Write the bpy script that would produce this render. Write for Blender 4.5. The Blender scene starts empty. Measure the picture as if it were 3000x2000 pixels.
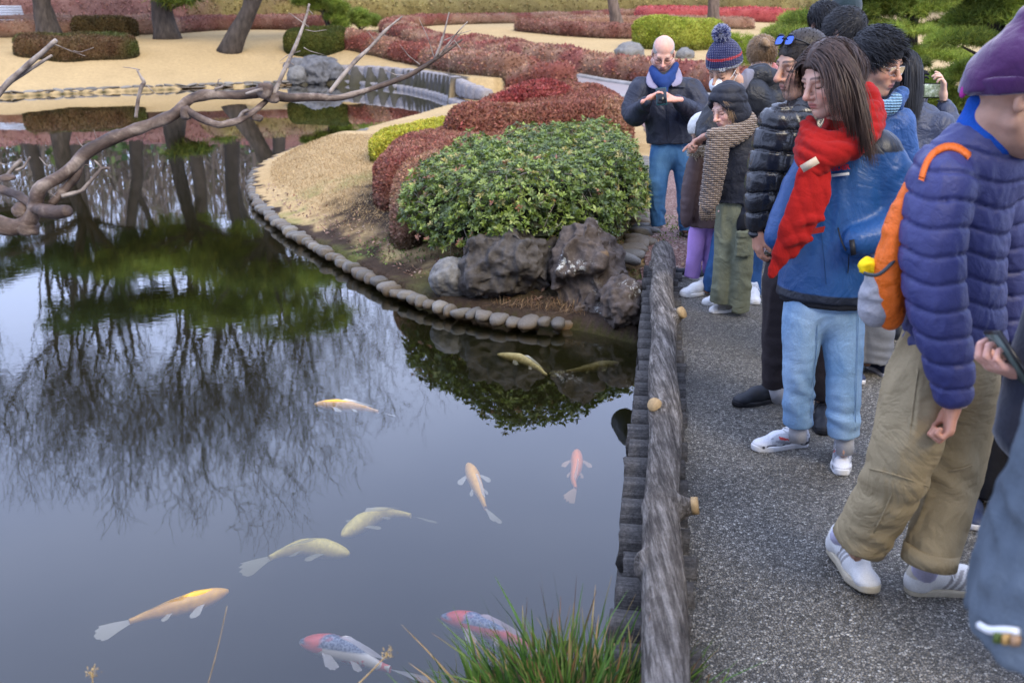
import bpy, math, random
import numpy as np
from mathutils import Vector, Matrix
import openvdb as vdb
PI = math.pi
random.seed(7); RNG = np.random.default_rng(7)
scn = bpy.context.scene
COL = scn.collection
# ---------------------------------------------------------------- camera, light, exposure
CAMH = 1.68; PITCH = math.radians(17.7); FPX = 35/36*3000
cam_d = bpy.data.cameras.new('camera'); cam = bpy.data.objects.new('camera', cam_d); COL.objects.link(cam)
cam.location = (0, 0, CAMH); cam.rotation_euler = (PI/2-PITCH, 0, 0)
cam_d.lens = 35; cam_d.sensor_width = 36; cam_d.clip_start = 0.05; cam_d.clip_end = 2000
cam_d.dof.use_dof = True; cam_d.dof.focus_distance = 4.7; cam_d.dof.aperture_fstop = 4.0
scn.camera = cam
SUN_EL, SUN_AZ = math.radians(42), math.radians(150)      # behind the camera's right shoulder, veiled by cloud
w = bpy.data.worlds.new('World'); scn.world = w; w.use_nodes = True
nt = w.node_tree; nt.nodes.clear()
def wn(t, **k):
    n = nt.nodes.new(t)
    for a, v in k.items(): setattr(n, a, v)
    return n
sky = wn('ShaderNodeTexSky', sky_type='NISHITA', sun_disc=False, sun_elevation=SUN_EL, sun_rotation=SUN_AZ)
sky.air_density = 1.0; sky.dust_density = 2.0; sky.ozone_density = 1.5
tc = wn('ShaderNodeTexCoord'); mp = wn('ShaderNodeMapping'); mp.inputs['Scale'].default_value = (1, 1, 2.6)
nz = wn('ShaderNodeTexNoise'); nz.inputs['Scale'].default_value = 1.6; nz.inputs['Detail'].default_value = 5
cr = wn('ShaderNodeValToRGB'); cr.color_ramp.elements[0].position = .25; cr.color_ramp.elements[0].color = (11.6, 14.4, 23.2, 1)
cr.color_ramp.elements[1].position = .75; cr.color_ramp.elements[1].color = (17.4, 20.2, 29, 1)
mx = wn('ShaderNodeMix', data_type='RGBA'); mx.inputs[0].default_value = .86
bg = wn('ShaderNodeBackground'); bg.inputs[1].default_value = .098
wo = wn('ShaderNodeOutputWorld')
L = nt.links.new
L(tc.outputs['Generated'], mp.inputs[0]); L(mp.outputs[0], nz.inputs['Vector']); L(nz.outputs['Fac'], cr.inputs[0])
L(sky.outputs[0], mx.inputs[6]); L(cr.outputs[0], mx.inputs[7]); L(mx.outputs[2], bg.inputs[0]); L(bg.outputs[0], wo.inputs[0])
sl = bpy.data.lights.new('sun', 'SUN'); sl.energy = 2.9; sl.angle = math.radians(30); sl.color = (1, .86, .60)
so = bpy.data.objects.new('sun', sl); COL.objects.link(so)
so.rotation_euler = (PI/2-SUN_EL, 0, PI-SUN_AZ)
scn.view_settings.view_transform = 'Standard'; scn.view_settings.look = 'None'
scn.view_settings.exposure = 0.34; scn.view_settings.gamma = 1; scn.view_settings.use_curve_mapping = False
scn.render.engine = 'CYCLES'
scn.cycles.max_bounces = 7; scn.cycles.transparent_max_bounces = 12; scn.cycles.volume_bounces = 1
scn.cycles.diffuse_bounces = 2; scn.cycles.glossy_bounces = 3; scn.cycles.transmission_bounces = 4
scn.cycles.caustics_reflective = False; scn.cycles.caustics_refractive = False
# ---------------------------------------------------------------- geometry of the view
WZ = -0.28                                                   # water level
_f = np.array([0, math.cos(PITCH), -math.sin(PITCH)]); _u = np.array([0, math.sin(PITCH), math.cos(PITCH)]); _r = np.array([1., 0, 0])
def ray(px, py): return _f + (px-1500)/FPX*_r - (py-1000)/FPX*_u
def PZ(px, py, z=0.0):
    d = ray(px, py); t = (z-CAMH)/d[2]; return np.array([d[0]*t, d[1]*t, z])
def PY(px, py, Y):
    d = ray(px, py); t = Y/d[1]; return np.array([d[0]*t, Y, CAMH+d[2]*t])
# ---------------------------------------------------------------- noise
_perm = np.random.default_rng(3).integers(0, 2**31, 4096).astype(np.int64)
_rv = (np.random.default_rng(4).random(4096)*2-1).astype(np.float32)
def vnoise(p, seed=0):
    p = np.asarray(p, np.float32); i = np.floor(p).astype(np.int64); f = p-i; f = f*f*(3-2*f)
    def h(a, b, c): return _rv[(_perm[(a*73+b*179+c*283+seed*991) & 4095] + b*37 + c*11) & 4095]
    x, y, z = i[..., 0], i[..., 1], i[..., 2]; fx, fy, fz = f[..., 0], f[..., 1], f[..., 2]
    def lx(b, c): return h(x, b, c)*(1-fx)+h(x+1, b, c)*fx
    return (lx(y, z)*(1-fy)+lx(y+1, z)*fy)*(1-fz)+(lx(y, z+1)*(1-fy)+lx(y+1, z+1)*fy)*fz
def fbm(p, o=3, seed=0):
    s = 0; a = 1; t = 0
    for k in range(o): s = s+a*vnoise(np.asarray(p)*2**k, seed+k); t += a; a *= .5
    return s/t
def sstep(a, b, x):
    t = np.clip((x-a)/(b-a), 0, 1); return t*t*(3-2*t)
# ---------------------------------------------------------------- object helpers
def mesh(name, v, f, smooth=True, col=None, mats=None, midx=None):
    v = np.asarray(v, np.float32); me = bpy.data.meshes.new(name)
    if isinstance(f, np.ndarray):
        n = f.shape[1]; me.vertices.add(len(v)); me.vertices.foreach_set('co', v.ravel())
        me.loops.add(f.size); me.loops.foreach_set('vertex_index', f.astype(np.int32).ravel())
        me.polygons.add(len(f)); me.polygons.foreach_set('loop_start', np.arange(0, f.size, n, dtype=np.int32))
        try: me.polygons.foreach_set('loop_total', np.full(len(f), n, np.int32))
        except Exception: pass
        me.update(calc_edges=True); me.validate()
    else:
        me.from_pydata([tuple(map(float, a)) for a in v], [], [tuple(int(i) for i in a) for a in f]); me.update()
    if smooth: me.polygons.foreach_set('use_smooth', np.ones(len(me.polygons), bool))
    if col is not None:
        at = me.color_attributes.new('Col', 'FLOAT_COLOR', 'POINT')
        c = np.ones((len(v), 4), np.float32); c[:, :3] = np.asarray(col)[:, :3]; at.data.foreach_set('color', c.ravel())
    if mats:
        for m in mats: me.materials.append(m)
    if midx is not None: me.polygons.foreach_set('material_index', np.asarray(midx, np.int32))
    return me
def link(name, me, parent=None, loc=None):
    o = bpy.data.objects.new(name, me); COL.objects.link(o)
    if loc is not None: o.location = tuple(map(float, loc))
    if parent is not None: o.parent = parent
    return o
def obj(name, v, f, mat, parent=None, **k):
    mats = mat if isinstance(mat, (list, tuple)) else [mat]
    if parent is not None and parent.location.length > 0:
        v = np.asarray(v, np.float32)-np.array(parent.location, np.float32)
    return link(name, mesh(name, v, f, mats=mats, **k), parent)
def tag(o, label=None, cat=None, group=None, kind=None):
    if label: o['label'] = label
    if cat: o['category'] = cat
    if group: o['group'] = group
    if kind: o['kind'] = kind
    return o
def thing(name, label, cat, loc=(0, 0, 0), group=None):
    o = bpy.data.objects.new(name, None); COL.objects.link(o); o.location = tuple(map(float, loc)); o.empty_display_size = .1
    return tag(o, label, cat, group)
def joinm(parts):
    vs, fs, n = [], [], 0
    for v, f in parts:
        vs.append(np.asarray(v, np.float32)); f = np.asarray(f)
        fs.append(f+n); n += len(v)
    return np.concatenate(vs), np.concatenate(fs)
def tube(pts, rad, ns=8, caps=True, jitter=0, seed=0, squash=None):
    """quads round a polyline, closed with degenerate-free fans"""
    P = np.asarray(pts, float); n = len(P); R = np.broadcast_to(np.asarray(rad, float), (n,))
    T = np.gradient(P, axis=0); T /= np.linalg.norm(T, axis=1)[:, None]+1e-9
    ref = np.array([0, 0, 1.]) if abs(T[0][2]) < .9 else np.array([1., 0, 0])
    N = np.zeros_like(P); a = ref-T[0]*ref.dot(T[0]); a /= np.linalg.norm(a)
    for i in range(n):
        a = a-T[i]*a.dot(T[i]); a /= np.linalg.norm(a)+1e-9; N[i] = a
    B = np.cross(T, N); an = np.arange(ns)/ns*2*PI
    c, s = np.cos(an), np.sin(an)
    rr = R[:, None]*np.ones((1, ns))
    if jitter:
        rg = np.random.default_rng(seed); rr = rr*(1+jitter*(rg.random((n, ns))-.5)*2)
    v = P[:, None]+rr[..., None]*(c[None, :, None]*N[:, None]+s[None, :, None]*B[:, None])
    v = v.reshape(-1, 3); i = np.arange(n-1)[:, None]*ns; j = np.arange(ns)[None]; k = (j+1) % ns
    f = np.stack([i+j, i+k, i+ns+k, i+ns+j], -1).reshape(-1, 4)
    if caps:
        v = np.concatenate([v, P[:1], P[-1:]]); m = n*ns; jj = np.arange(0, ns, 2)
        if ns % 2 == 0:
            a0 = np.stack([np.full(ns//2, m), (jj+2) % ns, jj+1, jj], -1)
            a1 = np.stack([np.full(ns//2, m+1), (n-1)*ns+jj, (n-1)*ns+jj+1, (n-1)*ns+(jj+2) % ns], -1)
            f = np.concatenate([f, a0, a1])
    return v, f
def boxm(c, s, R=None):
    s = np.asarray(s)/2
    v = np.array([[x, y, z] for x in (-1, 1) for y in (-1, 1) for z in (-1, 1)], float)*s
    if R is not None: v = v@np.asarray(R).T
    f = np.array([[0, 1, 3, 2], [4, 6, 7, 5], [0, 4, 5, 1], [2, 3, 7, 6], [0, 2, 6, 4], [1, 5, 7, 3]])
    return v+np.asarray(c), f
def resample(pts, n):
    P = np.asarray(pts, float); d = np.r_[0, np.cumsum(np.linalg.norm(np.diff(P, axis=0), axis=1))]
    t = np.linspace(0, d[-1], n); return np.stack([np.interp(t, d, P[:, k]) for k in range(P.shape[1])], 1)
def smooth_line(pts, n, it=3):
    P = resample(pts, n)
    for _ in range(it): P[1:-1] = (P[:-2]+2*P[1:-1]+P[2:])/4
    return P
def unit(a): a = np.asarray(a, float); return a/(np.linalg.norm(a)+1e-12)
# ---------------------------------------------------------------- materials
_mc = {}
def _h(c): return tuple(c)+(1,) if len(c) == 3 else tuple(c)
class NT:
    def __init__(s, name):
        s.m = bpy.data.materials.new(name); s.m.use_nodes = True; s.t = s.m.node_tree; s.b = s.t.nodes['Principled BSDF']; s.out = s.t.nodes['Material Output']
        s.tc = s.t.nodes.new('ShaderNodeTexCoord')
    def n(s, t, ins=None, **k):
        x = s.t.nodes.new(t)
        for a, v in k.items(): setattr(x, a, v)
        for a, v in (ins or {}).items():
            if hasattr(v, 'is_linked') or hasattr(v, 'links'): s.t.links.new(v, x.inputs[a])
            else: x.inputs[a].default_value = v
        return x
    def l(s, a, b): s.t.links.new(a, b)
    def noise(s, scale, detail=4, rough=.55, vec=None, stretch=None, dist=0):
        v = vec or s.tc.outputs['Object']
        if stretch: v = s.n('ShaderNodeMapping', {0: v, 'Scale': stretch}).outputs[0]
        return s.n('ShaderNodeTexNoise', {'Vector': v, 'Scale': scale, 'Detail': detail, 'Roughness': rough, 'Distortion': dist}).outputs['Fac']
    def ramp(s, fac, stops):
        r = s.n('ShaderNodeValToRGB', {0: fac}); e = r.color_ramp.elements
        while len(e) < len(stops): e.new(.5)
        for x, (p, c) in zip(e, stops): x.position = p; x.color = _h(c) if not isinstance(c, (int, float)) else (c, c, c, 1)
        return r.outputs[0]
    def mix(s, fac, a, b, mode='MIX'):
        x = s.n('ShaderNodeMix', data_type='RGBA', blend_type=mode)
        for i, v in ((0, fac), (6, a), (7, b)):
            if hasattr(v, 'links'): s.l(v, x.inputs[i])
            else: x.inputs[i].default_value = v if isinstance(v, (int, float)) else _h(v)
        return x.outputs[2]
    def col(s): return s.n('ShaderNodeVertexColor', layer_name='Col').outputs[0]
    def bump(s, h, strength=.5, dist=.01, nrm=None):
        x = s.n('ShaderNodeBump', {'Height': h, 'Strength': strength, 'Distance': dist})
        if nrm is not None: s.l(nrm, x.inputs['Normal'])
        return x.outputs[0]
    def fin(s, col=None, rough=.8, nrm=None, spec=.3, sheen=0, metal=0, sub=0):
        b = s.b
        if col is not None:
            if hasattr(col, 'links'): s.l(col, b.inputs['Base Color'])
            else: b.inputs['Base Color'].default_value = _h(col)
        if hasattr(rough, 'links'): s.l(rough, b.inputs['Roughness'])
        else: b.inputs['Roughness'].default_value = rough
        if nrm is not None: s.l(nrm, b.inputs['Normal'])
        b.inputs['Specular IOR Level'].default_value = spec; b.inputs['Metallic'].default_value = metal
        if sheen: b.inputs['Sheen Weight'].default_value = sheen
        if sub: b.inputs['Subsurface Weight'].default_value = sub; b.inputs['Subsurface Radius'].default_value = (.012, .005, .003); b.inputs['Subsurface Scale'].default_value = 1
        return s.m
def mat(name, c, rough=.7, var=.25, scale=30, bump=.3, bscale=None, bdist=.003, spec=.3, metal=0, sheen=0, vcol=False, stretch=None, detail=4):
    if name in _mc: return _mc[name]
    t = NT(name); n = t.noise(scale, detail, stretch=stretch)
    lo = 1-var; hi = 1+var*.8
    g = t.ramp(n, [(.3, (lo,)*3), (.7, (hi,)*3)])
    base = t.col() if vcol else tuple(c)
    cc = t.mix(1.0, base, g, 'MULTIPLY')
    nr = t.bump(t.noise(bscale or scale*3, 3, stretch=stretch), bump, bdist) if bump else None
    _mc[name] = t.fin(cc, rough, nr, spec, sheen, metal); return _mc[name]
# ================================================================= terrain
def interp(x, a, b): return np.interp(x, a, b)
SHORE_PX = [(1862,1000),(1800,985),(1700,962),(1600,955),(1500,942),(1400,925),(1320,912),(1250,892),(1170,860),(1100,825),(1020,780),(940,735),(870,695),(810,650),(765,612),(742,575),(735,540),(748,505),(790,478),(850,450),(930,425),(1020,400),(1120,375),(1230,345),(1330,312),
            (1315,296),(1270,280),(1200,265),(1120,256),(1040,249),(960,246),(860,250),(700,256),(500,263),(300,271),(150,278),(0,286),(-400,305),(-1200,340)]
shore = np.array([PZ(x, y, WZ)[:2] for x, y in SHORE_PX])
RAIL_N, RAIL_F = PZ(1792, 1900, 0.0)[:2], PZ(1893, 790, 0.0)[:2]        # pond edge of the log decking
_rd = unit(RAIL_F-RAIL_N)
PIER = np.array([RAIL_N-_rd*.30, RAIL_F+_rd*.15])
pond_poly = np.concatenate([[PIER[0]+[.10, 0]], [PIER[1]+[.10, 0]], shore, [[-30, 12], [-30, 2.3], [-8, 2.3], [-2, 2.32], [-.2, 2.36]]])
def inside(poly, x, y):
    r = np.zeros(x.shape, bool); n = len(poly)
    for i in range(n):
        x0, y0 = poly[i]; x1, y1 = poly[(i+1) % n]
        if y0 == y1: continue
        c = ((y0 > y) != (y1 > y)) & (x < (x1-x0)*(y-y0)/(y1-y0)+x0); r ^= c
    return r
def pldist(line, x, y, closed=False):
    d = np.full(x.shape, 1e9); t_at = np.zeros(x.shape); n = len(line)
    for i in range(n if closed else n-1):
        a = np.asarray(line[i], float); b = np.asarray(line[(i+1) % n], float); ab = b-a
        t = np.clip(((x-a[0])*ab[0]+(y-a[1])*ab[1])/(ab.dot(ab)+1e-12), 0, 1)
        e = np.hypot(x-a[0]-t*ab[0], y-a[1]-t*ab[1]); m = e < d
        d = np.where(m, e, d); t_at = np.where(m, i+t, t_at)
    return d, t_at
GY = [-10, 0, 9, 14, 20, 26, 32, 40, 60, 90, 150, 400]
GZ = [0, 0, 0, .04, .10, .2, .5, .95, 2.0, 3.4, 6.0, 12]
def height(x, y):
    x = np.asarray(x, float); y = np.asarray(y, float)
    g = interp(y, GY, GZ)
    d, t = pldist(pond_poly, x, y, True); ins = inside(pond_poly, x, y)
    g = g+.10*vnoise(np.stack([x*.12, y*.12, x*0], -1), 5)*sstep(12, 30, y)
    left = sstep(24, 27, y)*sstep(2, -3, x)
    wid = .9+left*6
    edge = -.19+.10*sstep(17, 20, y)*sstep(-8, -4, x)*(1-left)
    farside = (t > 26.6)*1.0; edge = edge+.5*farside*sstep(-7.5, -6, x)*(y > 18); wid = np.where((t < 26.6) & (y > 16) & (x > -4), 3.2, wid); edge = edge-.09*((t < 26.6) & (y > 16.5) & (x > -4))
    z = edge+(g-edge)*sstep(0, 1, d/wid)
    z = np.where((y < PIER[1][1]+.05) & (x > np.interp(y, [PIER[0][1], PIER[1][1]], [PIER[0][0], PIER[1][0]])+.05), g-.03, z)
    z = np.where(ins, WZ+.10-np.minimum(d, .9)*1.1-.05, z)
    return z
def PT(px, py):
    d = ray(px, py); t = np.linspace(.5, 400, 6000)**1.0
    X = d[0]*t; Y = d[1]*t; Z = CAMH+d[2]*t; H = np.maximum(height(X, Y), WZ); k = np.argmax(Z < H)
    if k == 0: k = len(t)-1
    a, b = t[k-1], t[k]
    for _ in range(14):
        m = (a+b)/2
        if CAMH+d[2]*m < max(float(height(np.array([d[0]*m]), np.array([d[1]*m]))[0]), WZ): b = m
        else: a = m
    return np.array([d[0]*b, d[1]*b, CAMH+d[2]*b])
def rowmesh(name, ys, azs, zoff=0.0, hf=height):
    Y, A = np.meshgrid(ys, azs, indexing='ij'); X = (Y+1.5)*np.tan(A)
    Z = hf(X, Y)+zoff; v = np.stack([X, Y, Z], -1).reshape(-1, 3)
    nr, nc = X.shape; i = np.arange(nr-1)[:, None]*nc; j = np.arange(nc-1)[None]
    return v, np.stack([i+j, i+j+1, i+nc+j+1, i+nc+j], -1).reshape(-1, 4)
ys = np.concatenate([np.linspace(-1.2, 5, 24)[:-1], 5*np.exp(np.linspace(0, math.log(6.4), 330))[:-1], 32*np.exp(np.linspace(0, math.log(16), 150))])
azs = np.linspace(-1.02, 1.02, 560)
gv, gf = rowmesh('g', ys, azs)
# colour of the ground: lawn, bare soil with leaf litter near the stones, soil under the shrubs
X, Y = gv[:, 0], gv[:, 1]
d, tt = pldist(pond_poly, X, Y, True)
n1 = fbm(np.stack([X*1.3, Y*1.3, X*0], -1), 4, 11); n2 = fbm(np.stack([X*6, Y*6, X*0], -1), 3, 12)
lawn = np.array([.40, .28, .14]); lawn2 = np.array([.48, .355, .195]); soil = np.array([.060, .042, .032]); green = np.array([.13, .17, .035])
c = lawn+(lawn2-lawn)*np.clip(.5+n1+.3*n2, 0, 1)[:, None]
far = sstep(14, 24, Y)[:, None]; c = c*(1-far)+(np.array([.44, .325, .175])*(1+.12*n1[:, None]))*far
hill = sstep(52, 64, Y)[:, None]; c = c*(1-hill)+np.array([.20, .15, .08])*hill
bankw = interp(Y, [5.5, 6.6, 7.6, 9, 10.2, 16], [2.2, 1.15, .46, .26, .02, .01])
dd = d+n2*.28+n1*.2
soilm = sstep(1.0, .45, dd/bankw)*(Y < 17)*(X > -5)*(X < 3.0)
BUSH_C = PT(1540, 590)[:2]
c = c*(1-soilm[:, None])+(soil*(1+.5*n2[:, None]))*soilm[:, None]
under = sstep(2.25, 1.6, np.hypot((X-BUSH_C[0])/1.0, (Y-BUSH_C[1])/1.0)+n2*.4)*(X > -2)
c = c*(1-under[:, None])+(soil*.8*(1+.4*n2[:, None]))*under[:, None]
gm = sstep(.1, .7, n1*1.2+n2*.8)*np.exp(-((np.hypot(X-BUSH_C[0], Y-BUSH_C[1])-2.35)/.45)**2)*.55
c = c*(1-gm[:, None])+green*gm[:, None]
wl0 = ((tt > 26.6) & (X > -8.2) & (d < .5))[:, None]; c = np.where(wl0, np.array([.085, .078, .07]), c)
wet = (gv[:, 2] < WZ+.03)[:, None]; c = np.where(wet, np.array([.05, .045, .018]), c)
t = NT('ground_soil_and_lawn'); nn = t.noise(55, 5, .7); n3 = t.noise(9, 3)
cc = t.mix(1, t.col(), t.ramp(nn, [(.25, (.62, .60, .56)), (.75, (1.3, 1.28, 1.22))]), 'MULTIPLY')
cc = t.mix(1, cc, t.ramp(n3, [(.3, (.88,)*3), (.7, (1.1,)*3)]), 'MULTIPLY')
g_mat = t.fin(cc, .95, t.bump(nn, .7, .02), .1)
ground = obj('ground', gv, gf, g_mat, col=c); tag(ground, kind='structure')
# ---- pond: closed body of murky water under a fresnel surface
poly = pond_poly.copy()
def ngon_prism(poly, z0, z1, top=True, bottom=True):
    n = len(poly); v = [(x, y, z1) for x, y in poly]+[(x, y, z0) for x, y in poly]
    f = [[i for i in range(n)], [n+n-1-i for i in range(n)]]+[[i, n+i, n+(i+1) % n, (i+1) % n] for i in range(n)]
    return v, f
big = np.array([[.8, 2.0], [3.2, 7.2], [3, 34], [-32, 44], [-32, 2.0]])
t = NT('pond_water_surface')
geo = t.n('ShaderNodeNewGeometry'); pos = geo.outputs['Position']
sx = t.n('ShaderNodeSeparateXYZ', {0: pos})
m1 = t.n('ShaderNodeMapRange', {'Value': sx.outputs['Y'], 1: 3.6, 2: 5.4}); m2 = t.n('ShaderNodeMapRange', {'Value': sx.outputs['Y'], 1: 13.0, 2: 8.0})
m3 = t.n('ShaderNodeMapRange', {'Value': sx.outputs['X'], 1: .1, 2: -.9})
mm = t.n('ShaderNodeMath', {0: m1.outputs[0], 1: m2.outputs[0]}, operation='MULTIPLY'); mm = t.n('ShaderNodeMath', {0: mm.outputs[0], 1: m3.outputs[0]}, operation='MULTIPLY')
amp = t.n('ShaderNodeMath', {0: mm.outputs[0], 1: .05, 2: .012}, operation='MULTIPLY_ADD')
wv = t.noise(11, 3, .5, vec=pos, stretch=(1, 1.6, 1), dist=.4)
wl = t.noise(2.2, 2, .5, vec=pos)
hh = t.n('ShaderNodeMath', {0: wv, 1: amp.outputs[0]}, operation='MULTIPLY')
hh = t.n('ShaderNodeMath', {0: wl, 1: .12, 2: hh.outputs[0]}, operation='MULTIPLY_ADD')
bp = t.bump(hh.outputs[0], 1.0, .0035)
t.t.nodes.remove(t.b)
fr = t.n('ShaderNodeFresnel', {'IOR': 1.45, 'Normal': bp})
fr2 = t.n('ShaderNodeMath', {0: fr.outputs[0], 1: 1.25}, operation='MULTIPLY', use_clamp=True)
tr = t.n('ShaderNodeBsdfTransparent'); gl = t.n('ShaderNodeBsdfGlossy', {'Roughness': 0.0, 'Normal': bp, 'Color': (1, 1, 1, 1)})
ms = t.n('ShaderNodeMixShader', {0: fr2.outputs[0], 1: tr.outputs[0], 2: gl.outputs[0]})
t.l(ms.outputs[0], t.out.inputs[0])
VOL = True
if VOL:
    pv = t.n('ShaderNodeVolumePrincipled', {'Color': (.05, .05, .02, 1), 'Density': 6.0, 'Anisotropy': .3, 'Absorption Color': (.30, .27, .12, 1)})
    t.l(pv.outputs[0], t.out.inputs['Volume'])
v, f = ngon_prism(big, -2.2, WZ)
water = link('pond_water', mesh('pond_water', v, f, smooth=False, mats=[t.m])); tag(water, kind='structure')
scn.cycles.volume_step_rate = 4; scn.cycles.volume_max_steps = 64
# ---- path surfaces
t = NT('exposed_aggregate_asphalt')
vo = t.n('ShaderNodeTexVoronoi', {'Vector': t.tc.outputs['Object'], 'Scale': 120, 'Randomness': 1})
vo2 = t.n('ShaderNodeTexVoronoi', {'Vector': t.tc.outputs['Object'], 'Scale': 120, 'Randomness': 1}, feature='DISTANCE_TO_EDGE')
hue = t.ramp(t.n('ShaderNodeSeparateXYZ', {0: vo.outputs['Color']}).outputs[0], [(0, (.085, .078, .064)), (.3, (.175, .16, .13)), (.6, (.27, .245, .205)), (.85, (.38, .35, .30)), (.95, (.50, .47, .40)), (1, (.60, .57, .50))])
gapm = t.ramp(vo2.outputs['Distance'], [(.0, (.0,)*3), (.16, (1,)*3)])
cc = t.mix(gapm, (.010, .010, .010), hue)
big_n = t.noise(1.4, 4); cc = t.mix(1, cc, t.ramp(big_n, [(.3, (.72,)*3), (.7, (1.25,)*3)]), 'MULTIPLY')
dome = t.ramp(vo2.outputs['Distance'], [(0, (0,)*3), (.35, (1,)*3)])
asph = t.fin(cc, .42, t.bump(dome, 1.0, .006), .45)
def sheet(name, poly, z, m, sub=0):
    v = [(x, y, z) for x, y in poly]; o = link(name, mesh(name, v, [list(range(len(poly)))], smooth=False, mats=[m])); return tag(o, kind='structure')
ex = RAIL_N+[.17, 0]; ef = RAIL_F+[.17, 0]
far1 = PZ(1990, 800)[:2]; far2 = PZ(2300, 760)[:2]
sheet('asphalt_path', [ex-_rd*3.2, (6, -2.5), (6, 8.3), tuple(far2), tuple(far1), tuple(ef)], 0.006, asph)
t = NT('red_brown_gravel_path')
vo = t.n('ShaderNodeTexVoronoi', {'Vector': t.tc.outputs['Object'], 'Scale': 70})
hue = t.ramp(t.n('ShaderNodeSeparateXYZ', {0: vo.outputs['Color']}).outputs[0], [(0, (.085, .045, .042)), (.5, (.16, .095, .085)), (.9, (.25, .165, .15)), (1, (.36, .30, .27))])
redp = t.fin(t.mix(1, hue, t.ramp(t.noise(2.5), [(.3, (.8,)*3), (.7, (1.15,)*3)]), 'MULTIPLY'), .85, t.bump(vo.outputs['Distance'], .6, .006), .2)
def drape(name, poly, zo, m, st=.05, hfun=height):
    poly = np.array(poly); lo = poly.min(0); hi = poly.max(0); gx = np.arange(lo[0], hi[0]+st, st); gy = np.arange(lo[1], hi[1]+st, st)
    XX, YY = np.meshgrid(gx, gy, indexing='ij'); I = inside(poly, XX, YY); ZZ = hfun(XX, YY)+zo
    v = np.stack([XX, YY, ZZ], -1).reshape(-1, 3); idx = np.arange(XX.size).reshape(XX.shape)
    ok = I[:-1, :-1] & I[1:, :-1] & I[:-1, 1:] & I[1:, 1:]
    f = np.stack([idx[:-1, :-1][ok], idx[1:, :-1][ok], idx[1:, 1:][ok], idx[:-1, 1:][ok]], -1)
    u, inv = np.unique(f, return_inverse=True)
    return tag(obj(name, v[u], inv.reshape(f.shape), m), kind='structure')
rp = [PZ(1885, 800), PZ(1862, 770), PZ(1895, 690), PZ(1925, 640), PZ(1925, 560), PZ(1915, 480), PZ(1890, 400), PZ(1860, 372), PZ(1540, 372), PZ(1540, 350), PZ(1900, 338), PZ(2500, 345), PZ(2900, 420), (5.0, 9, 0), PZ(2500, 740), PZ(2300, 800), PZ(1990, 830)]
drape('red_gravel_path', [(p[0], p[1]) for p in rp], .012, redp)
# far path sweeping through the hedges
mv = mat('far_path_paving', (.25, .215, .21), .8, .12, 3, .2)
mk = mat('far_kerb_stone', (.28, .265, .25), .8, .2, 3, .3)
def ribbon(name, px, halfw, m, zo, n=60):
    c = smooth_line([PT(x, y)[:2] for x, y in px], n); T = np.gradient(c, axis=0); N = np.stack([-T[:, 1], T[:, 0]], 1)/np.linalg.norm(T, axis=1)[:, None]
    cols = 5; us = np.linspace(-1, 1, cols)
    P2 = c[:, None]+N[:, None]*us[None, :, None]*halfw; Z = height(P2[..., 0], P2[..., 1])+zo
    v = np.concatenate([P2, Z[..., None]], -1).reshape(-1, 3); i = np.arange(n-1)[:, None]*cols; j = np.arange(cols-1)[None]
    return tag(obj(name, v, np.stack([i+j, i+cols+j, i+cols+j+1, i+j+1], -1).reshape(-1, 4), m), kind='structure'), c, N
FP = [(960, 100), (1060, 106), (1130, 115), (1190, 135), (1283, 166), (1346, 190), (1474, 214), (1602, 236), (1750, 262), (1900, 288), (2080, 318), (2300, 345)]
ribbon('garden_path', FP, .85, mv, .07)
for sgn, nm in ((1, 'path_kerb'), (-1, 'path_kerb')):
    c_ = smooth_line([PT(x, y)[:2] for x, y in FP[2:]], 50)
    T_ = np.gradient(c_, axis=0); N_ = np.stack([-T_[:, 1], T_[:, 0]], 1)/np.linalg.norm(T_, axis=1)[:, None]
    q = c_+N_*sgn*.92; pts = np.concatenate([q, (height(q[:, 0], q[:, 1])+.07)[:, None]], 1)
    v, f = tube(pts, .08, 6); tag(obj(nm, v, f, mk), kind='structure')
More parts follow.
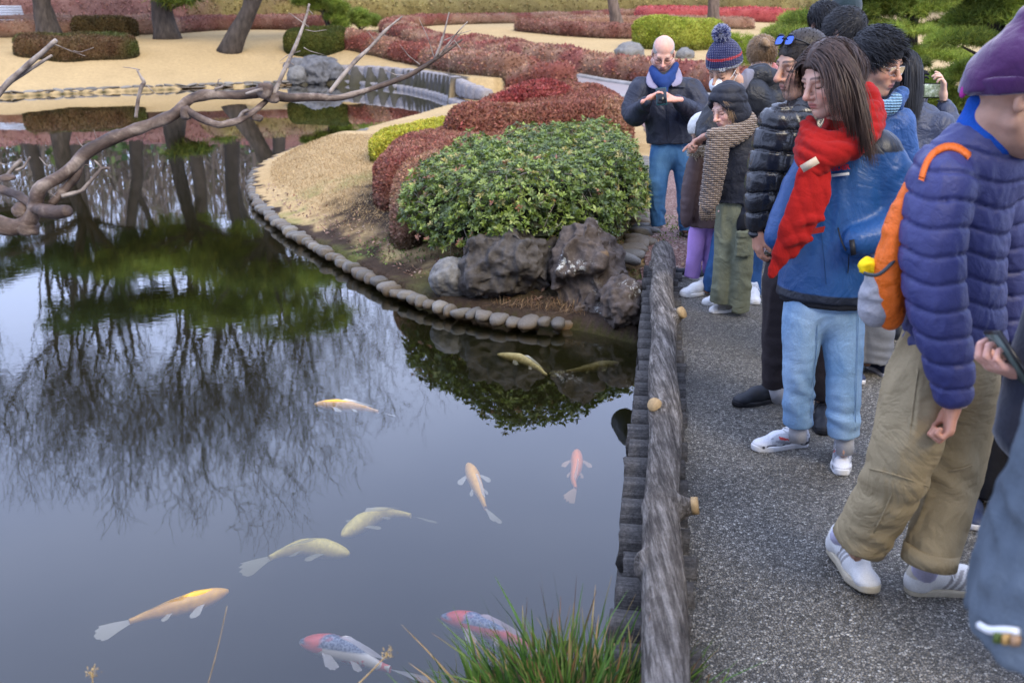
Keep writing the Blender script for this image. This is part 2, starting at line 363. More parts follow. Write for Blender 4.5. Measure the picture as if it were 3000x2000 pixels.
# ================================================================= implicit-surface modelling
class Field:
    def __init__(s, lo, hi, vox):
        s.lo = np.asarray(lo, np.float32)-3*vox; s.vox = vox; hi = np.asarray(hi, np.float32)+3*vox
        s.n = np.ceil((hi-s.lo)/vox).astype(int)+1; s.F = np.full(tuple(s.n), 1.0, np.float32)
    def win(s, lo, hi, m):
        a = np.maximum(np.floor((np.asarray(lo)-m-s.lo)/s.vox).astype(int), 0); b = np.minimum(np.ceil((np.asarray(hi)+m-s.lo)/s.vox).astype(int)+1, s.n)
        if (b <= a).any(): return None, None
        g = [s.lo[k]+np.arange(a[k], b[k], dtype=np.float32)*s.vox for k in range(3)]
        return tuple(slice(a[k], b[k]) for k in range(3)), (g[0][:, None, None], g[1][None, :, None], g[2][None, None, :])
    def put(s, sl, d, k, op='u'):
        F = s.F[sl]
        if op == 'u':
            if k > 0: h = np.maximum(k-np.abs(F-d), 0)/k; s.F[sl] = np.minimum(F, d)-h*h*k*.25
            else: s.F[sl] = np.minimum(F, d)
        elif op == 's':
            d = -d
            if k > 0: h = np.maximum(k-np.abs(F-d), 0)/k; s.F[sl] = np.maximum(F, d)+h*h*k*.25
            else: s.F[sl] = np.maximum(F, d)
        elif op == 'i':
            s.F[sl] = np.maximum(F, d)
    def cap(s, a, b, ra, rb=None, k=.01, op='u', mod=None, flat=None, into=None):
        """tapered capsule; flat=(axis, ratio) squeezes it along an axis; mod(t, x, y, z) is added to the radius"""
        a = np.asarray(a, float); b = np.asarray(b, float); rb = ra if rb is None else rb; R = max(ra, rb)*1.15
        sl, g = s.win(np.minimum(a, b)-R, np.maximum(a, b)+R, k+2*s.vox+.01)
        if sl is None: return
        ab = b-a; L2 = ab.dot(ab)+1e-12; q = [g[i]-a[i] for i in range(3)]
        t = np.clip((q[0]*ab[0]+q[1]*ab[1]+q[2]*ab[2])/L2, 0, 1)
        e = [q[i]-t*ab[i] for i in range(3)]
        r = ra+(rb-ra)*t
        if mod is not None: r = r+mod(t, g[0], g[1], g[2])
        if flat is not None:
            ax = unit(flat[0]); u = e[0]*ax[0]+e[1]*ax[1]+e[2]*ax[2]; f2 = 1/flat[1]**2-1
            d = (np.sqrt(e[0]**2+e[1]**2+e[2]**2+u*u*f2)-r)*min(1, flat[1]*1.3)
        else: d = np.sqrt(e[0]**2+e[1]**2+e[2]**2)-r
        if into is not None:
            F_ = into[sl]; kk = .006; h = np.maximum(kk-np.abs(F_-d), 0)/kk; into[sl] = np.minimum(F_, d)-h*h*kk*.25; return
        s.put(sl, d, k, op)
    def chain(s, pts, rs, k=.01, **kw):
        n = len(pts)-1; P = np.array(pts, float); rs = np.array(rs, float)
        if n >= 2 and kw.get('mod') is None or n >= 2:
            Q = resample(np.concatenate([P, rs[:, None]], 1), n*3+1)
            for _ in range(2): Q[1:-1] = (Q[:-2]+2*Q[1:-1]+Q[2:])/4
            pts, rs, n = Q[:, :3], Q[:, 3], n*3
        T_ = np.full(s.F.shape, 1.0, np.float32); kw['into'] = T_
        for i in range(n):
            m = kw.get('mod')
            kk = dict(kw)
            if m is not None: kk['mod'] = (lambda t, x, y, z, i=i: m((t+i)/n, x, y, z))
            s.cap(pts[i], pts[i+1], rs[i], rs[i+1], k, **kk)
        P = np.asarray(pts); R_ = float(np.max(rs)); a = np.maximum(np.floor((P.min(0)-R_*1.3-k-s.lo)/s.vox).astype(int)-2, 0); b = np.minimum(np.ceil((P.max(0)+R_*1.3+k-s.lo)/s.vox).astype(int)+3, s.n)
        sl = tuple(slice(a[q], b[q]) for q in range(3)); s.put(sl, T_[sl], k)
    def ell(s, c, r, R=None, k=.01, op='u', mod=None):
        c = np.asarray(c, float); r = np.asarray(r, float); M = r.max()*1.1
        sl, g = s.win(c-M, c+M, k+2*s.vox+.01)
        if sl is None: return
        q = [g[i]-c[i] for i in range(3)]
        if R is not None: R = np.asarray(R); q = [q[0]*R[0, j]+q[1]*R[1, j]+q[2]*R[2, j] for j in range(3)]
        k0 = np.sqrt((q[0]/r[0])**2+(q[1]/r[1])**2+(q[2]/r[2])**2)
        k1 = np.sqrt((q[0]/r[0]**2)**2+(q[1]/r[1]**2)**2+(q[2]/r[2]**2)**2)+1e-9
        d = k0*(k0-1)/k1
        if mod is not None: d = d-mod(*g)
        s.put(sl, d, k, op)
    def box(s, c, h, R=None, rr=.01, k=.01, op='u', mod=None):
        c = np.asarray(c, float); h = np.asarray(h, float); M = np.linalg.norm(h)
        sl, g = s.win(c-M, c+M, k+2*s.vox+.01)
        if sl is None: return
        q = [g[i]-c[i] for i in range(3)]
        if R is not None: R = np.asarray(R); q = [q[0]*R[0, j]+q[1]*R[1, j]+q[2]*R[2, j] for j in range(3)]
        q = [np.abs(q[i])-h[i]+rr for i in range(3)]
        d = np.sqrt(np.maximum(q[0], 0)**2+np.maximum(q[1], 0)**2+np.maximum(q[2], 0)**2)+np.minimum(np.maximum(np.maximum(q[0], q[1]), q[2]), 0)-rr
        if mod is not None: d = d-mod(*g)
        s.put(sl, d, k, op)
    def half(s, p, n):
        """cut away everything on the side n points to"""
        g = [s.lo[k]+np.arange(s.n[k], dtype=np.float32)*s.vox for k in range(3)]; n = unit(n)
        d = (g[0][:, None, None]-p[0])*n[0]+(g[1][None, :, None]-p[1])*n[1]+(g[2][None, None, :]-p[2])*n[2]
        s.F = np.maximum(s.F, d)
    def mesh(s, adapt=0.0):
        g = vdb.FloatGrid(1.0); g.copyFromArray(np.ascontiguousarray(s.F)); g.transform = vdb.createLinearTransform(1.0)
        if adapt > 0: v, tri, q = g.convertToPolygons(0.0, adapt)
        else:
            v, q = g.convertToQuads(0.0); tri = np.zeros((0, 3), int)
        v = np.asarray(v, np.float32)*s.vox+s.lo; q = np.asarray(q, int)
        return v, q
def vnormals(v, f):
    n = np.cross(v[f[:, 2]]-v[f[:, 0]], v[f[:, 3]]-v[f[:, 1]]); o = np.zeros_like(v)
    for k in range(4): np.add.at(o, f[:, k], n)
    return o/(np.linalg.norm(o, axis=1)[:, None]+1e-12)
def relax(v, f, it=1, w=.5):
    for _ in range(it):
        a = np.zeros_like(v); c = np.zeros(len(v))
        for i in range(4):
            j = (i+1) % 4; np.add.at(a, f[:, i], v[f[:, j]]); np.add.at(c, f[:, i], 1); np.add.at(a, f[:, j], v[f[:, i]]); np.add.at(c, f[:, j], 1)
        v = v+(a/np.maximum(c, 1)[:, None]-v)*w
    return v
def sample_faces(v, f, n, rng, wfun=None):
    a = v[f[:, 0]]; b = v[f[:, 1]]; c = v[f[:, 2]]; nn = np.cross(b-a, c-a); ar = np.linalg.norm(nn, axis=1)
    N = nn/(ar[:, None]+1e-12); wt = ar.copy()
    if wfun is not None: wt = wt*wfun((a+c)/2, N)
    i = rng.choice(len(f), n, p=wt/wt.sum()); u = rng.random((n, 1)); w_ = rng.random((n, 1))
    return a[i]+(b[i]-a[i])*u+(v[f[i, 3]]-a[i])*w_, N[i]
def leaf_quads(P, N, size, rng, aspect=.5, spread=.9, droop=0):
    """rhombic leaves (2 triangles as one quad) standing off a surface"""
    n = len(P); D = N*.6+rng.normal(0, spread, (n, 3)); D[:, 2] -= droop; D /= np.linalg.norm(D, axis=1)[:, None]
    S = np.cross(D, rng.normal(0, 1, (n, 3))); S /= np.linalg.norm(S, axis=1)[:, None]+1e-9
    L_ = size*(.6+.8*rng.random((n, 1))); W_ = L_*aspect
    v = np.stack([P, P+D*L_*.5+S*W_*.5, P+D*L_, P+D*L_*.5-S*W_*.5], 1).reshape(-1, 3)
    return v, np.arange(n*4).reshape(-1, 4)
# ================================================================= clipped azalea hedges
def leafmat(name, rough=.55, tr=.25):
    if name in _mc: return _mc[name]
    t = NT(name); c = t.mix(1, t.col(), t.ramp(t.noise(40, 2), [(.3, (.75,)*3), (.7, (1.25,)*3)]), 'MULTIPLY'); t.fin(c, rough, None, .3)
    a = t.n('ShaderNodeBsdfTranslucent', {'Color': c}); m = t.n('ShaderNodeMixShader', {0: tr, 1: t.b.outputs[0], 2: a.outputs[0]}); t.l(m.outputs[0], t.out.inputs[0])
    _mc[name] = t.m; return t.m
LEAF = leafmat('small_dense_leaves')
def hedgemat(name, c1, c2, c3, scale=60):
    t = NT(name); n1 = t.noise(scale, 4, .7); n2 = t.noise(3.5, 3)
    c = t.ramp(n1, [(.28, c3), (.5, c1), (.72, c2)]); c = t.mix(1, c, t.ramp(n2, [(.3, (.75,)*3), (.7, (1.2,)*3)]), 'MULTIPLY')
    return t.fin(c, .9, t.bump(n1, .9, .03), .15)
RED = dict(c=((.22, .09, .065), (.30, .155, .11), (.12, .055, .03)), dark=(.055, .035, .018))
CRIM = dict(c=((.25, .05, .045), (.33, .09, .075), (.12, .02, .02)), dark=(.06, .02, .015))
RUST = dict(c=((.30, .155, .10), (.38, .225, .15), (.16, .085, .045)), dark=(.07, .05, .025))
YEL = dict(c=((.34, .34, .035), (.46, .42, .06), (.16, .2, .02)), dark=(.09, .09, .02))
GRN = dict(c=((.17, .20, .03), (.25, .25, .05), (.08, .10, .02)), dark=(.05, .045, .02))
PINK = dict(c=((.30, .15, .13), (.36, .20, .17), (.20, .10, .08)), dark=(.12, .07, .05))
OLIV = dict(c=((.24, .19, .08), (.32, .26, .10), (.16, .12, .06)), dark=(.1, .075, .045))
_hm = {}
def hedge(label, strokes, H, pal, vox, nleaf, lsize, group=None, amp=.03, taper=.0, seed=0, topmix=None, cat='hedge', name='clipped_hedge', sideleaf=None):
    """strokes: list of (ground points in world xy, radii list)"""
    isp = isinstance(strokes, np.ndarray)
    if isp: allp = strokes; R = .6
    else: allp = np.concatenate([np.array(p) for p, r in strokes]); R = max(max(np.atleast_1d(r)) for p, r in strokes)
    lo = allp.min(0)-R-.1; hi = allp.max(0)+R+.1
    gx = np.arange(lo[0]-3*vox, hi[0]+4*vox, vox); gy = np.arange(lo[1]-3*vox, hi[1]+4*vox, vox)
    z0 = float(height(*allp.T).min())-.15; z1 = float(height(*allp.T).max())+H+.3
    F = Field((lo[0], lo[1], z0), (hi[0], hi[1], z1), vox)
    gx = F.lo[0]+np.arange(F.n[0])*vox; gy = F.lo[1]+np.arange(F.n[1])*vox; gz = F.lo[2]+np.arange(F.n[2])*vox
    XX, YY = np.meshgrid(gx, gy, indexing='ij'); d2 = np.full(XX.shape, 9.0)
    if isp:
        dd, _ = pldist(strokes, XX, YY, True); d2 = np.where(inside(strokes, XX, YY), -dd, dd)
    for pts, rad in ([] if isp else strokes):
        pts = np.array(pts, float)
        if len(pts) == 1: pts = np.concatenate([pts, pts+[.01, 0]])
        dd, tt = pldist(pts, XX, YY); rad = np.broadcast_to(np.atleast_1d(np.asarray(rad, float)), (len(pts),)) if np.size(rad) < len(pts) else np.asarray(rad, float)
        rr = np.interp(tt, np.arange(len(pts)), rad); dk = dd-rr; h = np.maximum(.25-np.abs(d2-dk), 0)/.25; d2 = np.minimum(d2, dk)-h*h*.06
    G = height(XX, YY); HH = H*(1+.10*vnoise(np.stack([XX*.6, YY*.6, XX*0+seed], -1)))
    zz = gz[None, None]-(G)[..., None]; rr = min(.42*H, .9*R)
    dx = np.maximum(d2[..., None]+rr-taper*(.5*H-zz), -5); dz = zz-HH[..., None]+rr
    F.F = (np.sqrt(np.maximum(dx, 0)**2+np.maximum(dz, 0)**2)+np.minimum(np.maximum(dx, dz), 0)-rr).astype(np.float32)
    F.F = np.maximum(F.F, (-zz-.12).astype(np.float32))
    v, f = F.mesh(); N = vnormals(v, f)
    v = v+N*(fbm(v*(1/(vox*3.5)), 2, seed)*amp*1.3+vnoise(v*1.7, seed+3)*amp*1.2)[:, None]
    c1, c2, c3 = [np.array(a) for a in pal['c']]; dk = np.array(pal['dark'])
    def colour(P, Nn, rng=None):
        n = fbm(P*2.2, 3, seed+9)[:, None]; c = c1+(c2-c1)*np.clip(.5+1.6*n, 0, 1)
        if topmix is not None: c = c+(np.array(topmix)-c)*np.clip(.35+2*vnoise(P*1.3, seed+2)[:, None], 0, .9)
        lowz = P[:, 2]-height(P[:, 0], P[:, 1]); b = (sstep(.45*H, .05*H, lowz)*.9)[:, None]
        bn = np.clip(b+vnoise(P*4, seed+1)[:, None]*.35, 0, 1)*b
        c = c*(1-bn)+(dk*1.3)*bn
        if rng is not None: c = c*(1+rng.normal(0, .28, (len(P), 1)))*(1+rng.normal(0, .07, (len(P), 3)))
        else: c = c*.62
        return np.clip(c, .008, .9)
    key = 'hedge_foliage'
    if key not in _hm:
        t = NT(key); n1 = t.noise(38, 4, .7); c = t.mix(1, t.col(), t.ramp(n1, [(.28, (.55,)*3), (.72, (1.45,)*3)]), 'MULTIPLY'); _hm[key] = t.fin(c, .92, t.bump(n1, .8, .025), .12)
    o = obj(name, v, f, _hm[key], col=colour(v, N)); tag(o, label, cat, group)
    if nleaf:
        rng = np.random.default_rng(seed+5)
        vis = lambda c, n: (n[:, 2] > -.4)*(((c-np.array([0, 0, CAMH]))*n).sum(1) < .6)+.02
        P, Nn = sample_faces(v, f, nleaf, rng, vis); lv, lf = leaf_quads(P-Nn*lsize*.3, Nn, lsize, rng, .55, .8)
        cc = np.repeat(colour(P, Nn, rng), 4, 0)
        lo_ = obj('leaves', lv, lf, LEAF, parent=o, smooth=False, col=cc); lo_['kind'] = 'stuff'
    return o
def GP(*px): return [PT(x, y)[:2] for x, y in px]
NG = 'low azalea hedges on the near point of land'
# near group
def TP(H, *px):
    out = []
    for x, y in px:
        dr = ray(x, y); t_ = np.linspace(2, 120, 3000); Z = CAMH+dr[2]*t_; hh_ = height(dr[0]*t_, dr[1]*t_)+H; k = np.argmax(Z < hh_)
        out.append((dr[0]*t_[k], dr[1]*t_[k]))
    p = np.array(out+out[:1]); q = resample(p, 60)[:-1]
    for _ in range(2): q = (np.roll(q, 1, 0)+2*q+np.roll(q, -1, 0))/4
    return q
hedge('rounded red azalea hedge whose blunt end faces the pond beside the green shrub', TP(.46, (1088,468),(1110,428),(1168,399),(1257,383),(1346,364),(1448,348),(1474,312),(1512,290),(1576,290),(1618,310),(1610,351),(1538,372),(1474,395),(1346,431),(1257,448),(1184,462),(1152,485),(1110,495)), .46, dict(c=((.24, .085, .065), (.32, .15, .105), (.10, .045, .025)), dark=(.08, .035, .02)), .045, 60000, .034, NG, .022, seed=1)
hedge('reddish brown azalea hedge tucked against the left side of the leafy green shrub', TP(.5, (1140,530),(1149,490),(1174,466),(1232,445),(1308,434),(1385,421),(1400,470),(1280,510),(1220,550),(1165,570)), .5, RUST, .045, 24000, .032, NG, .022, seed=2)
hedge('broad rust coloured azalea mound with a dark front beside the back gravel path', TP(.7, (1290,326),(1334,302),(1385,281),(1474,255),(1538,248),(1646,242),(1729,246),(1806,255),(1844,268),(1858,295),(1729,302),(1653,308),(1590,309),(1500,308),(1448,322),(1391,336),(1330,336)), .70, dict(c=((.31, .145, .095), (.39, .215, .14), (.14, .07, .035)), dark=(.065, .05, .022)), .07, 60000, .045, NG, .03, seed=3, topmix=(.26, .10, .07))
hedge('deep crimson azalea hedge rising behind the rust coloured mound', TP(.85, (1345,296),(1400,266),(1474,242),(1570,226),(1653,229),(1700,238),(1640,246),(1538,252),(1474,262),(1397,288)), .85, CRIM, .08, 22000, .05, NG, .03, seed=4)
hedge('low yellow green hedge at the lawn edge by the water', TP(.28, (1076,403),(1117,372),(1230,350),(1340,333),(1391,336),(1400,360),(1340,366),(1230,376),(1150,396),(1100,418)), .28, YEL, .045, 22000, .04, NG, .02, seed=5)
# middle distance ribbons
MG = 'ribbon hedges along the far path'
def rib(label, px, r, H, pal, n=2500, seed=0, topmix=None, vox=.11, group=MG): return hedge(label, [([tuple(p) for p in smooth_line([PT(x, y)[:2] for x, y in px], 14)], r)], H, pal, vox, n, .09, group, .035, seed=seed, topmix=topmix)
rib('rusty hedge between the far path and the strip of lawn above the stone wall', [(1010, 136), (1060, 142), (1110, 150), (1150, 164), (1219, 180), (1290, 198), (1400, 220), (1500, 236), (1640, 254)], .42, .58, RUST, 9000, 11, topmix=(.26, .08, .06))
rib('red brown hedge on the upper side of the far path', [(1346, 166), (1474, 186), (1602, 206), (1729, 226), (1844, 238), (1950, 250), (2150, 275)], .6, .62, RUST, 9000, 12, topmix=(.27, .085, .07))
rib('short red hedge tip lying on the pale lawn above the path', [(1290, 138), (1400, 146), (1500, 158), (1590, 180)], .5, .42, RED, 4000, 13)
rib('long curling hedge around the pale lawn right of the green clipped pine', [(1330, 160), (1240, 138), (1180, 112), (1125, 92), (1150, 76), (1260, 72), (1420, 70), (1600, 64), (1760, 58), (1940, 52)], .62, .50, RUST, 8000, 14, vox=.16, topmix=(.24, .08, .06))
rib('dark red hedge with a leaning pine trunk rising from its middle', [(1560, 92), (1680, 104), (1800, 112), (1930, 112)], .7, .52, RED, 7000, 15)
rib('brown hedge behind the trunk on the middle lawn', [(1560, 90), (1700, 80), (1860, 80), (2020, 78), (2160, 84)], .8, .5, RUST, 5000, 16, vox=.16)
rib('bright crimson hedge strip on the upper middle lawn', [(1930, 58), (2040, 56), (2180, 60), (2330, 66)], 1.3, .62, dict(c=((.42, .07, .07), (.52, .12, .11), (.2, .04, .04)), dark=(.12, .04, .03)), 6000, 17, vox=.18)
hedge('large domed yellow green shrub behind the bald man', [(GP((1930, 140), (1990, 142), (2040, 140)), [.95, 1.1, .95])], 1.0, dict(c=((.26, .30, .035), (.36, .38, .06), (.13, .16, .02)), dark=(.09, .09, .02)), .09, 16000, .07, None, .04, seed=18, cat='shrub', name='domed_shrub')
# far bank on the left
BG = 'clipped shrubs on the far bank'
hedge('long low two lobed brown and green shrub on the far bank lawn', [(GP((115, 160), (190, 168)), [.75, .72]), (GP((210, 164), (345, 160)), [.72, .72])], .62, dict(c=((.105, .058, .03), (.14, .085, .04), (.05, .05, .018)), dark=(.04, .032, .015)), .09, 14000, .07, BG, .03, seed=21, cat='shrub', name='low_shrub', topmix=(.07, .085, .02))
hedge('small dark clipped shrub between the left pine and the middle pine', [(GP((270, 108), (350, 107)), [.75, .75])], .75, dict(c=((.08, .055, .022), (.12, .08, .03), (.045, .05, .015)), dark=(.03, .03, .012)), .12, 6000, .09, BG, .03, seed=22, cat='shrub', name='low_shrub')
hedge('round dark green shrub at the water corner above the flat boulder', [(GP((895, 150), (960, 148)), [.78, .78])], .72, dict(c=((.07, .085, .018), (.12, .12, .025), (.04, .05, .012)), dark=(.03, .035, .012)), .08, 16000, .06, BG, .03, seed=23, cat='shrub', name='low_shrub')
rib('low rusty hedge edging the far lawn on the left', [(-250, 110), (0, 108), (160, 106), (330, 103), (470, 99)], .9, .6, RUST, 5000, 24, vox=.16, group=BG)
rib('red brown hedge running behind the leaning pine', [(480, 98), (600, 88), (760, 84), (900, 86), (960, 92)], .85, .62, RED, 5000, 25, vox=.16, group=BG, topmix=(.2, .08, .06))
rib('rust hedge in the second row behind the bench', [(-200, 92), (60, 90), (220, 90), (400, 92)], 1.0, .7, RUST, 4000, 26, vox=.18, group=BG)
def mound(label, px, r, H, pal, seed, vox=.35, n=2500, ls=.2, group='mounded hedges on the far slope', topmix=None): return hedge(label, [([tuple(p) for p in smooth_line([PT(x, y)[:2] for x, y in px], 10)], r)], H, pal, vox, n, ls, group, .12, seed=seed, topmix=topmix, cat='hedge', name='mounded_hedge')
mound('long pale pink mound of bare azalea filling the slope at upper left', [(-250, 70), (30, 68), (250, 68), (440, 70)], 3.2, 1.9, PINK, 31, n=12000, ls=.14)
mound('olive and brown mound behind the leaning pine', [(470, 66), (620, 66), (800, 64), (960, 60)], 3.0, 1.7, OLIV, 32, n=9000, ls=.14, topmix=(.25, .16, .11))
mound('wide tan and olive hedge mass beyond the green clipped pine', [(1000, 62), (1200, 58), (1400, 54), (1560, 52)], 3.0, 1.35, OLIV, 33, n=9000, ls=.14)
mound('olive hedge mass beyond the crimson strip', [(1560, 50), (1750, 46), (1960, 44), (2200, 46)], 3.0, 1.3, OLIV, 34, n=8000, ls=.14)
mound('farther pink brown mound near the top of the slope', [(-300, 30), (100, 28), (600, 30), (1000, 34)], 6, 3.2, PINK, 35, vox=.6, n=6000, ls=.25)
mound('farthest dry grass coloured mound below the trees', [(1050, 30), (1500, 28), (1900, 26), (2400, 30)], 5, 1.5, OLIV, 36, vox=.6, n=5000, ls=.25, topmix=(.34, .3, .12))
# ================================================================= stones
def rockmat(name, c1, c2, lich=None, scale=8, bscale=22, bd=.02):
    t = NT(name); n1 = t.noise(scale, 6, .65); n2 = t.noise(bscale, 6, .7); n3 = t.noise(bscale*5, 3)
    c = t.ramp(n1, [(.3, c1), (.7, c2)]); c = t.mix(1, c, t.ramp(n2, [(.3, (.6,)*3), (.7, (1.35,)*3)]), 'MULTIPLY')
    if lich is not None:
        l = t.ramp(t.noise(26, 5, .75), [(lich, (0,)*3), (lich+.03, (1,)*3)]); l2 = t.ramp(t.noise(2.6, 2), [(.50, (0,)*3), (.58, (1,)*3)])
        c = t.mix(t.mix(1, l, l2, 'MULTIPLY'), c, (.55, .55, .50))
        o = t.ramp(t.noise(3.1, 3), [(.66, (0,)*3), (.72, (1,)*3)]); c = t.mix(t.mix(1, o, (.5,)*3, 'MULTIPLY'), c, (.30, .17, .05))
    return t.fin(c, .75, t.bump(n3, .4, .004, t.bump(n2, .8, bd)), .35)
ROCK_DARK = rockmat('dark_volcanic_rock', (.040, .034, .030), (.105, .092, .082), None)
ROCK_LICH = rockmat('lichen_spotted_volcanic_rock', (.05, .038, .032), (.14, .11, .092), .54)
ROCK_GREY = rockmat('grey_river_boulder', (.12, .115, .11), (.20, .195, .185), None, 5, 30, .006)
def rock(name, label, cat, c, r, mt, seed, cuts=6, rot=0, vox=.011, amp=.05, cut_dirs=None, group=None, sharp=.8, holes=0):
    rg = np.random.default_rng(seed); c = np.asarray(c, float); r = np.asarray(r, float)
    F = Field(c-r*1.15, c+r*1.15, vox); ca, sa = math.cos(rot), math.sin(rot); R = np.array([[ca, -sa, 0], [sa, ca, 0], [0, 0, 1]])
    F.ell(c, r, R, 0)
    dirs = list(cut_dirs or [])
    for _ in range(cuts): dirs.append((rg.normal(0, 1, 3)*[1, 1, .6], sharp+rg.random()*.12))
    for n, k in dirs:
        n = unit(n); nl = R.T@n; ext = np.linalg.norm(nl*r); F.half(c+n*ext*k, n)
    for _ in range(holes):
        n = unit(rg.normal(0, 1, 3)*[1, 1, .7]); nl = R.T@n; p = c+n/np.linalg.norm(nl/r)*1.0; F.ell(p, [.04+.09*rg.random()]*3, None, .05, 's')
    v, f = F.mesh(); v = relax(v, f, 1); N = vnormals(v, f); sc0 = 1/max(r.max(), .2)
    rid = 1-np.abs(fbm(v*2.4*sc0+seed, 4, seed))*2.4; r2 = 1-np.abs(vnoise(v*np.array([9, 9, 5.])*.4*sc0*1.2+seed, seed+8))*2
    v = v+N*((fbm(v*6*.4*sc0*1.2, 4, seed+1)*amp*1.4+(rid-.5)*amp*.8+(r2-.5)*amp*.5+fbm(v*22, 3, seed+4)*min(amp, .04)*.35))[:, None]
    o = obj(name, v, f, mt); tag(o, label, cat, group); return o
b = PT(1480, 880)
rock('jagged_rock', 'large dark jagged slab of rock leaning at the water corner below the green shrub', 'rock', PZ(1492, 820, -.02)+[0, .18, .10], (.42, .30, .30), ROCK_DARK, 5, 5, .15, amp=.05, cut_dirs=[((-.35, -1, .45), .62), ((.9, -.6, .25), .66), ((-.3, .2, 1), .66), ((-1, -.2, .25), .78), ((.5, -.2, 1), .74), ((.2, -.8, -.5), .7)])
rock('jagged_rock', 'small brown rock wedged between the slab and the lichen spotted boulder', 'rock', PZ(1630, 790, -.02)+[0, .25, .08], (.24, .24, .22), ROCK_DARK, 9, 6, .4, amp=.03)
rock('pitted_boulder', 'tall pitted boulder with white lichen next to the log decking', 'rock', PZ(1752, 870, -.1)+[-.02, .18, .10], (.30, .30, .40), ROCK_LICH, 12, 3, .2, amp=.05, holes=7, cut_dirs=[((.9, -.3, .6), .55), ((-.1, -.9, .4), .8)])
rock('pitted_boulder', 'lower dark front lobe boulder standing in the water against the decking', 'rock', PZ(1770, 950, WZ)+[.0, .10, .04], (.19, .17, .20), ROCK_LICH, 15, 3, .0, amp=.03, holes=2)
rock('pitted_boulder', 'squat boulder with an orange patch just left of the log decking', 'rock', PZ(1836, 905, -.1)+[-.02, .08, .02], (.15, .22, .17), ROCK_LICH, 17, 3, .0, amp=.03, holes=2)
rock('grey_boulder', 'smooth grey boulder left of the dark jagged slab', 'rock', PZ(1322, 838, -.1)+[0, .12, .03], (.17, .14, .15), ROCK_GREY, 21, 2, .3, amp=.012)
rock('flat_boulder', 'long flat dark boulder under the round shrub on the far bank', 'rock', PT(915, 205)+[0, .3, .10], (1.15, .45, .38), rockmat('far_dark_boulder', (.08, .08, .085), (.15, .15, .16), None, 3, 8, .03), 31, 3, 0, .06, .08)
rock('far_boulder', 'blocky dark boulder at the end of the stone wall by the water', 'rock', PT(922, 238)+[0, .2, .22], (.62, .5, .5), bpy.data.materials['far_dark_boulder'], 33, 4, 0, .05, .08)
rock('far_boulder', 'rounded grey boulder beside the blocky dark boulder at the waterline', 'rock', PT(868, 238)+[0, .2, .14], (.34, .3, .36), ROCK_GREY, 34, 2, 0, .05, .04)
rock('far_boulder', 'upright brownish boulder starting the curved stone wall', 'rock', PT(975, 226)+[0, .2, .12], (.38, .35, .42), bpy.data.materials['far_dark_boulder'], 35, 3, 0, .05, .05)
# ---- cobbles
def stone_mesh(seed, ns=12, nr=7, flat=.0):
    rg = np.random.default_rng(seed); v = []; a = np.arange(ns)/ns*2*PI
    for i in range(1, nr): 
        ph = PI*i/nr; v.append(np.stack([np.sin(ph)*np.cos(a), np.sin(ph)*np.sin(a), np.full(ns, np.cos(ph))], 1))
    v = np.concatenate(v+[np.array([[0, 0, 1.], [0, 0, -1.]])]); n = np.linalg.norm(v, axis=1)
    v = np.sign(v)*np.abs(v)**.85; v = v*(1+.42*fbm(v*.9+seed*7, 2, seed))[:, None]; v[:, 2] = np.where(v[:, 2] > 0, v[:, 2]*.8, v[:, 2])
    f = []
    for i in range(nr-2):
        for j in range(ns): f.append([i*ns+j, (i+1)*ns+j, (i+1)*ns+(j+1) % ns, i*ns+(j+1) % ns])
    m = len(v)-2; f = f+[[m, j, (j+1) % ns, m] for j in []]
    tri = [[m, j, (j+1) % ns] for j in range(ns)]+[[m+1, (nr-2)*ns+(j+1) % ns, (nr-2)*ns+j] for j in range(ns)]
    return v, f+tri
t = NT('river_cobble'); oi = t.n('ShaderNodeObjectInfo').outputs['Random']; base = t.ramp(oi, [(0, (.10, .092, .082)), (.4, (.16, .148, .128)), (.7, (.13, .108, .085)), (1, (.22, .205, .18))])
n = t.noise(7, 5, .7); geo = t.n('ShaderNodeNewGeometry'); sz = t.n('ShaderNodeSeparateXYZ', {0: geo.outputs['Position']}).outputs['Z']
wetm = t.n('ShaderNodeMapRange', {'Value': sz, 1: WZ+.02, 2: WZ+.06, 3: 1.0, 4: 0.0}).outputs[0]
c_ = t.mix(1, base, t.ramp(n, [(.3, (.7,)*3), (.7, (1.25,)*3)]), 'MULTIPLY'); c_ = t.mix(wetm, c_, (.16, .10, .045))
COBBLE = t.fin(c_, .6, t.bump(n, .5, .02), .4)
STM = [mesh('cobble', *stone_mesh(k), mats=[COBBLE]) for k in range(6)]
def put_stone(parent, p, s, rz, tilt=(0, 0), k=None):
    o = bpy.data.objects.new('stone', STM[random.randrange(6) if k is None else k]); COL.objects.link(o); o.parent = parent
    o.location = tuple(float(a) for a in (np.array(p)-np.array(parent.location))); o.scale = tuple(float(q) for q in s); o.rotation_euler = (tilt[0], tilt[1], rz); return o
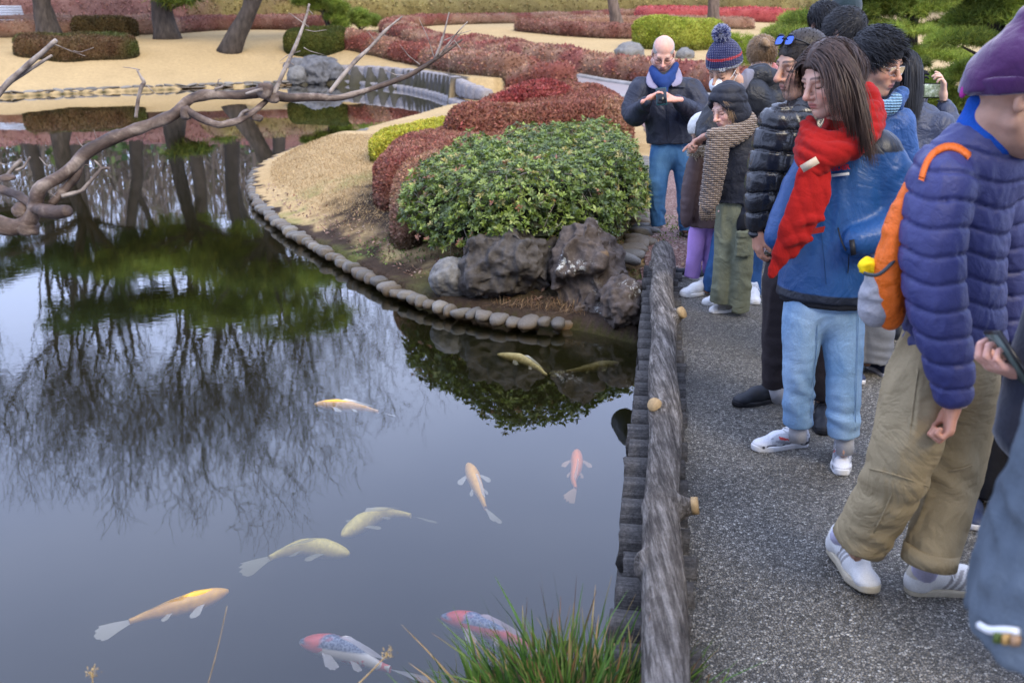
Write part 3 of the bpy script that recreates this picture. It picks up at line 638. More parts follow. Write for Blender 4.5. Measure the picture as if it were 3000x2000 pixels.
def stone_line(label, px_or_pts, step, size, z, name='stone_edging', group=None, jit=.01, cat='stone edging', close=.98, zf=None):
    pts = np.array(px_or_pts); L_ = np.linalg.norm(np.diff(pts, axis=0), axis=1).sum(); n = int(L_/step); c = resample(pts, n+1); T = np.gradient(c, axis=0)
    th = thing(name, label, cat, (c[0][0], c[0][1], z), group)
    cc_ = [0.0]
    while cc_[-1] < n-.6: cc_.append(cc_[-1]+random.uniform(.68, 1.32))
    n = len(cc_)-1; full = c; ix = np.arange(len(full)); step0 = step
    gp = lambda q: np.array([np.interp(q, ix, full[:, 0]), np.interp(q, ix, full[:, 1])])
    for i in range(n):
        m = gp((cc_[i]+cc_[i+1])/2); e_ = gp(cc_[i+1])-gp(cc_[i]); a = math.atan2(e_[1], e_[0]); k = .75+.5*random.random(); step = step0*(cc_[i+1]-cc_[i])
        zz = z if zf is None else zf(m)
        put_stone(th, (m[0]+random.uniform(-jit, jit), m[1]+random.uniform(-jit, jit), zz+random.uniform(-.008, .008)), (step*.5*close*(.92+.28*random.random()), size[1]*k, size[2]*(.75+.4*random.random())), a+random.uniform(-.35, .35), (random.uniform(-.2, .2), random.uniform(-.2, .2)))
    return th
near = [p for p in shore[4:24]]
near_line = np.array([PZ(x, y-8, -.2)[:2] for x, y in [(1660, 945), (1600, 945), (1540, 940), (1470, 935), (1400, 922), (1320, 908), (1250, 888), (1170, 858), (1100, 822), (1020, 778), (940, 732), (870, 692), (810, 648), (765, 610), (745, 575), (738, 540), (750, 508), (792, 480), (852, 452), (930, 427), (1020, 402), (1075, 385)]])
stone_line('row of rounded river cobbles edging the near lawn along the waterline', near_line, .118, (.06, .070, .046), WZ+.058, jit=.012)
# second, half sunken row nearer the rocks
low_line = np.array([PZ(x, y, WZ)[:2] for x, y in [(1700, 962), (1640, 958), (1560, 957), (1480, 950), (1400, 940), (1340, 926)]])
stone_line('scattered half sunken cobbles in the shallow water below the edging row', low_line, .17, (.06, .06, .045), WZ+.004, jit=.02, close=.75)
path_line = np.array([PZ(x, y, .0)[:2] for x, y in [(1822, 765), (1850, 742), (1868, 715), (1885, 690), (1888, 655), (1892, 620), (1895, 590), (1895, 560), (1895, 530), (1893, 500), (1890, 470)]])
stone_line('curving line of large smooth grey cobbles between the green shrub and the red gravel path', path_line, .165, (.08, .105, .06), .01, jit=.012)
for (x, y, s) in [(1800, 766, .085)]: pass
back_line = np.array([PZ(x, y, .05)[:2] for x, y in [(1560, 350), (1640, 348), (1720, 345), (1800, 343), (1870, 341)]])
stone_line('pale stone kerb along the back gravel path below the rust coloured hedge', back_line, .42, (.2, .14, .07), .07, close=.92)
far_line = np.array([PZ(x, y, WZ)[:2] for x, y in [(-260, 297), (0, 285), (150, 277), (300, 270), (500, 262), (700, 255), (860, 249), (960, 245)]])
for dz, lab in ((.04, 'low course of small stones along the far bank waterline'), (.115, 'second course of small stones on the far bank under the dry lawn')):
    stone_line(lab, far_line+[0, dz*.4], .42 if dz < .1 else .30, (.2, .12, .045), WZ+dz, close=.97, group='stone courses along the far bank')
# ---- curved stone wall at the end of the pond
W_px = [(975, 246), (1040, 250), (1120, 257), (1200, 266), (1270, 281), (1320, 297), (1350, 312), (1400, 322)]
wl_ = np.array([PZ(x, y-2, WZ)[:2] for x, y in W_px]); wl_ = smooth_line(wl_, 60, 2)
wall = thing('stone_wall', 'curved low wall of grey fitted stones with a ledge around the end of the pond', 'wall', (wl_[0][0], wl_[0][1], WZ))
seg = np.linalg.norm(np.diff(wl_, axis=0), axis=1); nrm = np.gradient(wl_, axis=0); nrm = np.stack([nrm[:, 1], -nrm[:, 0]], 1)/np.linalg.norm(nrm, axis=1)[:, None]; nrm = -nrm
if (nrm[10]*np.array([0, 1])).sum() < 0: nrm = -nrm
WALLM = rockmat('grey_pink_wall_stone', (.20, .18, .18), (.34, .31, .30), None, 2.5, 12, .02)
def block(k):
    v, f = stone_mesh(40+k, 14, 9); n_ = v/np.linalg.norm(v, axis=1)[:, None]; b = n_/np.abs(n_).max(1)[:, None]; v = b*.72+n_*.28*1.2+np.random.default_rng(k).normal(0, .015, v.shape); return v*(1+.06*vnoise(v*1.5+k*5, k))[:, None], f
WST = [mesh('wall_stone', *block(k), mats=[WALLM]) for k in range(5)]
def wst(p, s, a):
    o = bpy.data.objects.new('stone', random.choice(WST)); COL.objects.link(o); o.parent = wall; o.location = tuple(float(q) for q in np.array(p)-np.array(wall.location)); o.scale = s; o.rotation_euler = (random.uniform(-.08, .08), 0, a)
L_ = seg.sum(); cur = resample(wl_, int(L_/.47)); Tn = np.gradient(cur, axis=0); Nn = np.stack([-Tn[:, 1], Tn[:, 0]], 1)/np.linalg.norm(Tn, axis=1)[:, None]
for i in range(len(cur)):
    a = math.atan2(Tn[i][1], Tn[i][0]); q = cur[i]
    wst((q[0]-Nn[i][0]*.03, q[1]-Nn[i][1]*.03, WZ+.03), (.235, .16, .11), a)
    h = .50 if i < len(cur)*.8 else .50-.2*(i-len(cur)*.8)/(len(cur)*.2)
    wst((q[0]+Nn[i][0]*.16, q[1]+Nn[i][1]*.16, WZ+.22+h*.35), (.26*random.uniform(.94, 1.04), .15, h*.44*random.uniform(.92, 1.06)), a)
# ================================================================= leafy green shrub (broad glossy leaves in whorls)
LEAFG = None
def glossy_leaf(name, vcol=True):
    t = NT(name); c = t.mix(1, t.col(), t.ramp(t.noise(60, 2), [(.3, (.8,)*3), (.7, (1.2,)*3)]), 'MULTIPLY'); t.fin(c, .33, None, .5)
    a = t.n('ShaderNodeBsdfTranslucent', {'Color': c}); m = t.n('ShaderNodeMixShader', {0: .18, 1: t.b.outputs[0], 2: a.outputs[0]}); t.l(m.outputs[0], t.out.inputs[0]); return t.m
GLOSS = glossy_leaf('glossy_broad_leaf')
bark = mat('twig_bark', (.10, .075, .06), .85, .3, 40, .4)
sh_px = [(1150, 560), (1170, 500), (1230, 455), (1330, 425), (1420, 405), (1500, 378), (1600, 362), (1720, 360), (1820, 365), (1880, 385), (1900, 430), (1905, 480), (1880, 560), (1820, 600), (1720, 625), (1600, 630), (1480, 640), (1350, 640), (1240, 640), (1180, 610)]
SH_H = .62
shp = TP(SH_H-.06, *sh_px)
shp = (shp-shp.mean(0))*.97+shp.mean(0)
shrub = thing('leafy_shrub', 'big rounded evergreen shrub with glossy green leaf whorls and bare twigs beside the path', 'shrub', (shp[:, 0].mean(), shp[:, 1].mean(), 0))
rg = np.random.default_rng(77)
F = Field((shp[:, 0].min()-.3, shp[:, 1].min()-.3, -.05), (shp[:, 0].max()+.3, shp[:, 1].max()+.3, .95), .035)
gx = F.lo[0]+np.arange(F.n[0])*F.vox; gy = F.lo[1]+np.arange(F.n[1])*F.vox; gz = F.lo[2]+np.arange(F.n[2])*F.vox
XX, YY = np.meshgrid(gx, gy, indexing='ij'); dd, _ = pldist(shp, XX, YY, True); d2 = np.where(inside(shp, XX, YY), -dd, dd)
bumps = .09*vnoise(np.stack([XX*2.2, YY*2.2, XX*0], -1), 31)+.05*vnoise(np.stack([XX*5, YY*5, XX*0], -1), 32)
rr = .30; zz = gz[None, None]
dx = d2[..., None]+rr-bumps[..., None]-.0*zz; dz = zz-(SH_H+bumps)[..., None]+rr
F.F = (np.sqrt(np.maximum(dx, 0)**2+np.maximum(dz, 0)**2)+np.minimum(np.maximum(dx, dz), 0)-rr).astype(np.float32)
F.F = np.maximum(F.F, ((.16+bumps)[..., None]-zz+0*dx).astype(np.float32))
sv, sf = F.mesh(); SNm = vnormals(sv, sf)
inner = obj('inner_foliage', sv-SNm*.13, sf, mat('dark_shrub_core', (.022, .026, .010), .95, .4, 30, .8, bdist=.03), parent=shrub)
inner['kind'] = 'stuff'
def whorl(rng, n=None, L=.039):
    n = n or rng.integers(6, 10); vs, fs = [], []; k = 0
    for i in range(n):
        a = i*2.4+rng.random()*.5; el = rng.uniform(.1, .85); d = np.array([math.cos(a)*math.cos(el), math.sin(a)*math.cos(el), math.sin(el)]); s = unit(np.cross(d, [0, 0, 1])); up = np.cross(s, d); l = L*(.7+.5*rng.random()); w = l*.40
        vs += [d*l*.08, d*l*.55+s*w*.5+up*l*.07, d*l-up*l*.05, d*l*.55-s*w*.5+up*l*.07, d*l*.55]
        fs += [[k, k+1, k+4, k], [k+1, k+2, k+4, k], [k, k+4, k+3, k], [k+4, k+2, k+3, k]]; k += 5
    f3 = []
    for i in range(n):
        b0 = i*5; f3 += [[b0, b0+1, b0+4], [b0+1, b0+2, b0+4], [b0, b0+4, b0+3], [b0+4, b0+2, b0+3]]
    return np.array(vs), np.array(f3)
WH = [whorl(np.random.default_rng(k)) for k in range(8)]
pal = np.array([[.075, .115, .02], [.12, .175, .03], [.17, .23, .04], [.055, .085, .025], [.22, .27, .06], [.30, .26, .08], [.30, .13, .07]])*1.18; pw = np.array([.25, .27, .18, .14, .09, .05, .02])
def frame_to(n, rng):
    z = unit(n); x = unit(np.cross(z, rng.normal(0, 1, 3))); y = np.cross(z, x); return np.stack([x, y, z], 1)
visf = lambda c, n: (n[:, 2] > -.25)*np.where(((c-np.array([0, 0, CAMH]))*n).sum(1) < .25, 1, .12)
NW = 7600; P_, N_ = sample_faces(sv, sf, NW, rg, visf)
vs, fs, cs = [], [], []; k = 0
near_idx = set(np.argsort(np.linalg.norm(P_-np.array([.1, 6.0, .3]), axis=1))[:290])
for i in range(NW):
    wv_, wf_ = WH[i % 8]; R = frame_to(N_[i]*.7+[0, 0, .55]+rg.normal(0, .35, 3), rg); s = rg.uniform(.75, 1.25); off = rg.uniform(-.10, .035)
    V = (wv_*s)@R.T+P_[i]+N_[i]*off; cc = pal[rg.choice(7, p=pw)]*rg.uniform(.75, 1.25); 
    CC = np.tile(cc, (len(V), 1))*(rg.uniform(.8, 1.2, (len(V)//5, 1)).repeat(5, 0))
    if i in near_idx:
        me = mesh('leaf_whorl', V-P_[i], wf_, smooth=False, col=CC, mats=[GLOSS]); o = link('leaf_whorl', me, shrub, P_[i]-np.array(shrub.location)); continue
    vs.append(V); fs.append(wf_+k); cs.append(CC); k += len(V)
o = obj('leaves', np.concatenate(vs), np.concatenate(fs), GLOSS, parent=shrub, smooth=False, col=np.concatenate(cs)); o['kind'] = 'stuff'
tw = []
pc = np.array([shp[:, 0].mean(), shp[:, 1].mean(), 0])
for i in range(420):
    j = rg.integers(NW); e = P_[j]+N_[j]*.0; s0 = np.array([pc[0]+(e[0]-pc[0])*rg.uniform(.55, .85), pc[1]+(e[1]-pc[1])*rg.uniform(.55, .85), rg.uniform(-.02, .1)])
    m = (s0+e)/2+rg.normal(0, .04, 3); tw.append(tube(smooth_line([s0, m, e], 6, 1), np.linspace(.006, .002, 6), 4, caps=False))
for i in range(300):
    j = rg.integers(NW); e = P_[j]-N_[j]*.03; dr_ = unit(np.cross(N_[j], rg.normal(0, 1, 3))); tw.append(tube([e-dr_*.09, e+N_[j]*.02+rg.normal(0, .012, 3), e+dr_*.09], [.0028, .0025, .0015], 3, caps=False))
v, f = joinm(tw); o = obj('twigs', v, f, mat('grey_twig', (.24, .20, .18), .8, .3, 40, 0), parent=shrub); o['kind'] = 'stuff'
# ================================================================= leaf litter, dry blades, small green weeds on the soil
def litter(name, label, n, xr, yr, size, cols, seed, mask, up=.4, z=.006, aspect=.5, kind='stuff', m=None):
    rg = np.random.default_rng(seed); x = rg.uniform(*xr, n*6); y = rg.uniform(*yr, n*6); k = mask(x, y); x, y = x[k][:n], y[k][:n]
    P = np.stack([x, y, height(x, y)+z], 1); N = np.tile([0, 0, 1.], (len(P), 1))
    D = rg.normal(0, 1, (len(P), 3)); D[:, 2] = np.abs(D[:, 2])*up; D /= np.linalg.norm(D, axis=1)[:, None]; S = np.cross(N+rg.normal(0, .3, N.shape), D); S /= np.linalg.norm(S, axis=1)[:, None]
    l = size*rg.uniform(.6, 1.3, (len(P), 1)); v = np.stack([P, P+D*l*.5+S*l*aspect*.5+[0, 0, .003], P+D*l, P+D*l*.5-S*l*aspect*.5], 1).reshape(-1, 3)
    cc = np.array(cols)[rg.integers(len(cols), size=len(P))]*rg.uniform(.7, 1.3, (len(P), 1))
    return tag(obj(name, v, np.arange(len(v)).reshape(-1, 4), m or LEAF, smooth=False, col=np.repeat(cc, 4, 0)), label, None, None, kind)
def soil_mask(x, y):
    d, _ = pldist(pond_poly, x, y, True); ins = inside(pond_poly, x, y); bw = interp(y, [5.5, 6.6, 8, 10, 12, 16], [2.2, 1.3, .6, .38, .2, .1])
    return (~ins) & (d > .12) & (d < bw*(.6+.8*np.random.default_rng(1).random(len(x)))) & (x < 2.2) & (x > -4)
litter('leaf_litter', 'dry brown fallen leaves on the bare soil behind the cobbles', 2600, (-4, 2.2), (5.2, 12), .035, [(.24, .13, .085), (.33, .20, .14), (.16, .085, .06), (.40, .28, .20), (.12, .07, .05)], 5, soil_mask)
def lawn_mask(x, y):
    d, _ = pldist(pond_poly, x, y, True); return (~inside(pond_poly, x, y)) & (d > .25) & (x < 1.2) & (x > -5.5) & (~soil_mask(x, y)) & (np.hypot(x-BUSH_C[0], y-BUSH_C[1]) > 1.3)
litter('dry_grass', 'short dry tan grass blades over the near lawn', 60000, (-5.5, 1.2), (6.5, 15.5), .035, [(.44, .31, .16), (.50, .37, .20), (.38, .26, .13), (.29, .21, .10)], 6, lawn_mask, up=1.2, z=0, aspect=.14)
litter('ground_weeds', 'small green weeds sprouting around the foot of the leafy shrub', 2600, (-1.8, 2.2), (5.6, 9), .022, [(.10, .17, .03), (.15, .22, .04), (.07, .12, .03)], 8, lambda x, y: (vnoise(np.stack([x*2.5, y*2.5, x*0], -1), 5) > .05) & (np.abs(np.hypot((x-BUSH_C[0]), (y-BUSH_C[1]))-1.9) < .75) & (~inside(pond_poly, x, y)), up=1.2, aspect=.6)
litter('dry_straw', 'tufts of dry straw at the foot of the rocks', 900, (-.6, .9), (5.7, 6.7), .07, [(.26, .17, .09), (.20, .12, .07)], 9, lambda x, y: (np.hypot(x+.05, y-6.35) < .55) & (~inside(pond_poly, x, y)), up=1.6, z=0, aspect=.06)
# ================================================================= log decking and rail
t = NT('charred_deck_log'); n1 = t.noise(14, 5, .7, stretch=(.25, 3, 3)); n2 = t.noise(90, 4, .8)
c = t.mix(1, t.ramp(n1, [(.3, (.018, .016, .015)), (.7, (.085, .077, .070))]), t.ramp(n2, [(.4, (.7,)*3), (.75, (2.2,)*3)]), 'MULTIPLY')
DECK = t.fin(c, .72, t.bump(n1, .9, .012, t.bump(n2, .4, .004)), .3)
deck = thing('log_decking', 'row of short dark logs laid side by side along the pond edge under the rail', 'edging', (RAIL_N[0], RAIL_N[1], 0))
nd = unit([_rd[1], -_rd[0]]); Ld = np.linalg.norm(RAIL_F-RAIL_N); k = 0; s_ = -.6
rg = np.random.default_rng(5)
lm = []
for q in range(5):
    n = 9; ns = 14; xs = np.linspace(0, .235, n); v, f = tube(np.stack([xs, xs*0, xs*0], 1), 1.0, ns, True); rr_ = .086
    v[:, 1] *= rr_; v[:, 2] *= rr_*.9; v = v+np.stack([v[:, 0]*0, v[:, 1]*0, v[:, 2]*0], 1)
    v[:, 1:] *= (1+.06*fbm(np.stack([v[:, 0]*3, v[:, 1]*20, v[:, 2]*20], -1)+q*9, 2, q))[:, None]; v[:, 0] += .008*vnoise(v*40+q)
    lm.append(mesh('deck_log', v, f, mats=[DECK]))
while s_ < Ld+.05:
    p = RAIL_N+_rd*s_; off = rg.choice([0, 0, .008, -.012, .015])-.0
    o = bpy.data.objects.new('log', lm[rg.integers(5)]); COL.objects.link(o); o.parent = deck
    o.location = (p[0]-nd[0]*off-deck.location[0], p[1]-nd[1]*off-deck.location[1], -.03+rg.uniform(-.006, .006)); o.rotation_euler = (rg.uniform(0, 6), 0, math.atan2(nd[1], nd[0])+rg.uniform(-.02, .02)); pw_ = rg.uniform(.88, 1.04); o.scale = (1, pw_, 1); s_ += .185*pw_
# piles below, standing in the water
for q in range(int((Ld+.6)/.17)):
    p = RAIL_N+_rd*(-.55+q*.17)+nd*.07; v, f = tube([(p[0], p[1], -.9), (p[0], p[1], -.5), (p[0], p[1], -.08)], .083, 10); obj('pile', v, f, DECK, parent=deck)
t = NT('weathered_log_bark'); n1 = t.noise(30, 6, .75, stretch=(1.8, .12, 1.8), dist=.12); n2 = t.noise(5, 4); n3 = t.noise(160, 3)
c = t.ramp(n1, [(.31, (.03, .024, .02)), (.48, (.14, .118, .098)), (.66, (.42, .375, .33))])
sy = t.n('ShaderNodeSeparateXYZ', {0: t.tc.outputs['Object']}).outputs['Y']
c = t.mix(1, c, t.ramp(n2, [(.3, (.5,)*3), (.7, (1.25,)*3)]), 'MULTIPLY'); c = t.mix(1, c, t.ramp(n3, [(.3, (.8,)*3), (.7, (1.15,)*3)]), 'MULTIPLY')
BARK = t.fin(c, .8, t.bump(n1, 1.0, .03, t.bump(n3, .3, .002)), .25)
CUT = mat('fresh_cut_wood', (.40, .27, .13), .75, .2, 60, .3)
rail = thing('log_rail', 'long knotty grey log laid as a low rail along the pond side of the path', 'rail', PZ(1944, 1400, .0))
cl = np.array([PZ(x, y, .125) for x, y in [(1950, 2060), (1945, 1900), (1940, 1750), (1938, 1600), (1941, 1500), (1946, 1380), (1948, 1250), (1944, 1100), (1944, 1000), (1942, 900), (1940, 830), (1941, 795)]]); cl = smooth_line(cl, 26, 4)+np.stack([.006*np.sin(np.arange(26)*.8), np.zeros(26), .004*np.sin(np.arange(26)*.55)], 1)
F = Field(cl.min(0)-.14, cl.max(0)+.14, .009)
rgl = np.random.default_rng(3); rad = np.linspace(.060, .070, 26)+.003*np.sin(np.arange(26)*.7)+rgl.uniform(-.001, .001, 26)
F.chain(cl, rad, .05, mod=lambda t, x, y, z: .005*np.abs(vnoise(np.stack(np.broadcast_arrays(x*42, y*2.2, z*42), -1), 4))*.6-.001)
stubs = [((2004, 1470), (.10, -.02, .02), .030), ((1912, 1203), (-.05, -.055, .065), .030), ((1996, 925), (.075, -.045, .05), .034)]
sp = []
for (px_, d_, r_) in stubs:
    base = cl[np.argmin(np.linalg.norm(cl-PZ(px_[0], px_[1], .125), axis=1))]; yb = PZ(px_[0], px_[1], .15)[1]; base = np.array([np.interp(yb, cl[:, 1], cl[:, 0]), yb, .125]); e = base+unit(d_)*.088
    F.cap(base, e, r_*1.5, r_, .05); sp.append((e, unit(d_), r_))
    sl, g = F.win(e-.1, e+.12, 0)
kh = PZ(1882, 1655, .13); F.ell(kh+[-.0, 0, 0], (.03, .05, .035), None, .03); F.ell(kh+[-.02, 0, .01], (.022, .03, .018), None, .008, 's')
v, f = F.mesh()
obj('log', v, f, BARK, parent=rail)
for e, d_, r_ in sp:
    p0_ = e+d_*(r_-.004); v, f = tube([p0_-d_*.012, p0_+d_*.010], [r_*1.02, r_*.97], 14, jitter=.05, seed=2); obj('cut_end', v, f, CUT, parent=rail)
rail2 = thing('log_rail', 'short upright looking end of the second rail log beyond the first, beside the children', 'rail', PZ(1946, 770, 0))
cl2 = np.array([PZ(1946, 800, .13), PZ(1945, 780, .15), PZ(1944, 760, .165), PZ(1940, 735, .17)]); F = Field(cl2.min(0)-.16, cl2.max(0)+.16, .009)
F.chain(cl2, [.075, .08, .082, .074], .03, mod=lambda t, x, y, z: .006*np.abs(vnoise(np.stack(np.broadcast_arrays(x*34, y*5, z*34), -1), 4))-.003); F.half(cl2[-1]+[0, .02, 0], (0, 1, .1))
F.cap(cl2[1]+[-.02, 0, .03], cl2[1]+[-.07, -.03, .02], .04, .035, .03)
v, f = F.mesh(); obj('log', v, f, BARK, parent=rail2)
# ================================================================= bare crape myrtle branch over the water
t = NT('smooth_mottled_bark'); n1 = t.noise(9, 5, .6, stretch=(1, 1, 1.5), dist=.6); n2 = t.noise(70, 4, .7)
c = t.ramp(n1, [(.34, (.040, .026, .020)), (.52, (.11, .075, .058)), (.70, (.30, .24, .195))]); c = t.mix(1, c, t.ramp(n2, [(.3, (.8,)*3), (.7, (1.2,)*3)]), 'MULTIPLY')
MYR = t.fin(c, .6, t.bump(n2, .6, .003, t.bump(n1, .7, .01)), .35)
t = NT('pale_twig_bark'); n1 = t.noise(22, 4, .6); MYP = t.fin(t.ramp(n1, [(.34, (.08, .055, .045)), (.62, (.33, .28, .24))]), .6, t.bump(n1, .5, .003), .3)
BY = 3.25
def bpt(px, py, dy=0): return PY(px, py, BY+dy)
def brr(r): return r*.76*(BY/math.cos(PITCH))/FPX
def bline(pts, n=None):
    P = np.array([list(bpt(x, y, dy))+[brr(r)] for x, y, r, dy in pts]); n = n or len(pts)*5
    Q = resample(P, n)
    for _ in range(2): Q[1:-1] = (Q[:-2]+2*Q[1:-1]+Q[2:])/4
    return Q[:, :3], Q[:, 3]
br = thing('bare_tree', 'bare smooth barked branch with cut knobs reaching over the pond from the left', 'tree', bpt(-700, 1100))
mainl = [(-620, 900, 60, -.5), (-420, 760, 44, -.3), (-200, 640, 36, -.1), (-60, 640, 33, 0), (40, 672, 34, 0), (92, 650, 32, 0), (104, 600, 27, 0), (112, 548, 25, 0), (155, 530, 23, 0), (205, 500, 23, .03), (250, 445, 24, .05), (330, 405, 23, .08), (430, 368, 22, .12), (520, 335, 23, .15), (545, 292, 21, .17), (600, 277, 19, .2), (700, 280, 17, .22), (770, 268, 23, .25), (830, 288, 16, .27), (920, 284, 15, .3), (990, 290, 13, .32), (1080, 264, 11, .35), (1200, 222, 10, .4), (1280, 172, 8, .42), (1355, 116, 4, .45)]
Q, Rr = bline(mainl, 120)
F = Field(Q.min(0)-.08, Q.max(0)+.08, .010) if False else None
def tubes(lines, name, m, ns=10, seed=0):
    ps = []
    for i, l in enumerate(lines):
        q, r = bline(l); r = r*(1+.10*vnoise(np.stack([np.arange(len(r))*.55, r*0, r*0+i], -1))); v, f = tube(q, r, ns, True, .05, seed+i); obj(name, v, f, m, parent=br)
q, r = Q, Rr*(1+.13*vnoise(np.stack([np.arange(120)*.5, Rr*0, Rr*0], -1))); v, f = tube(q, r, 14, True, .04, 1); obj('limb', v, f, MYR, parent=br)
def knob(x, y, r, dy, sq=(1, 1, 1), seed=0):
    sv_, sf_ = stone_mesh(seed, 14, 9); c0 = bpt(x, y, dy); tr_ = [a for a in sf_ if len(a) == 3]; qd = [a for a in sf_ if len(a) == 4]
    me = mesh('knob', sv_*(1+.18*fbm(sv_*2.5+seed, 3, seed))[:, None]*brr(r)*np.array(sq), sf_, mats=[MYR]); link('knob', me, br, c0-np.array(br.location))
for a in [(775, 262, 32, .23, (1, .9, 1)), (800, 285, 28, .25, (1.1, .9, .8)), (62, 615, 30, .02, (1, .9, 1)), (752, 345, 17, .2, (1.3, 1, .8)), (240, 468, 22, .07, (1, 1, 1.1)), (545, 330, 26, .15, (.9, .9, 1.2)), (345, 392, 26, .1, (.9, .9, .9)), (80, 668, 36, 0, (1.1, .9, .8)), (20, 520, 20, 0, (1.4, 1, .7))]: knob(*a, seed=int(a[0]))
tubes([[(95, 605, 22, 0), (130, 618, 24, -.05), (170, 622, 24, -.08), (200, 618, 20, -.1)], [(545, 320, 15, .15), (580, 345, 13, .13), (640, 368, 13, .12), (700, 355, 13, .15), (740, 330, 12, .2), (785, 292, 9, .25)],
       [(150, 600, 15, 0), (185, 560, 15, .02), (222, 520, 17, .04), (240, 470, 16, .06), (275, 445, 12, .07), (310, 415, 10, .08)], [(95, 600, 17, 0), (50, 570, 17, .05), (20, 562, 15, .08), (-60, 525, 14, .1)]], 'side_limb', MYR, 12, 40)
lines = [[(800, 280, 10, .25), (838, 195, 8, .28), (868, 130, 7, .3), (888, 78, 6, .33), (900, 40, 5, .35), (906, 12, 4, .36)],
         [(965, 272, 9, .3), (1010, 215, 8, .33), (1045, 175, 9, .36), (1085, 140, 6, .38), (1120, 100, 7, .4), (1140, 80, 5, .41), (1180, 48, 3, .42)],
         [(398, 345, 7, .12), (405, 290, 7, .13), (415, 250, 8, .13), (425, 243, 8, .13), (412, 225, 5, .13), (402, 205, 4, .13)],
         [(180, 575, 9, 0), (240, 560, 7, .02), (275, 520, 7, .04), (298, 495, 6, .04), (300, 490, 6, .04), (322, 494, 5, .04)], [(298, 492, 5, .04), (285, 478, 4, .04), (276, 470, 3, .04)],
         [(-40, 320, 12, .1), (30, 235, 11, .1), (100, 175, 10, .1), (165, 118, 8, .1)], [(-20, 275, 7, .12), (60, 222, 7, .12), (110, 190, 6, .1), (152, 163, 5, .1)],
         [(-40, 545, 9, .1), (20, 520, 9, .1), (38, 490, 8, .1), (62, 470, 7, .1)], [(45, 500, 6, .1), (70, 490, 5, .1), (88, 460, 4, .1)],
         [(700, 350, 9, .16), (712, 330, 8, .16), (728, 322, 6, .16)], [(1272, 176, 5, .42), (1290, 140, 4, .43), (1303, 90, 3.4, .44), (1316, 36, 2.5, .45)], [(1285, 165, 4, .42), (1320, 120, 3.2, .43), (1345, 90, 2.8, .43), (1370, 64, 2, .44)],
         [(1276, 170, 6, .42), (1290, 135, 5.5, .42), (1297, 108, 4.5, .42)], [(770, 262, 7, .2), (745, 268, 6, .2), (720, 275, 4, .2)], [(630, 262, 5, .2), (650, 255, 5, .2), (655, 250, 4, .2)]]
tubes(lines, 'twig', MYP, 8, 60)
rgt = np.random.default_rng(8); tl = []
for (x, y, dx, dy_, k) in [(905, 80, -60, -42, .33), (880, 150, -60, 30, .3), (890, 140, 60, 22, .3), (895, 88, 62, 0, .33), (905, 30, 12, 10, .36), (1272, 170, -45, -115, .43), (1100, 120, -20, -25, .4), (1230, 190, -60, -60, .4), (1200, 220, -75, -15, .4), (1300, 120, 80, -30, .44), (290, 440, -15, -60, .1), (268, 445, -45, -45, .1), (410, 205, -50, -8, .13), (160, 130, 90, 35, .1), (215, 150, 60, -10, .1), (640, 262, 8, -30, .2), (115, 460, 40, 30, .1), (0, 478, 45, -5, .1), (860, 190, -40, -4, .3), (240, 495, 40, -10, .05), (1300, 150, 55, -60, .44), (130, 560, 40, 20, .0), (430, 250, 25, 25, .13), (1330, 118, 22, 30, .44)]:
    a = (x, y, 2.2, k); m_ = (x+dx*.5+rgt.normal(0, 6), y+dy_*.5+rgt.normal(0, 6), 1.7, k); tl.append([a, m_, (x+dx, y+dy_, 1.0, k)])
tubes(tl, 'fine_twig', MYP, 5, 90)
v, f = tube(smooth_line([bpt(-620, 900, -.5), (-4.0, 2.6, -.1), (-4.1, 2.1, -.5)], 12), np.linspace(.07, .14, 12), 12); obj('trunk', v, f, MYR, parent=br)
# ================================================================= koi
def koimat(name, c1, c2=None, c3=None, th=(.55, .62)):
    t = NT(name); n = t.noise(9, 3, .6); c = t.ramp(t.noise(50, 3), [(.3, tuple(np.array(c1)*.8)), (.7, tuple(np.minimum(np.array(c1)*1.15, .95)))])
    if c2 is not None: c = t.mix(t.ramp(n, [(th[0]-.01, (0,)*3), (th[0]+.01, (1,)*3)]), c, c2)
    if c3 is not None:
        sz = t.n('ShaderNodeSeparateXYZ', {0: t.tc.outputs['Object']}).outputs['Z']; m = t.n('ShaderNodeMapRange', {'Value': sz, 1: .012, 2: .018}).outputs[0]
        sc_ = t.n('ShaderNodeTexVoronoi', {'Vector': t.tc.outputs['Object'], 'Scale': 120}); c3c = t.mix(t.ramp(sc_.outputs['Distance'], [(.3, (0,)*3), (.8, (.6,)*3)]), c3, (.35, .4, .5)); m2 = t.mix(1, m, t.ramp(t.noise(6, 2), [(.42, (0,)*3), (.46, (1,)*3)]), 'MULTIPLY'); c = t.mix(m2, c, c3c)
    return t.fin(c, .35, None, .4)
def finmat(name, c, a=.5):
    t = NT(name); t.fin(c, .5); t.b.inputs['Alpha'].default_value = a; return t.m
KC = dict(cream=(koimat('koi_cream', (.80, .64, .26)), finmat('koi_fin_cream', (.75, .70, .55))), gold=(koimat('koi_gold', (.92, .44, .05)), finmat('koi_fin_white', (.85, .82, .75))), orange=(koimat('koi_orange', (.92, .24, .04)), finmat('koi_fin_orange', (.85, .55, .35))),
          olive=(koimat('koi_olive', (.30, .26, .10)), finmat('koi_fin_olive', (.3, .27, .13))), pale=(koimat('koi_pale', (.85, .66, .16)), finmat('koi_fin_pale', (.66, .64, .52))), blue=(koimat('koi_blue_red_white', (.60, .10, .08), (.62, .58, .55), (.03, .045, .09), (.50, .6)), finmat('koi_fin_grey', (.7, .66, .68))), red=(koimat('koi_red_blue', (.62, .07, .055), None, (.05, .08, .18)), finmat('koi_fin_pink', (.7, .55, .6))))
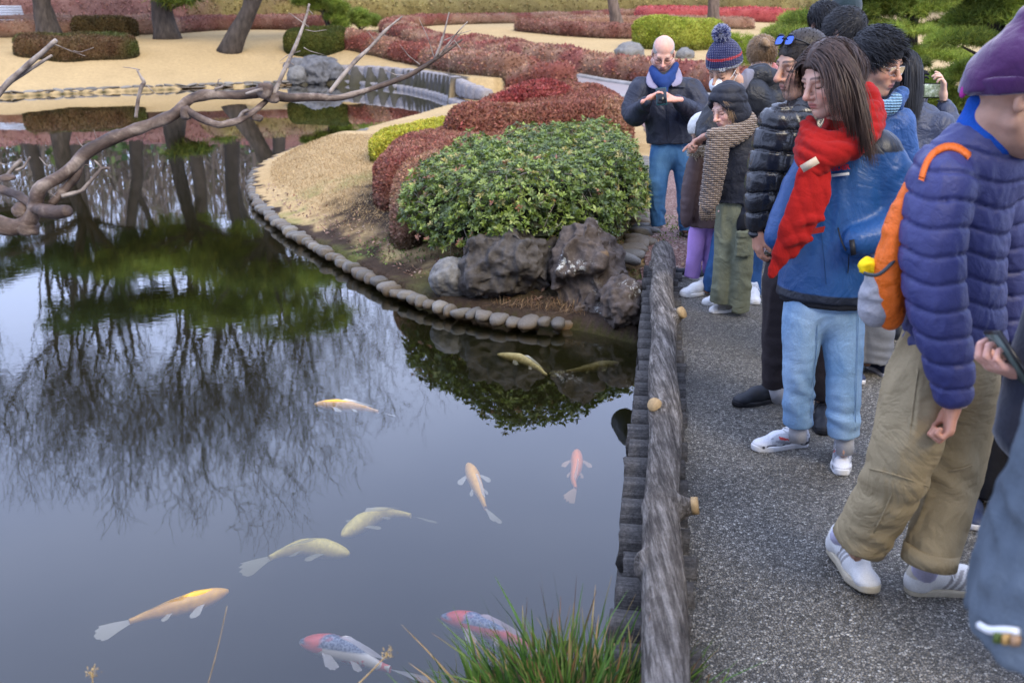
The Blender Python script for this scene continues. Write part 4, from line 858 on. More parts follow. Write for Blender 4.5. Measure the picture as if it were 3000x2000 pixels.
def koi(label, px, dep, w, kind, pec=(1, 1), seed=0):
    pts = np.array([PZ(x, y, WZ-d_) for (x, y), d_ in zip(px, np.linspace(dep[0], dep[1], len(px)))]); C = smooth_line(pts, 22, 2); n = 18
    T = np.gradient(C, axis=0); T /= np.linalg.norm(T, axis=1)[:, None]; S = np.stack([-T[:, 1], T[:, 0], T[:, 2]*0], 1)
    u = np.arange(22)/21; wid = w*np.interp(u, [0, .04, .12, .28, .5, .7, .82, 1], [.25, .55, .85, 1, .8, .42, .26, .2]); hei = w*1.15*np.interp(u, [0, .04, .12, .28, .5, .7, .82, 1], [.2, .42, .72, 1, .82, .45, .30, .25])
    k = 19; ns = 12; a = np.arange(ns)/ns*2*PI; body = C[:k, None]+S[:k, None]*np.cos(a)[None, :, None]*wid[:k, None, None]+np.array([0, 0, 1.])*np.sin(a)[None, :, None]*hei[:k, None, None]
    c0 = C[6].copy(); root = thing('koi', label, 'fish', c0, 'koi swimming in the pond')
    v = body.reshape(-1, 3); i = np.arange(k-1)[:, None]*ns; j = np.arange(ns)[None]; f = np.stack([i+j, i+(j+1) % ns, i+ns+(j+1) % ns, i+ns+j], -1).reshape(-1, 4)
    v = np.concatenate([v, C[:1]-T[:1]*w*.12]); tri = [[k*ns, (jj+1) % ns, jj] for jj in range(ns)]
    bm, fm = KC[kind]
    obj('body', v, [list(q) for q in f]+tri, bm, parent=root)
    def fin(name, base0, base1, tip0, tip1, nseg=7, jag=.12):
        rgf = np.random.default_rng(seed+len(name)); vs = []; 
        for q in range(nseg+1):
            t_ = q/nseg; b_ = base0+(base1-base0)*t_; e_ = tip0+(tip1-tip0)*t_; e_ = b_+(e_-b_)*(1+(.25*math.sin(t_*PI))-(jag*rgf.random() if q % 2 else 0)); vs += [b_, (b_+e_)/2+[0, 0, w*.05], e_]
        fs = []
        for q in range(nseg): 
            for r_ in range(2): fs.append([q*3+r_, (q+1)*3+r_, (q+1)*3+r_+1, q*3+r_+1])
        obj(name, vs, fs, fm, parent=root)
    p = C[5]; 
    for sgn in (1, -1):
        s_ = S[5]*sgn; l = w*(2.3 if pec[0 if sgn > 0 else 1] else 1.2)
        fin('pectoral_fin', p+s_*wid[5]*.8-T[5]*w*.25, p+s_*wid[5]*.85+T[5]*w*.4, p+s_*l+T[5]*w*.7-[0, 0, w*.3], p+s_*l*.75+T[5]*w*1.7-[0, 0, w*.4])
        s2 = S[10]*sgn; fin('pelvic_fin', C[10]+s2*wid[10]*.7, C[10]+s2*wid[10]*.7+T[10]*w*.4, C[10]+s2*w*1.3+T[10]*w*.9-[0, 0, w*.4], C[10]+s2*w*.9+T[10]*w*1.5-[0, 0, w*.4], 5)
    up = np.array([0, 0, 1.]); fin('dorsal_fin', C[7]+up*hei[7]*.9, C[14]+up*hei[14]*.9, C[8]+up*hei[8]*1.0+T[8]*w*.3+S[8]*w*.35+up*w*.25, C[15]+up*hei[14]*1.0+T[14]*w*.9+S[14]*w*.3+up*w*.05, 8, .05)
    e = C[18]; Te = unit(C[21]-C[18]); Se = np.array([-Te[1], Te[0], 0]); Lt = w*2.9
    fin('tail_fin', e-Se*w*.2+up*w*.15, e+Se*w*.2-up*w*.15, e+Te*Lt-Se*w*.95+up*w*.3, e+Te*Lt*.98+Se*w*.95-up*w*.5, 9, .22)
koi('cream koi swimming leftwards in the dark reflection near the rocks', [(1458, 1038), (1520, 1050), (1575, 1075), (1600, 1100), (1632, 1094)], (.03, .05), .032, 'cream', seed=1)
koi('dim olive koi deeper behind the cream koi near the decking', [(1812, 1063), (1760, 1072), (1690, 1084), (1630, 1092)], (.09, .10), .030, 'olive', seed=2)
koi('pale golden koi at the tip of the bare tree reflection', [(922, 1184), (990, 1186), (1060, 1194), (1100, 1204), (1138, 1212)], (.02, .045), .030, 'gold', seed=3)
koi('yellow koi seen from above with spread white fins in the middle of the pond', [(1372, 1358), (1392, 1410), (1412, 1460), (1422, 1490), (1445, 1512)], (.03, .07), .033, 'gold', seed=4)
koi('orange koi with a curled tail nearest the log decking', [(1690, 1318), (1690, 1370), (1678, 1408), (1690, 1432), (1672, 1452)], (.03, .06), .031, 'orange', seed=5)
koi('pale koi deep in the murky water, right one of the blurred pair', [(1003, 1568), (1060, 1530), (1120, 1500), (1180, 1505), (1245, 1520)], (.07, .10), .037, 'pale', seed=6)
koi('pale koi deep in the murky water, left one of the blurred pair', [(1022, 1622), (950, 1606), (880, 1600), (820, 1620), (750, 1652)], (.075, .09), .038, 'pale', seed=7)
koi('long golden koi with ragged white fins at the lower left', [(668, 1730), (590, 1756), (500, 1782), (420, 1805), (330, 1840)], (.025, .05), .034, 'gold', seed=8)
koi('blue backed koi with red and white sides at the bottom of the picture', [(880, 1880), (960, 1890), (1040, 1915), (1110, 1950), (1190, 1972)], (.035, .07), .040, 'blue', seed=9)
koi('red koi with a dark blue back half hidden by the grass clump', [(1294, 1806), (1360, 1816), (1440, 1845), (1520, 1880), (1600, 1915)], (.035, .07), .037, 'red', seed=10)
# ================================================================= grass clump and dry stems on the near bank
t = NT('sedge_blade'); c = t.col(); t.fin(c, .5, None, .3); a = t.n('ShaderNodeBsdfTranslucent', {'Color': c}); m = t.n('ShaderNodeMixShader', {0: .25, 1: t.b.outputs[0], 2: a.outputs[0]}); t.l(m.outputs[0], t.out.inputs[0]); SEDGE = t.m
rg = np.random.default_rng(21); V, Fq, CC = [], [], []; k = 0
gc = thing('grass_clump', 'thick clump of long green sedge with dry tips at the bottom edge by the rail', 'grass', (.45, 2.25, -.2))
for i in range(2700):
    bx = rg.normal(.17, .16); bx = np.clip(bx, -.18, .50); by = 2.16+rg.uniform(-.12, .12); edge = abs(bx-.15)/.32
    h = rg.uniform(.22, .43)*(1-.38*edge)*(1.25 if rg.random() < .02 else 1); lean = np.array([rg.normal((bx-.17)*.9, .22), rg.normal(.05, .22)]); cur = rg.uniform(.1, .7)
    b = np.array([bx+.0, by, -.20]); n = 6; w0 = rg.uniform(.0045, .0090); side = unit([rg.normal(), rg.normal(), 0]); pts = []
    for q in range(n):
        u = q/(n-1); pts.append(b+np.array([lean[0]*h*u*(1+cur*u), lean[1]*h*u*(1+cur*u), h*u*(1-cur*.28*u*u)]))
    pts = np.array(pts); wd = w0*(1-(np.arange(n)/(n-1))**2*.93); V.append(np.stack([pts-side*wd[:, None], pts+side*wd[:, None]], 1).reshape(-1, 3))
    Fq.append(np.array([[q*2, q*2+1, q*2+3, q*2+2] for q in range(n-1)])+k); k += 2*n
    g_ = np.array([[.06, .14, .02], [.09, .19, .03], [.14, .22, .04], [.035, .085, .02]][rg.integers(4)])*rg.uniform(.8, 1.2); dry = np.array([[.42, .28, .12], [.30, .15, .07], [.10, .06, .04]][rg.integers(3)]); dt = rg.choice([.55, .75, .9, 1.1, 1.1, 0], p=[.05, .12, .23, .32, .25, .03])
    u = (np.arange(n)/(n-1)); mm_ = sstep(dt-.12, dt+.1, u)[:, None]; CC.append(np.repeat(g_*(1-mm_)+dry*mm_, 2, 0))
o = obj('blades', np.concatenate(V), np.concatenate(Fq), SEDGE, parent=gc, smooth=False, col=np.concatenate(CC)); o['kind'] = 'stuff'
DRY = mat('dry_stalk', (.42, .30, .15), .8, .3, 60, 0)
def stem(label, px0, px1, Yd, r, head=False):
    a = PY(px0[0], px0[1], Yd); b = PY(px1[0], px1[1], Yd-.02); th = thing('dry_stem', label, 'dry stem', b); v, f = tube(smooth_line([b, (a+b)/2+[.006, 0, 0], a], 8), np.linspace(r*1.4, r*.7, 8), 6); obj('stalk', v, f, DRY, parent=th)
    if head:
        P = a+np.random.default_rng(3).normal(0, .006, (60, 3)); v, f = leaf_quads(P, np.random.default_rng(4).normal(0, 1, (60, 3)), .009, np.random.default_rng(5), .25, .3); oo = obj('seed_head', v, f, LEAF, parent=th, smooth=False, col=np.tile([.55, .38, .15], (len(v), 1))); oo['kind'] = 'stuff'
stem('thin dry stalk rising in front of the golden koi', (665, 1775), (585, 2080), 2.1, .0009)
stem('dry seed head on a short stalk at the lower left corner', (270, 1968), (262, 2100), 2.05, .002, True)
stem('slanting dry stalk with a seed head crossing the blue backed koi', (1138, 1912), (985, 2060), 2.1, .0022, True)
# ================================================================= trees
NEEDLE = leafmat('pine_needles', .6, .45)
PBARK = mat('pine_bark', (.060, .048, .040), .9, .5, 9, .8, 14, .05, stretch=(1, 1, .3))
PBARK2 = mat('brown_pine_bark', (.13, .095, .075), .9, .45, 9, .8, 14, .05, stretch=(1, 1, .3))
def needles(pads, n, size, cols, seed, per=7, width=.05, up=.12):
    rg = np.random.default_rng(seed); vol = np.array([p[1][0]*p[1][1] for p in pads]); idx = rg.choice(len(pads), n, p=vol/vol.sum())
    C = np.array([p[0] for p in pads])[idx]; R = np.array([p[1] for p in pads])[idx]
    d = rg.normal(0, 1, (n, 3)); d /= np.linalg.norm(d, axis=1)[:, None]; d[:, 2] = np.abs(d[:, 2])*1.0-.25*(rg.random(n) < .5); rad = rg.random(n)**.28; P = C+d*R*rad[:, None]
    P = P+ (vnoise(P*1.6/max(.6, R.mean()), seed)*.25)[:, None]*R
    keep = vnoise(P*2.4/max(R.mean(), .5), seed+3) > -.42; P, d = P[keep], d[keep]; n = len(P)
    base = np.array(cols)[rg.integers(len(cols), size=n)]*rg.uniform(.6, 1.25, (n, 1)); hi = np.clip(.45+1.4*vnoise(P*1.1/max(R.mean(), .5), seed+7), 0, 1)[:, None]; base = (base*(1-.35*hi)+np.array(cols[0])*.35*hi)*(.62+.5*hi)
    D = d[:, None]*.5+np.array([0, 0, up])+rg.normal(0, .8, (n, per, 3)); D /= np.linalg.norm(D, axis=2)[..., None]; S = np.cross(D, rg.normal(0, 1, (n, per, 3))); S /= np.linalg.norm(S, axis=2)[..., None]
    l = size*rg.uniform(.7, 1.3, (n, per, 1)); Pp = P[:, None]; v = np.stack([Pp-S*l*width*.5+D*0, Pp+S*l*width*.5, Pp+D*l+S*l*width*.15, Pp+D*l-S*l*width*.15], 2).reshape(-1, 3)
    return v, np.arange(len(v)).reshape(-1, 4), np.repeat(base, per*4, 0)
def pine(label, trunk, radii, pads, n, size, cols, seed, mt=PBARK, per=7, width=.05, limbs=True, group=None, name='pine_tree', cat='pine tree'):
    th = thing(name, label, cat, trunk[0], group); q = smooth_line(np.array([list(p)+[r] for p, r in zip(trunk, radii)]), 14, 2)
    rgp = np.random.default_rng(seed); v, f = tube(q[:, :3], q[:, 3]*(1+.05*rgp.normal(size=14)), 12, True, .06, seed); obj('trunk', v, f, mt, parent=th)
    if limbs:
        for c, r in pads:
            c = np.array(c, float); k = np.argmin(np.abs(q[:, 2]-(c[2]-.4))+.3*np.linalg.norm(q[:, :2]-c[:2], axis=1)*0); a = q[min(k, 12), :3]; m_ = (a*.55+c*.45)+rgp.normal(0, .12, 3)*np.linalg.norm(c-a)*.5
            d_ = np.linalg.norm(c-a)
            if d_ > .15: v, f = tube(smooth_line([a, m_, c-[0, 0, r[2]*.2]], 9), np.linspace(max(.02, min(radii[-1]*.9, d_*.05)), .012, 9), 6); obj('limb', v, f, mt, parent=th)
    v, f, c_ = needles(pads, n, size, cols, seed, per, width); o = obj('crown', v, f, NEEDLE, parent=th, smooth=False, col=c_); return th
G1 = [(.24, .32, .05), (.17, .25, .045), (.34, .38, .06), (.10, .17, .035)]
G2 = [(.34, .42, .07), (.24, .33, .05), (.42, .46, .09), (.14, .22, .04)]
G3 = [(.055, .10, .025), (.08, .13, .03), (.04, .075, .02), (.10, .14, .03)]
def padsround(c, n, spread, r, zr, seed, zstep=0):
    rg = np.random.default_rng(seed); out = []
    for i in range(n):
        a = i*2.4+rg.random(); rad = spread*math.sqrt((i+.5)/n); out.append(((c[0]+rad*math.cos(a), c[1]+rad*math.sin(a), c[2]+zr*(1-rad/spread)+rg.uniform(-.3, .3)*zr), (r*rg.uniform(.8, 1.3), r*rg.uniform(.8, 1.3), r*.38)))
    return out
# far bank pines whose crowns show only in the water
a = PT(148, 116); pine('dark trunked pine beside the bench on the far bank, leaning slightly left', [a-[0, 0, .2], PY(135, 60, a[1]), PY(118, 0, a[1]), PY(110, -120, a[1]), PY(140, -260, a[1])], [.62, .38, .33, .28, .22],
     padsround(PY(60, -330, a[1]), 9, 4.6, 1.7, .9, 3)+padsround(PY(160, -520, a[1]), 6, 2.6, 1.3, .8, 4)+padsround(PY(-150, -210, a[1]), 5, 2.4, 1.2, .4, 5), 5200, .34, G3, 41, width=.1)
a = PT(492, 114); pine('thick straight pine trunk behind the white notice board', [a-[0, 0, .2], PY(484, 70, a[1]), PY(470, 30, a[1]), PY(462, -60, a[1]), PY(480, -420, a[1])], [.62, .42, .36, .3, .2],
     [(PY(520, 8, a[1]-.5), (.85, .8, .22)), (PY(470, -6, a[1]-1), (.6, .6, .2)), (PY(560, 0, a[1]), (.5, .5, .2))]+padsround(PY(430, -300, a[1]), 8, 4.0, 1.6, .8, 7)+padsround(PY(520, -500, a[1]), 6, 2.6, 1.3, .7, 8), 5600, .32, G1, 42, width=.1)
a = PT(662, 150); pine('dark pine trunk leaning to the right above its round bare patch', [a-[0, 0, .2], PY(690, 110, a[1]), PY(718, 60, a[1]), PY(745, 0, a[1]), PY(760, -100, a[1]), PY(700, -330, a[1])], [.42, .36, .33, .30, .26, .18],
     padsround(PY(800, -340, a[1]), 8, 3.6, 1.4, .8, 9)+padsround(PY(690, -520, a[1]), 7, 2.8, 1.2, .7, 10)+padsround(PY(960, -240, a[1]), 4, 1.8, 1.0, .4, 11), 5000, .30, G1, 43, width=.1)
a = PT(620, 66); pine('small bushy pine between the notice board and the leaning trunk', [a-[0, 0, .1], PY(622, 45, a[1]), PY(618, 20, a[1]), PY(620, -10, a[1])], [.14, .1, .08, .06], [(PY(625, 22, a[1]), (.9, .8, .45)), (PY(600, 0, a[1]), (.9, .8, .4)), (PY(650, 6, a[1]), (.9, .8, .4)), (PY(625, -25, a[1]), (1.2, 1, .5))], 1500, .28, G1, 44, width=.12)
a = PT(985, 104); pine('bright green clipped pine at the start of the far path', [a-[0, 0, .1], PY(965, 80, a[1]), PY(945, 40, a[1]), PY(955, 0, a[1])], [.13, .1, .09, .06], [(PY(960, 22, a[1]), (.75, .7, .32)), (PY(940, -2, a[1]), (.6, .6, .25)), (PY(985, 50, a[1]), (.42, .42, .26)), (PY(998, 76, a[1]), (.35, .35, .22)), (PY(975, 96, a[1]-.3), (.42, .4, .16)), (PY(890, 8, a[1]), (.5, .4, .2)), (PY(1010, 28, a[1]), (.3, .3, .2))], 4200, .19, G2, 45, width=.1)
a = PT(1055, 92)
pine('loose light green bush right of the clipped pine', [a-[0, 0, .1], a+[0, 0, .3], a+[0, 0, .6]], [.06, .05, .03], [(PY(1030, 62, a[1]), (.6, .6, .35)), (PY(1075, 72, a[1]), (.5, .5, .25)), (PY(1095, 62, a[1]), (.35, .4, .22)), (PY(1050, 48, a[1]), (.4, .5, .3))], 2200, .16, [(.26, .34, .06), (.20, .28, .05), (.32, .38, .08)], 46, width=.16, name='light_green_bush', cat='bush')
a = PT(1816, 98); pine('slim brown pine trunk leaning left on the middle lawn', [a-[0, 0, .2], PY(1806, 60, a[1]), PY(1792, 0, a[1]), PY(1775, -120, a[1]), PY(1790, -420, a[1])], [.33, .26, .24, .2, .15], padsround(PY(1760, -560, a[1]), 7, 3.2, 1.3, .8, 12), 1500, .34, G1, 47, PBARK2, width=.1)
a = PT(2091, 92); pine('slim upright brown pine trunk behind the knitted hat', [a-[0, 0, .2], PY(2091, 60, a[1]), PY(2090, 0, a[1]), PY(2094, -120, a[1]), PY(2080, -420, a[1])], [.30, .25, .24, .2, .15], padsround(PY(2090, -560, a[1]), 7, 3.2, 1.3, .8, 13), 1500, .34, G1, 48, PBARK2, width=.1)
# pines on the right behind the people: low, layered, bright
def rpine(label, Yd, trunk_px, radii, pads_px, n, size, cols, seed, **k):
    tr = [PY(x, y, Yd) for x, y in trunk_px]; g = np.array([tr[0][0], Yd, float(height(np.array([tr[0][0]]), np.array([Yd]))[0])-.1]); tr = [g]+tr
    pads = [(PY(x, y, Yd+dy), (rx*(Yd/2917)*1.02, rx*(Yd/2917)*.9, rz*(Yd/2917))) for x, y, rx, rz, dy in pads_px]
    return pine(label, tr, [radii[0]]+list(radii), pads, n, size, cols, seed, **k)
GR = 'layered pines behind the visitors'
rpine('wide bright layered pine with a dark crooked trunk behind the black haired visitors', 14.5, [(2665, 250), (2660, 120), (2690, 60), (2650, 10), (2680, -80)], [.13, .10, .08, .06, .04],
      [(2560, 40, 150, 34, 0), (2700, 20, 150, 34, .3), (2420, 60, 130, 34, .3), (2620, 90, 120, 24, -.4), (2800, 90, 110, 30, .2), (2330, 110, 100, 30, 0), (2720, 170, 110, 30, -.3), (2800, 230, 90, 26, 0), (2560, 150, 80, 24, .5), (2500, -20, 140, 34, 0), (2660, -60, 160, 40, 0)], 34000, .075, G2, 51, group=GR, width=.09, per=5)
rpine('dense green pine filling the upper right corner above the purple hat', 11.5, [(2930, 300), (2900, 150), (2930, 40), (2900, -60)], [.12, .10, .08, .05],
      [(2900, 60, 130, 40, 0), (2980, 20, 140, 40, 0), (2820, 130, 110, 34, -.3), (2900, 210, 110, 34, 0), (2780, 300, 90, 34, .2), (2860, 300, 80, 30, 0), (2990, 120, 100, 34, 0), (2860, -20, 150, 40, 0), (3080, 80, 120, 50, 0), (2730, 250, 70, 24, .2)], 34000, .065, G1+G2[:2], 52, group=GR, width=.09, per=5)
rpine('low spreading pale green pine just left of the sunglasses man', 17, [(2230, 170), (2240, 130), (2260, 100)], [.08, .07, .05],
      [(2200, 150, 70, 22, 0), (2280, 140, 90, 26, 0), (2170, 120, 50, 16, 0), (2320, 100, 80, 24, 0), (2390, 150, 80, 26, 0), (2260, 175, 110, 20, 0), (2350, 190, 100, 24, .3)], 16000, .085, [(.30, .36, .05), (.22, .30, .04), (.36, .40, .07)], 53, group=GR, width=.10, per=5)
rpine('yellowish pine bough mass low behind the woman taking a picture', 12.5, [(2620, 330), (2630, 260), (2650, 220)], [.07, .06, .04],
      [(2600, 250, 90, 30, 0), (2680, 290, 90, 30, 0), (2560, 200, 70, 22, 0), (2740, 330, 70, 26, 0), (2500, 260, 70, 26, 0), (2640, 190, 70, 20, 0)], 16000, .07, [(.28, .32, .05), (.20, .27, .04), (.34, .36, .07)], 54, group=GR, width=.09, per=5)
hedge('low yellow green clipped hedge at the right behind the raised phone', [(GP((2780, 400), (2880, 410), (3000, 420)), [.35, .45, .4])], .55, GRN, .08, 9000, .05, seed=61, topmix=(.3, .3, .05))
hedge('rusty azalea at the foot of the pines behind the raised phone', [(GP((2640, 380), (2760, 385)), [.4, .45])], .5, RUST, .08, 6000, .05, seed=62)
# grey stones between the pines on the right
for i, (x, y, r) in enumerate([(2600, 335, .3), (2690, 345, .4), (2560, 380, .25), (1845, 168, .45), (2010, 172, .3)]):
    p = PT(x, y); rock('far_boulder', ['pale boulder under the pines near the raised phone', 'larger grey boulder under the pines near the raised phone', 'small boulder left of the pines by the black haired visitors', 'low grey stone on the lawn left of the domed shrub', 'small grey stone at the foot of the domed shrub'][i], 'rock', p+[0, .2, r*.3], (r*1.3, r, r*.7), ROCK_GREY, 60+i, 3, .3*i, .05, .04)
# ---- big bare trees
TW = mat('winter_tree_bark', (.052, .042, .036), .9, .3, 3, 0)
def baretree(seed, H, r0):
    rg = np.random.default_rng(seed); segs = []; 
    def grow(p, d, l, r, lev):
        n = 5; pts = [p]; q = p.copy(); dd = d.copy()
        for i in range(n):
            dd = unit(dd+rg.normal(0, .10+.04*lev, 3)+np.array([0, 0, .05+.02*lev])); q = q+dd*l/n; pts.append(q.copy())
        r1 = r*(.62 if lev < 5 else .4); segs.append((np.array(pts), np.linspace(r, r1, n+1), lev))
        if lev >= 6: return
        nc = [4, 3, 3, 3, 3, 3][lev]
        for k in range(nc):
            t_ = 1.0 if k == 0 else rg.uniform(.45, 1); b = pts[-1] if t_ > .98 else np.array([np.interp(t_*n, range(n+1), np.array(pts)[:, j]) for j in range(3)])
            s = unit(np.cross(dd, rg.normal(0, 1, 3))); ang = rg.uniform(.16, .40)+(.12 if lev > 2 else 0); nd_ = unit(dd*math.cos(ang)+s*math.sin(ang)); grow(b, nd_, l*rg.uniform(.66, .86), max(r1*rg.uniform(.62, .85), .0065), lev+1)
    grow(np.zeros(3), np.array([0, 0, 1.]), H*.19, r0, 0)
    zmax = max(s[0][:, 2].max() for s in segs); big = [s for s in segs if s[2] <= 2]; small = [s for s in segs if s[2] > 2]
    vb, fb = joinm([tube(s[0], s[1], 8, False) for s in big])
    P = np.stack([s[0] for s in small]); R = np.stack([s[1] for s in small]); n = len(P); T = np.gradient(P, axis=1); T /= np.linalg.norm(T, axis=2)[..., None]; N = np.cross(T, np.array([.3, .7, .2])); N /= np.linalg.norm(N, axis=2)[..., None]; B = np.cross(T, N)
    a = np.arange(3)/3*2*PI; v = P[:, :, None]+R[:, :, None, None]*(np.cos(a)[None, None, :, None]*N[:, :, None]+np.sin(a)[None, None, :, None]*B[:, :, None]); v = v.reshape(-1, 3); m = P.shape[1]
    i = (np.arange(n)[:, None, None]*m+np.arange(m-1)[None, :, None])*3; j = np.arange(3)[None, None]; f = np.stack([i+j, i+(j+1) % 3, i+3+(j+1) % 3, i+3+j], -1).reshape(-1, 4)
    return mesh('trunk', vb*(H/zmax), fb, mats=[TW]), mesh('crown', v*(H/zmax), f, smooth=False, mats=[TW])
BT = [baretree(k, 20, r) for k, r in ((5, .26), (11, .22), (23, .24))]
BTL = ['tall bare winter tree at the far left beyond the hedges', 'bare winter tree left of the bench, reflected in the pond', 'bare winter tree behind the bench with a spreading crown', 'bare winter tree behind the left pine', 'bare winter tree between the left and middle pines', 'tallest bare winter tree behind the notice board', 'bare winter tree behind the leaning pine', 'slender bare winter tree right of the leaning pine', 'bare winter tree behind the clipped green pine', 'bare winter tree farthest right of the reflected row']
for i, (px, Yd, s) in enumerate([(-520, 66, .98), (-250, 60, 1.0), (20, 64, 1.06), (190, 58, .96), (370, 64, 1.10), (520, 60, 1.10), (660, 66, 1.16), (800, 60, .98), (930, 66, .98), (1080, 62, .80)]):
    g = PY(px, 40, Yd); z = float(height(np.array([g[0]]), np.array([g[1]]))[0]); th = thing('bare_tree', BTL[i], 'tree', (g[0], g[1], z-.2), 'bare trees beyond the far bank')
    for me, nm in zip(BT[i % 3], ('trunk', 'crown')):
        o = link(nm, me, th); 
    th.rotation_euler = (0, 0, i*1.9); th.scale = (s*1.32, s*1.32, s*1.33)
# ---- unseen leaf ring behind the camera, added to block low sky and deepen contrast
rg = np.random.default_rng(17); n_ = 26000; az_ = rg.uniform(math.radians(-215), math.radians(35), n_); rr_ = rg.uniform(13, 24, n_); P = np.stack([rr_*np.cos(az_), rr_*np.sin(az_)*1.0, rg.uniform(.3, 1, n_)**.8*11], 1)
P = P[(P[:, 1] < np.where(P[:, 0] > 0, 4, -3)) & (vnoise(P*.28, 5) > -.30)]; lv, lf = leaf_quads(P, rg.normal(0, 1, P.shape), 1.0, rg, .6, .5)
tag(obj('added_sky_blocker', lv, lf, LEAF, smooth=False, col=np.repeat(np.array([[.05, .08, .025], [.07, .11, .03], [.09, .07, .05]])[rg.integers(3, size=len(P))], 4, 0)), 'unseen mass of evergreen leaves added behind the camera to block low sky light', None, None, 'stuff')
# ---- far wood: one mass of trunks, twigs and evergreens
rg = np.random.default_rng(91); ps = []
for i in range(520):
    Yd = rg.uniform(95, 150); px = rg.uniform(-900, 3600); x = (px-1500)/2917*Yd*1.05; z = float(np.interp(Yd, GY, GZ)); h = rg.uniform(10, 16)*Yd/110; ps.append(tube([(x, Yd, z-.5), (x+rg.normal(0, .3), Yd, z+h*.5), (x+rg.normal(0, .8), Yd, z+h)], [rg.uniform(.15, .34), .2, .08], 5, False))
v, f = joinm(ps); P = np.stack([rg.uniform(-115, 130, 85000), rg.uniform(98, 150, 85000), rg.uniform(0, 1, 85000)], 1)
P[:, 2] = np.interp(P[:, 1], GY, GZ)+P[:, 2]**1.0*16.5*(1+.25*vnoise(np.stack([P[:, 0]*.12, P[:, 1]*.1, P[:, 0]*0], -1), 3)); lv, lf = leaf_quads(P, rg.normal(0, 1, P.shape)*[.5, .5, 1.6], 1.9, rg, .11, .4)
tc_ = np.concatenate([np.tile([.16, .13, .115], (len(v), 1)), np.repeat(np.array([[.19, .15, .13], [.15, .12, .11], [.23, .19, .16], [.13, .12, .08]])[rg.integers(4, size=len(P))], 4, 0)]); V, Fq = joinm([(v, f), (lv, lf)])
tag(obj('far_wood', V, Fq, leafmat('far_twigs', .9, .2), smooth=False, col=tc_), 'hazy grey brown bare wood beyond the garden', None, None, 'stuff')
P = np.stack([rg.uniform(-100, 120, 30000), rg.uniform(84, 112, 30000), rg.random(30000)], 1); m = vnoise(np.stack([P[:, 0]*.16, P[:, 1]*.1, P[:, 0]*0], -1), 8) > -.25; P = P[m]; hh_ = 2.2+2.2*np.abs(vnoise(np.stack([P[:, 0]*.3, P[:, 1]*.3, P[:, 0]*0], -1), 9)); P[:, 2] = np.interp(P[:, 1], GY, GZ)+P[:, 2]*hh_*1.6
lv, lf = leaf_quads(P, rg.normal(0, 1, P.shape), .8, rg, .6, .5); tag(obj('far_evergreens', lv, lf, LEAF, smooth=False, col=np.repeat(np.array([[.07, .12, .04], [.11, .17, .05], [.15, .20, .06], [.05, .09, .04]])[rg.integers(4, size=len(P))]*(1+.5*vnoise(P*.2, 4))[:, None], 4, 0)), 'band of green shrubs below the distant wood', None, None, 'stuff')
# ================================================================= bench, notice board, signs, dark wooden building
WHT = mat('white_paint', (.72, .74, .76), .5, .08, 10, .1); MET = mat('dark_metal', (.05, .05, .055), .5, .2, 20, .1)
def slab(parent, name, p0, p1, w, t, m): 
    p0, p1 = np.array(p0, float), np.array(p1, float); d = unit(p1-p0); s = unit(np.cross(d, [0, 0, 1])) if abs(d[2]) < .9 else np.array([1., 0, 0]); u = np.cross(s, d); R = np.stack([d, s, u], 1); v, f = boxm((p0+p1)/2, (np.linalg.norm(p1-p0), w, t), R); return obj(name, v, f, m, parent=parent, smooth=False)
a = PT(40, 92); bn = thing('park_bench', 'white slatted bench cut by the left edge of the picture on the far bank', 'bench', a)
x0, x1, yb, zb = a[0]-2.6, a[0]+.55, a[1], a[2]
for k in range(4): slab(bn, 'seat_slat', (x0, yb-.1-.12*k, zb+.48), (x1+.18, yb-.1-.12*k, zb+.48), .10, .03, WHT)
for k in range(5): slab(bn, 'backrest_slat', (x0, yb+.02+.03*k, zb+.60+.11*k), (x1-.03*k, yb+.02+.03*k, zb+.60+.11*k), .03, .095, WHT)
for xx in (x0+.2, (x0+x1)/2, x1-.1):
    for yy in (yb-.45, yb): v, f = boxm((xx, yy, zb+.23), (.06, .06, .5)); obj('leg', v, f, MET, parent=bn, smooth=False)
Yn = PT(545, 66)[1]; a = PY(545, 62, Yn); nb = thing('notice_board', 'white plaque and square sign on a thin post behind the middle pine', 'sign', PT(545, 66))
v, f = boxm(PY(523, 54, Yn), (1.05, .05, .26)); obj('plaque', v, f, WHT, parent=nb, smooth=False)
v, f = boxm(PY(550, 40, Yn), (.42, .05, .42)); obj('square_sign', v, f, WHT, parent=nb, smooth=False)
p_ = PY(540, 20, Yn); g_ = PT(545, 66); v, f = tube([(p_[0], Yn+.06, g_[2]-.2), (p_[0], Yn+.06, (g_[2]+p_[2])/2), (p_[0], Yn+.06, p_[2])], .06, 8); obj('post', v, f, MET, parent=nb)
Yn = 62; g_ = PY(1756, 22, Yn); sb = thing('round_sign', 'small white round sign on a post near the distant shrubs', 'sign', (g_[0], Yn, g_[2]-1.2))
v, f = tube([PY(1756, 14, Yn)+[0, -.03, 0], PY(1756, 14, Yn)+[0, .03, 0]], .33, 16); obj('disc', v, f, WHT, parent=sb, smooth=False)
z_ = float(height(np.array([g_[0]]), np.array([62.]))[0]); v, f = tube([(g_[0], Yn+.05, z_-.2), (g_[0], Yn+.05, g_[2]+.2)], .05, 6); obj('post', v, f, WHT, parent=sb)
Yd = 92; b0, b1 = PY(1985, 26, Yd), PY(2175, 26, Yd); zb = float(np.interp(Yd, GY, GZ)); bd = thing('wooden_building', 'low dark wooden building with posts at the top of the picture beyond the domed shrub', 'building', (b0[0], Yd, zb))
DW = mat('dark_timber', (.035, .018, .015), .7, .3, 2, .2)
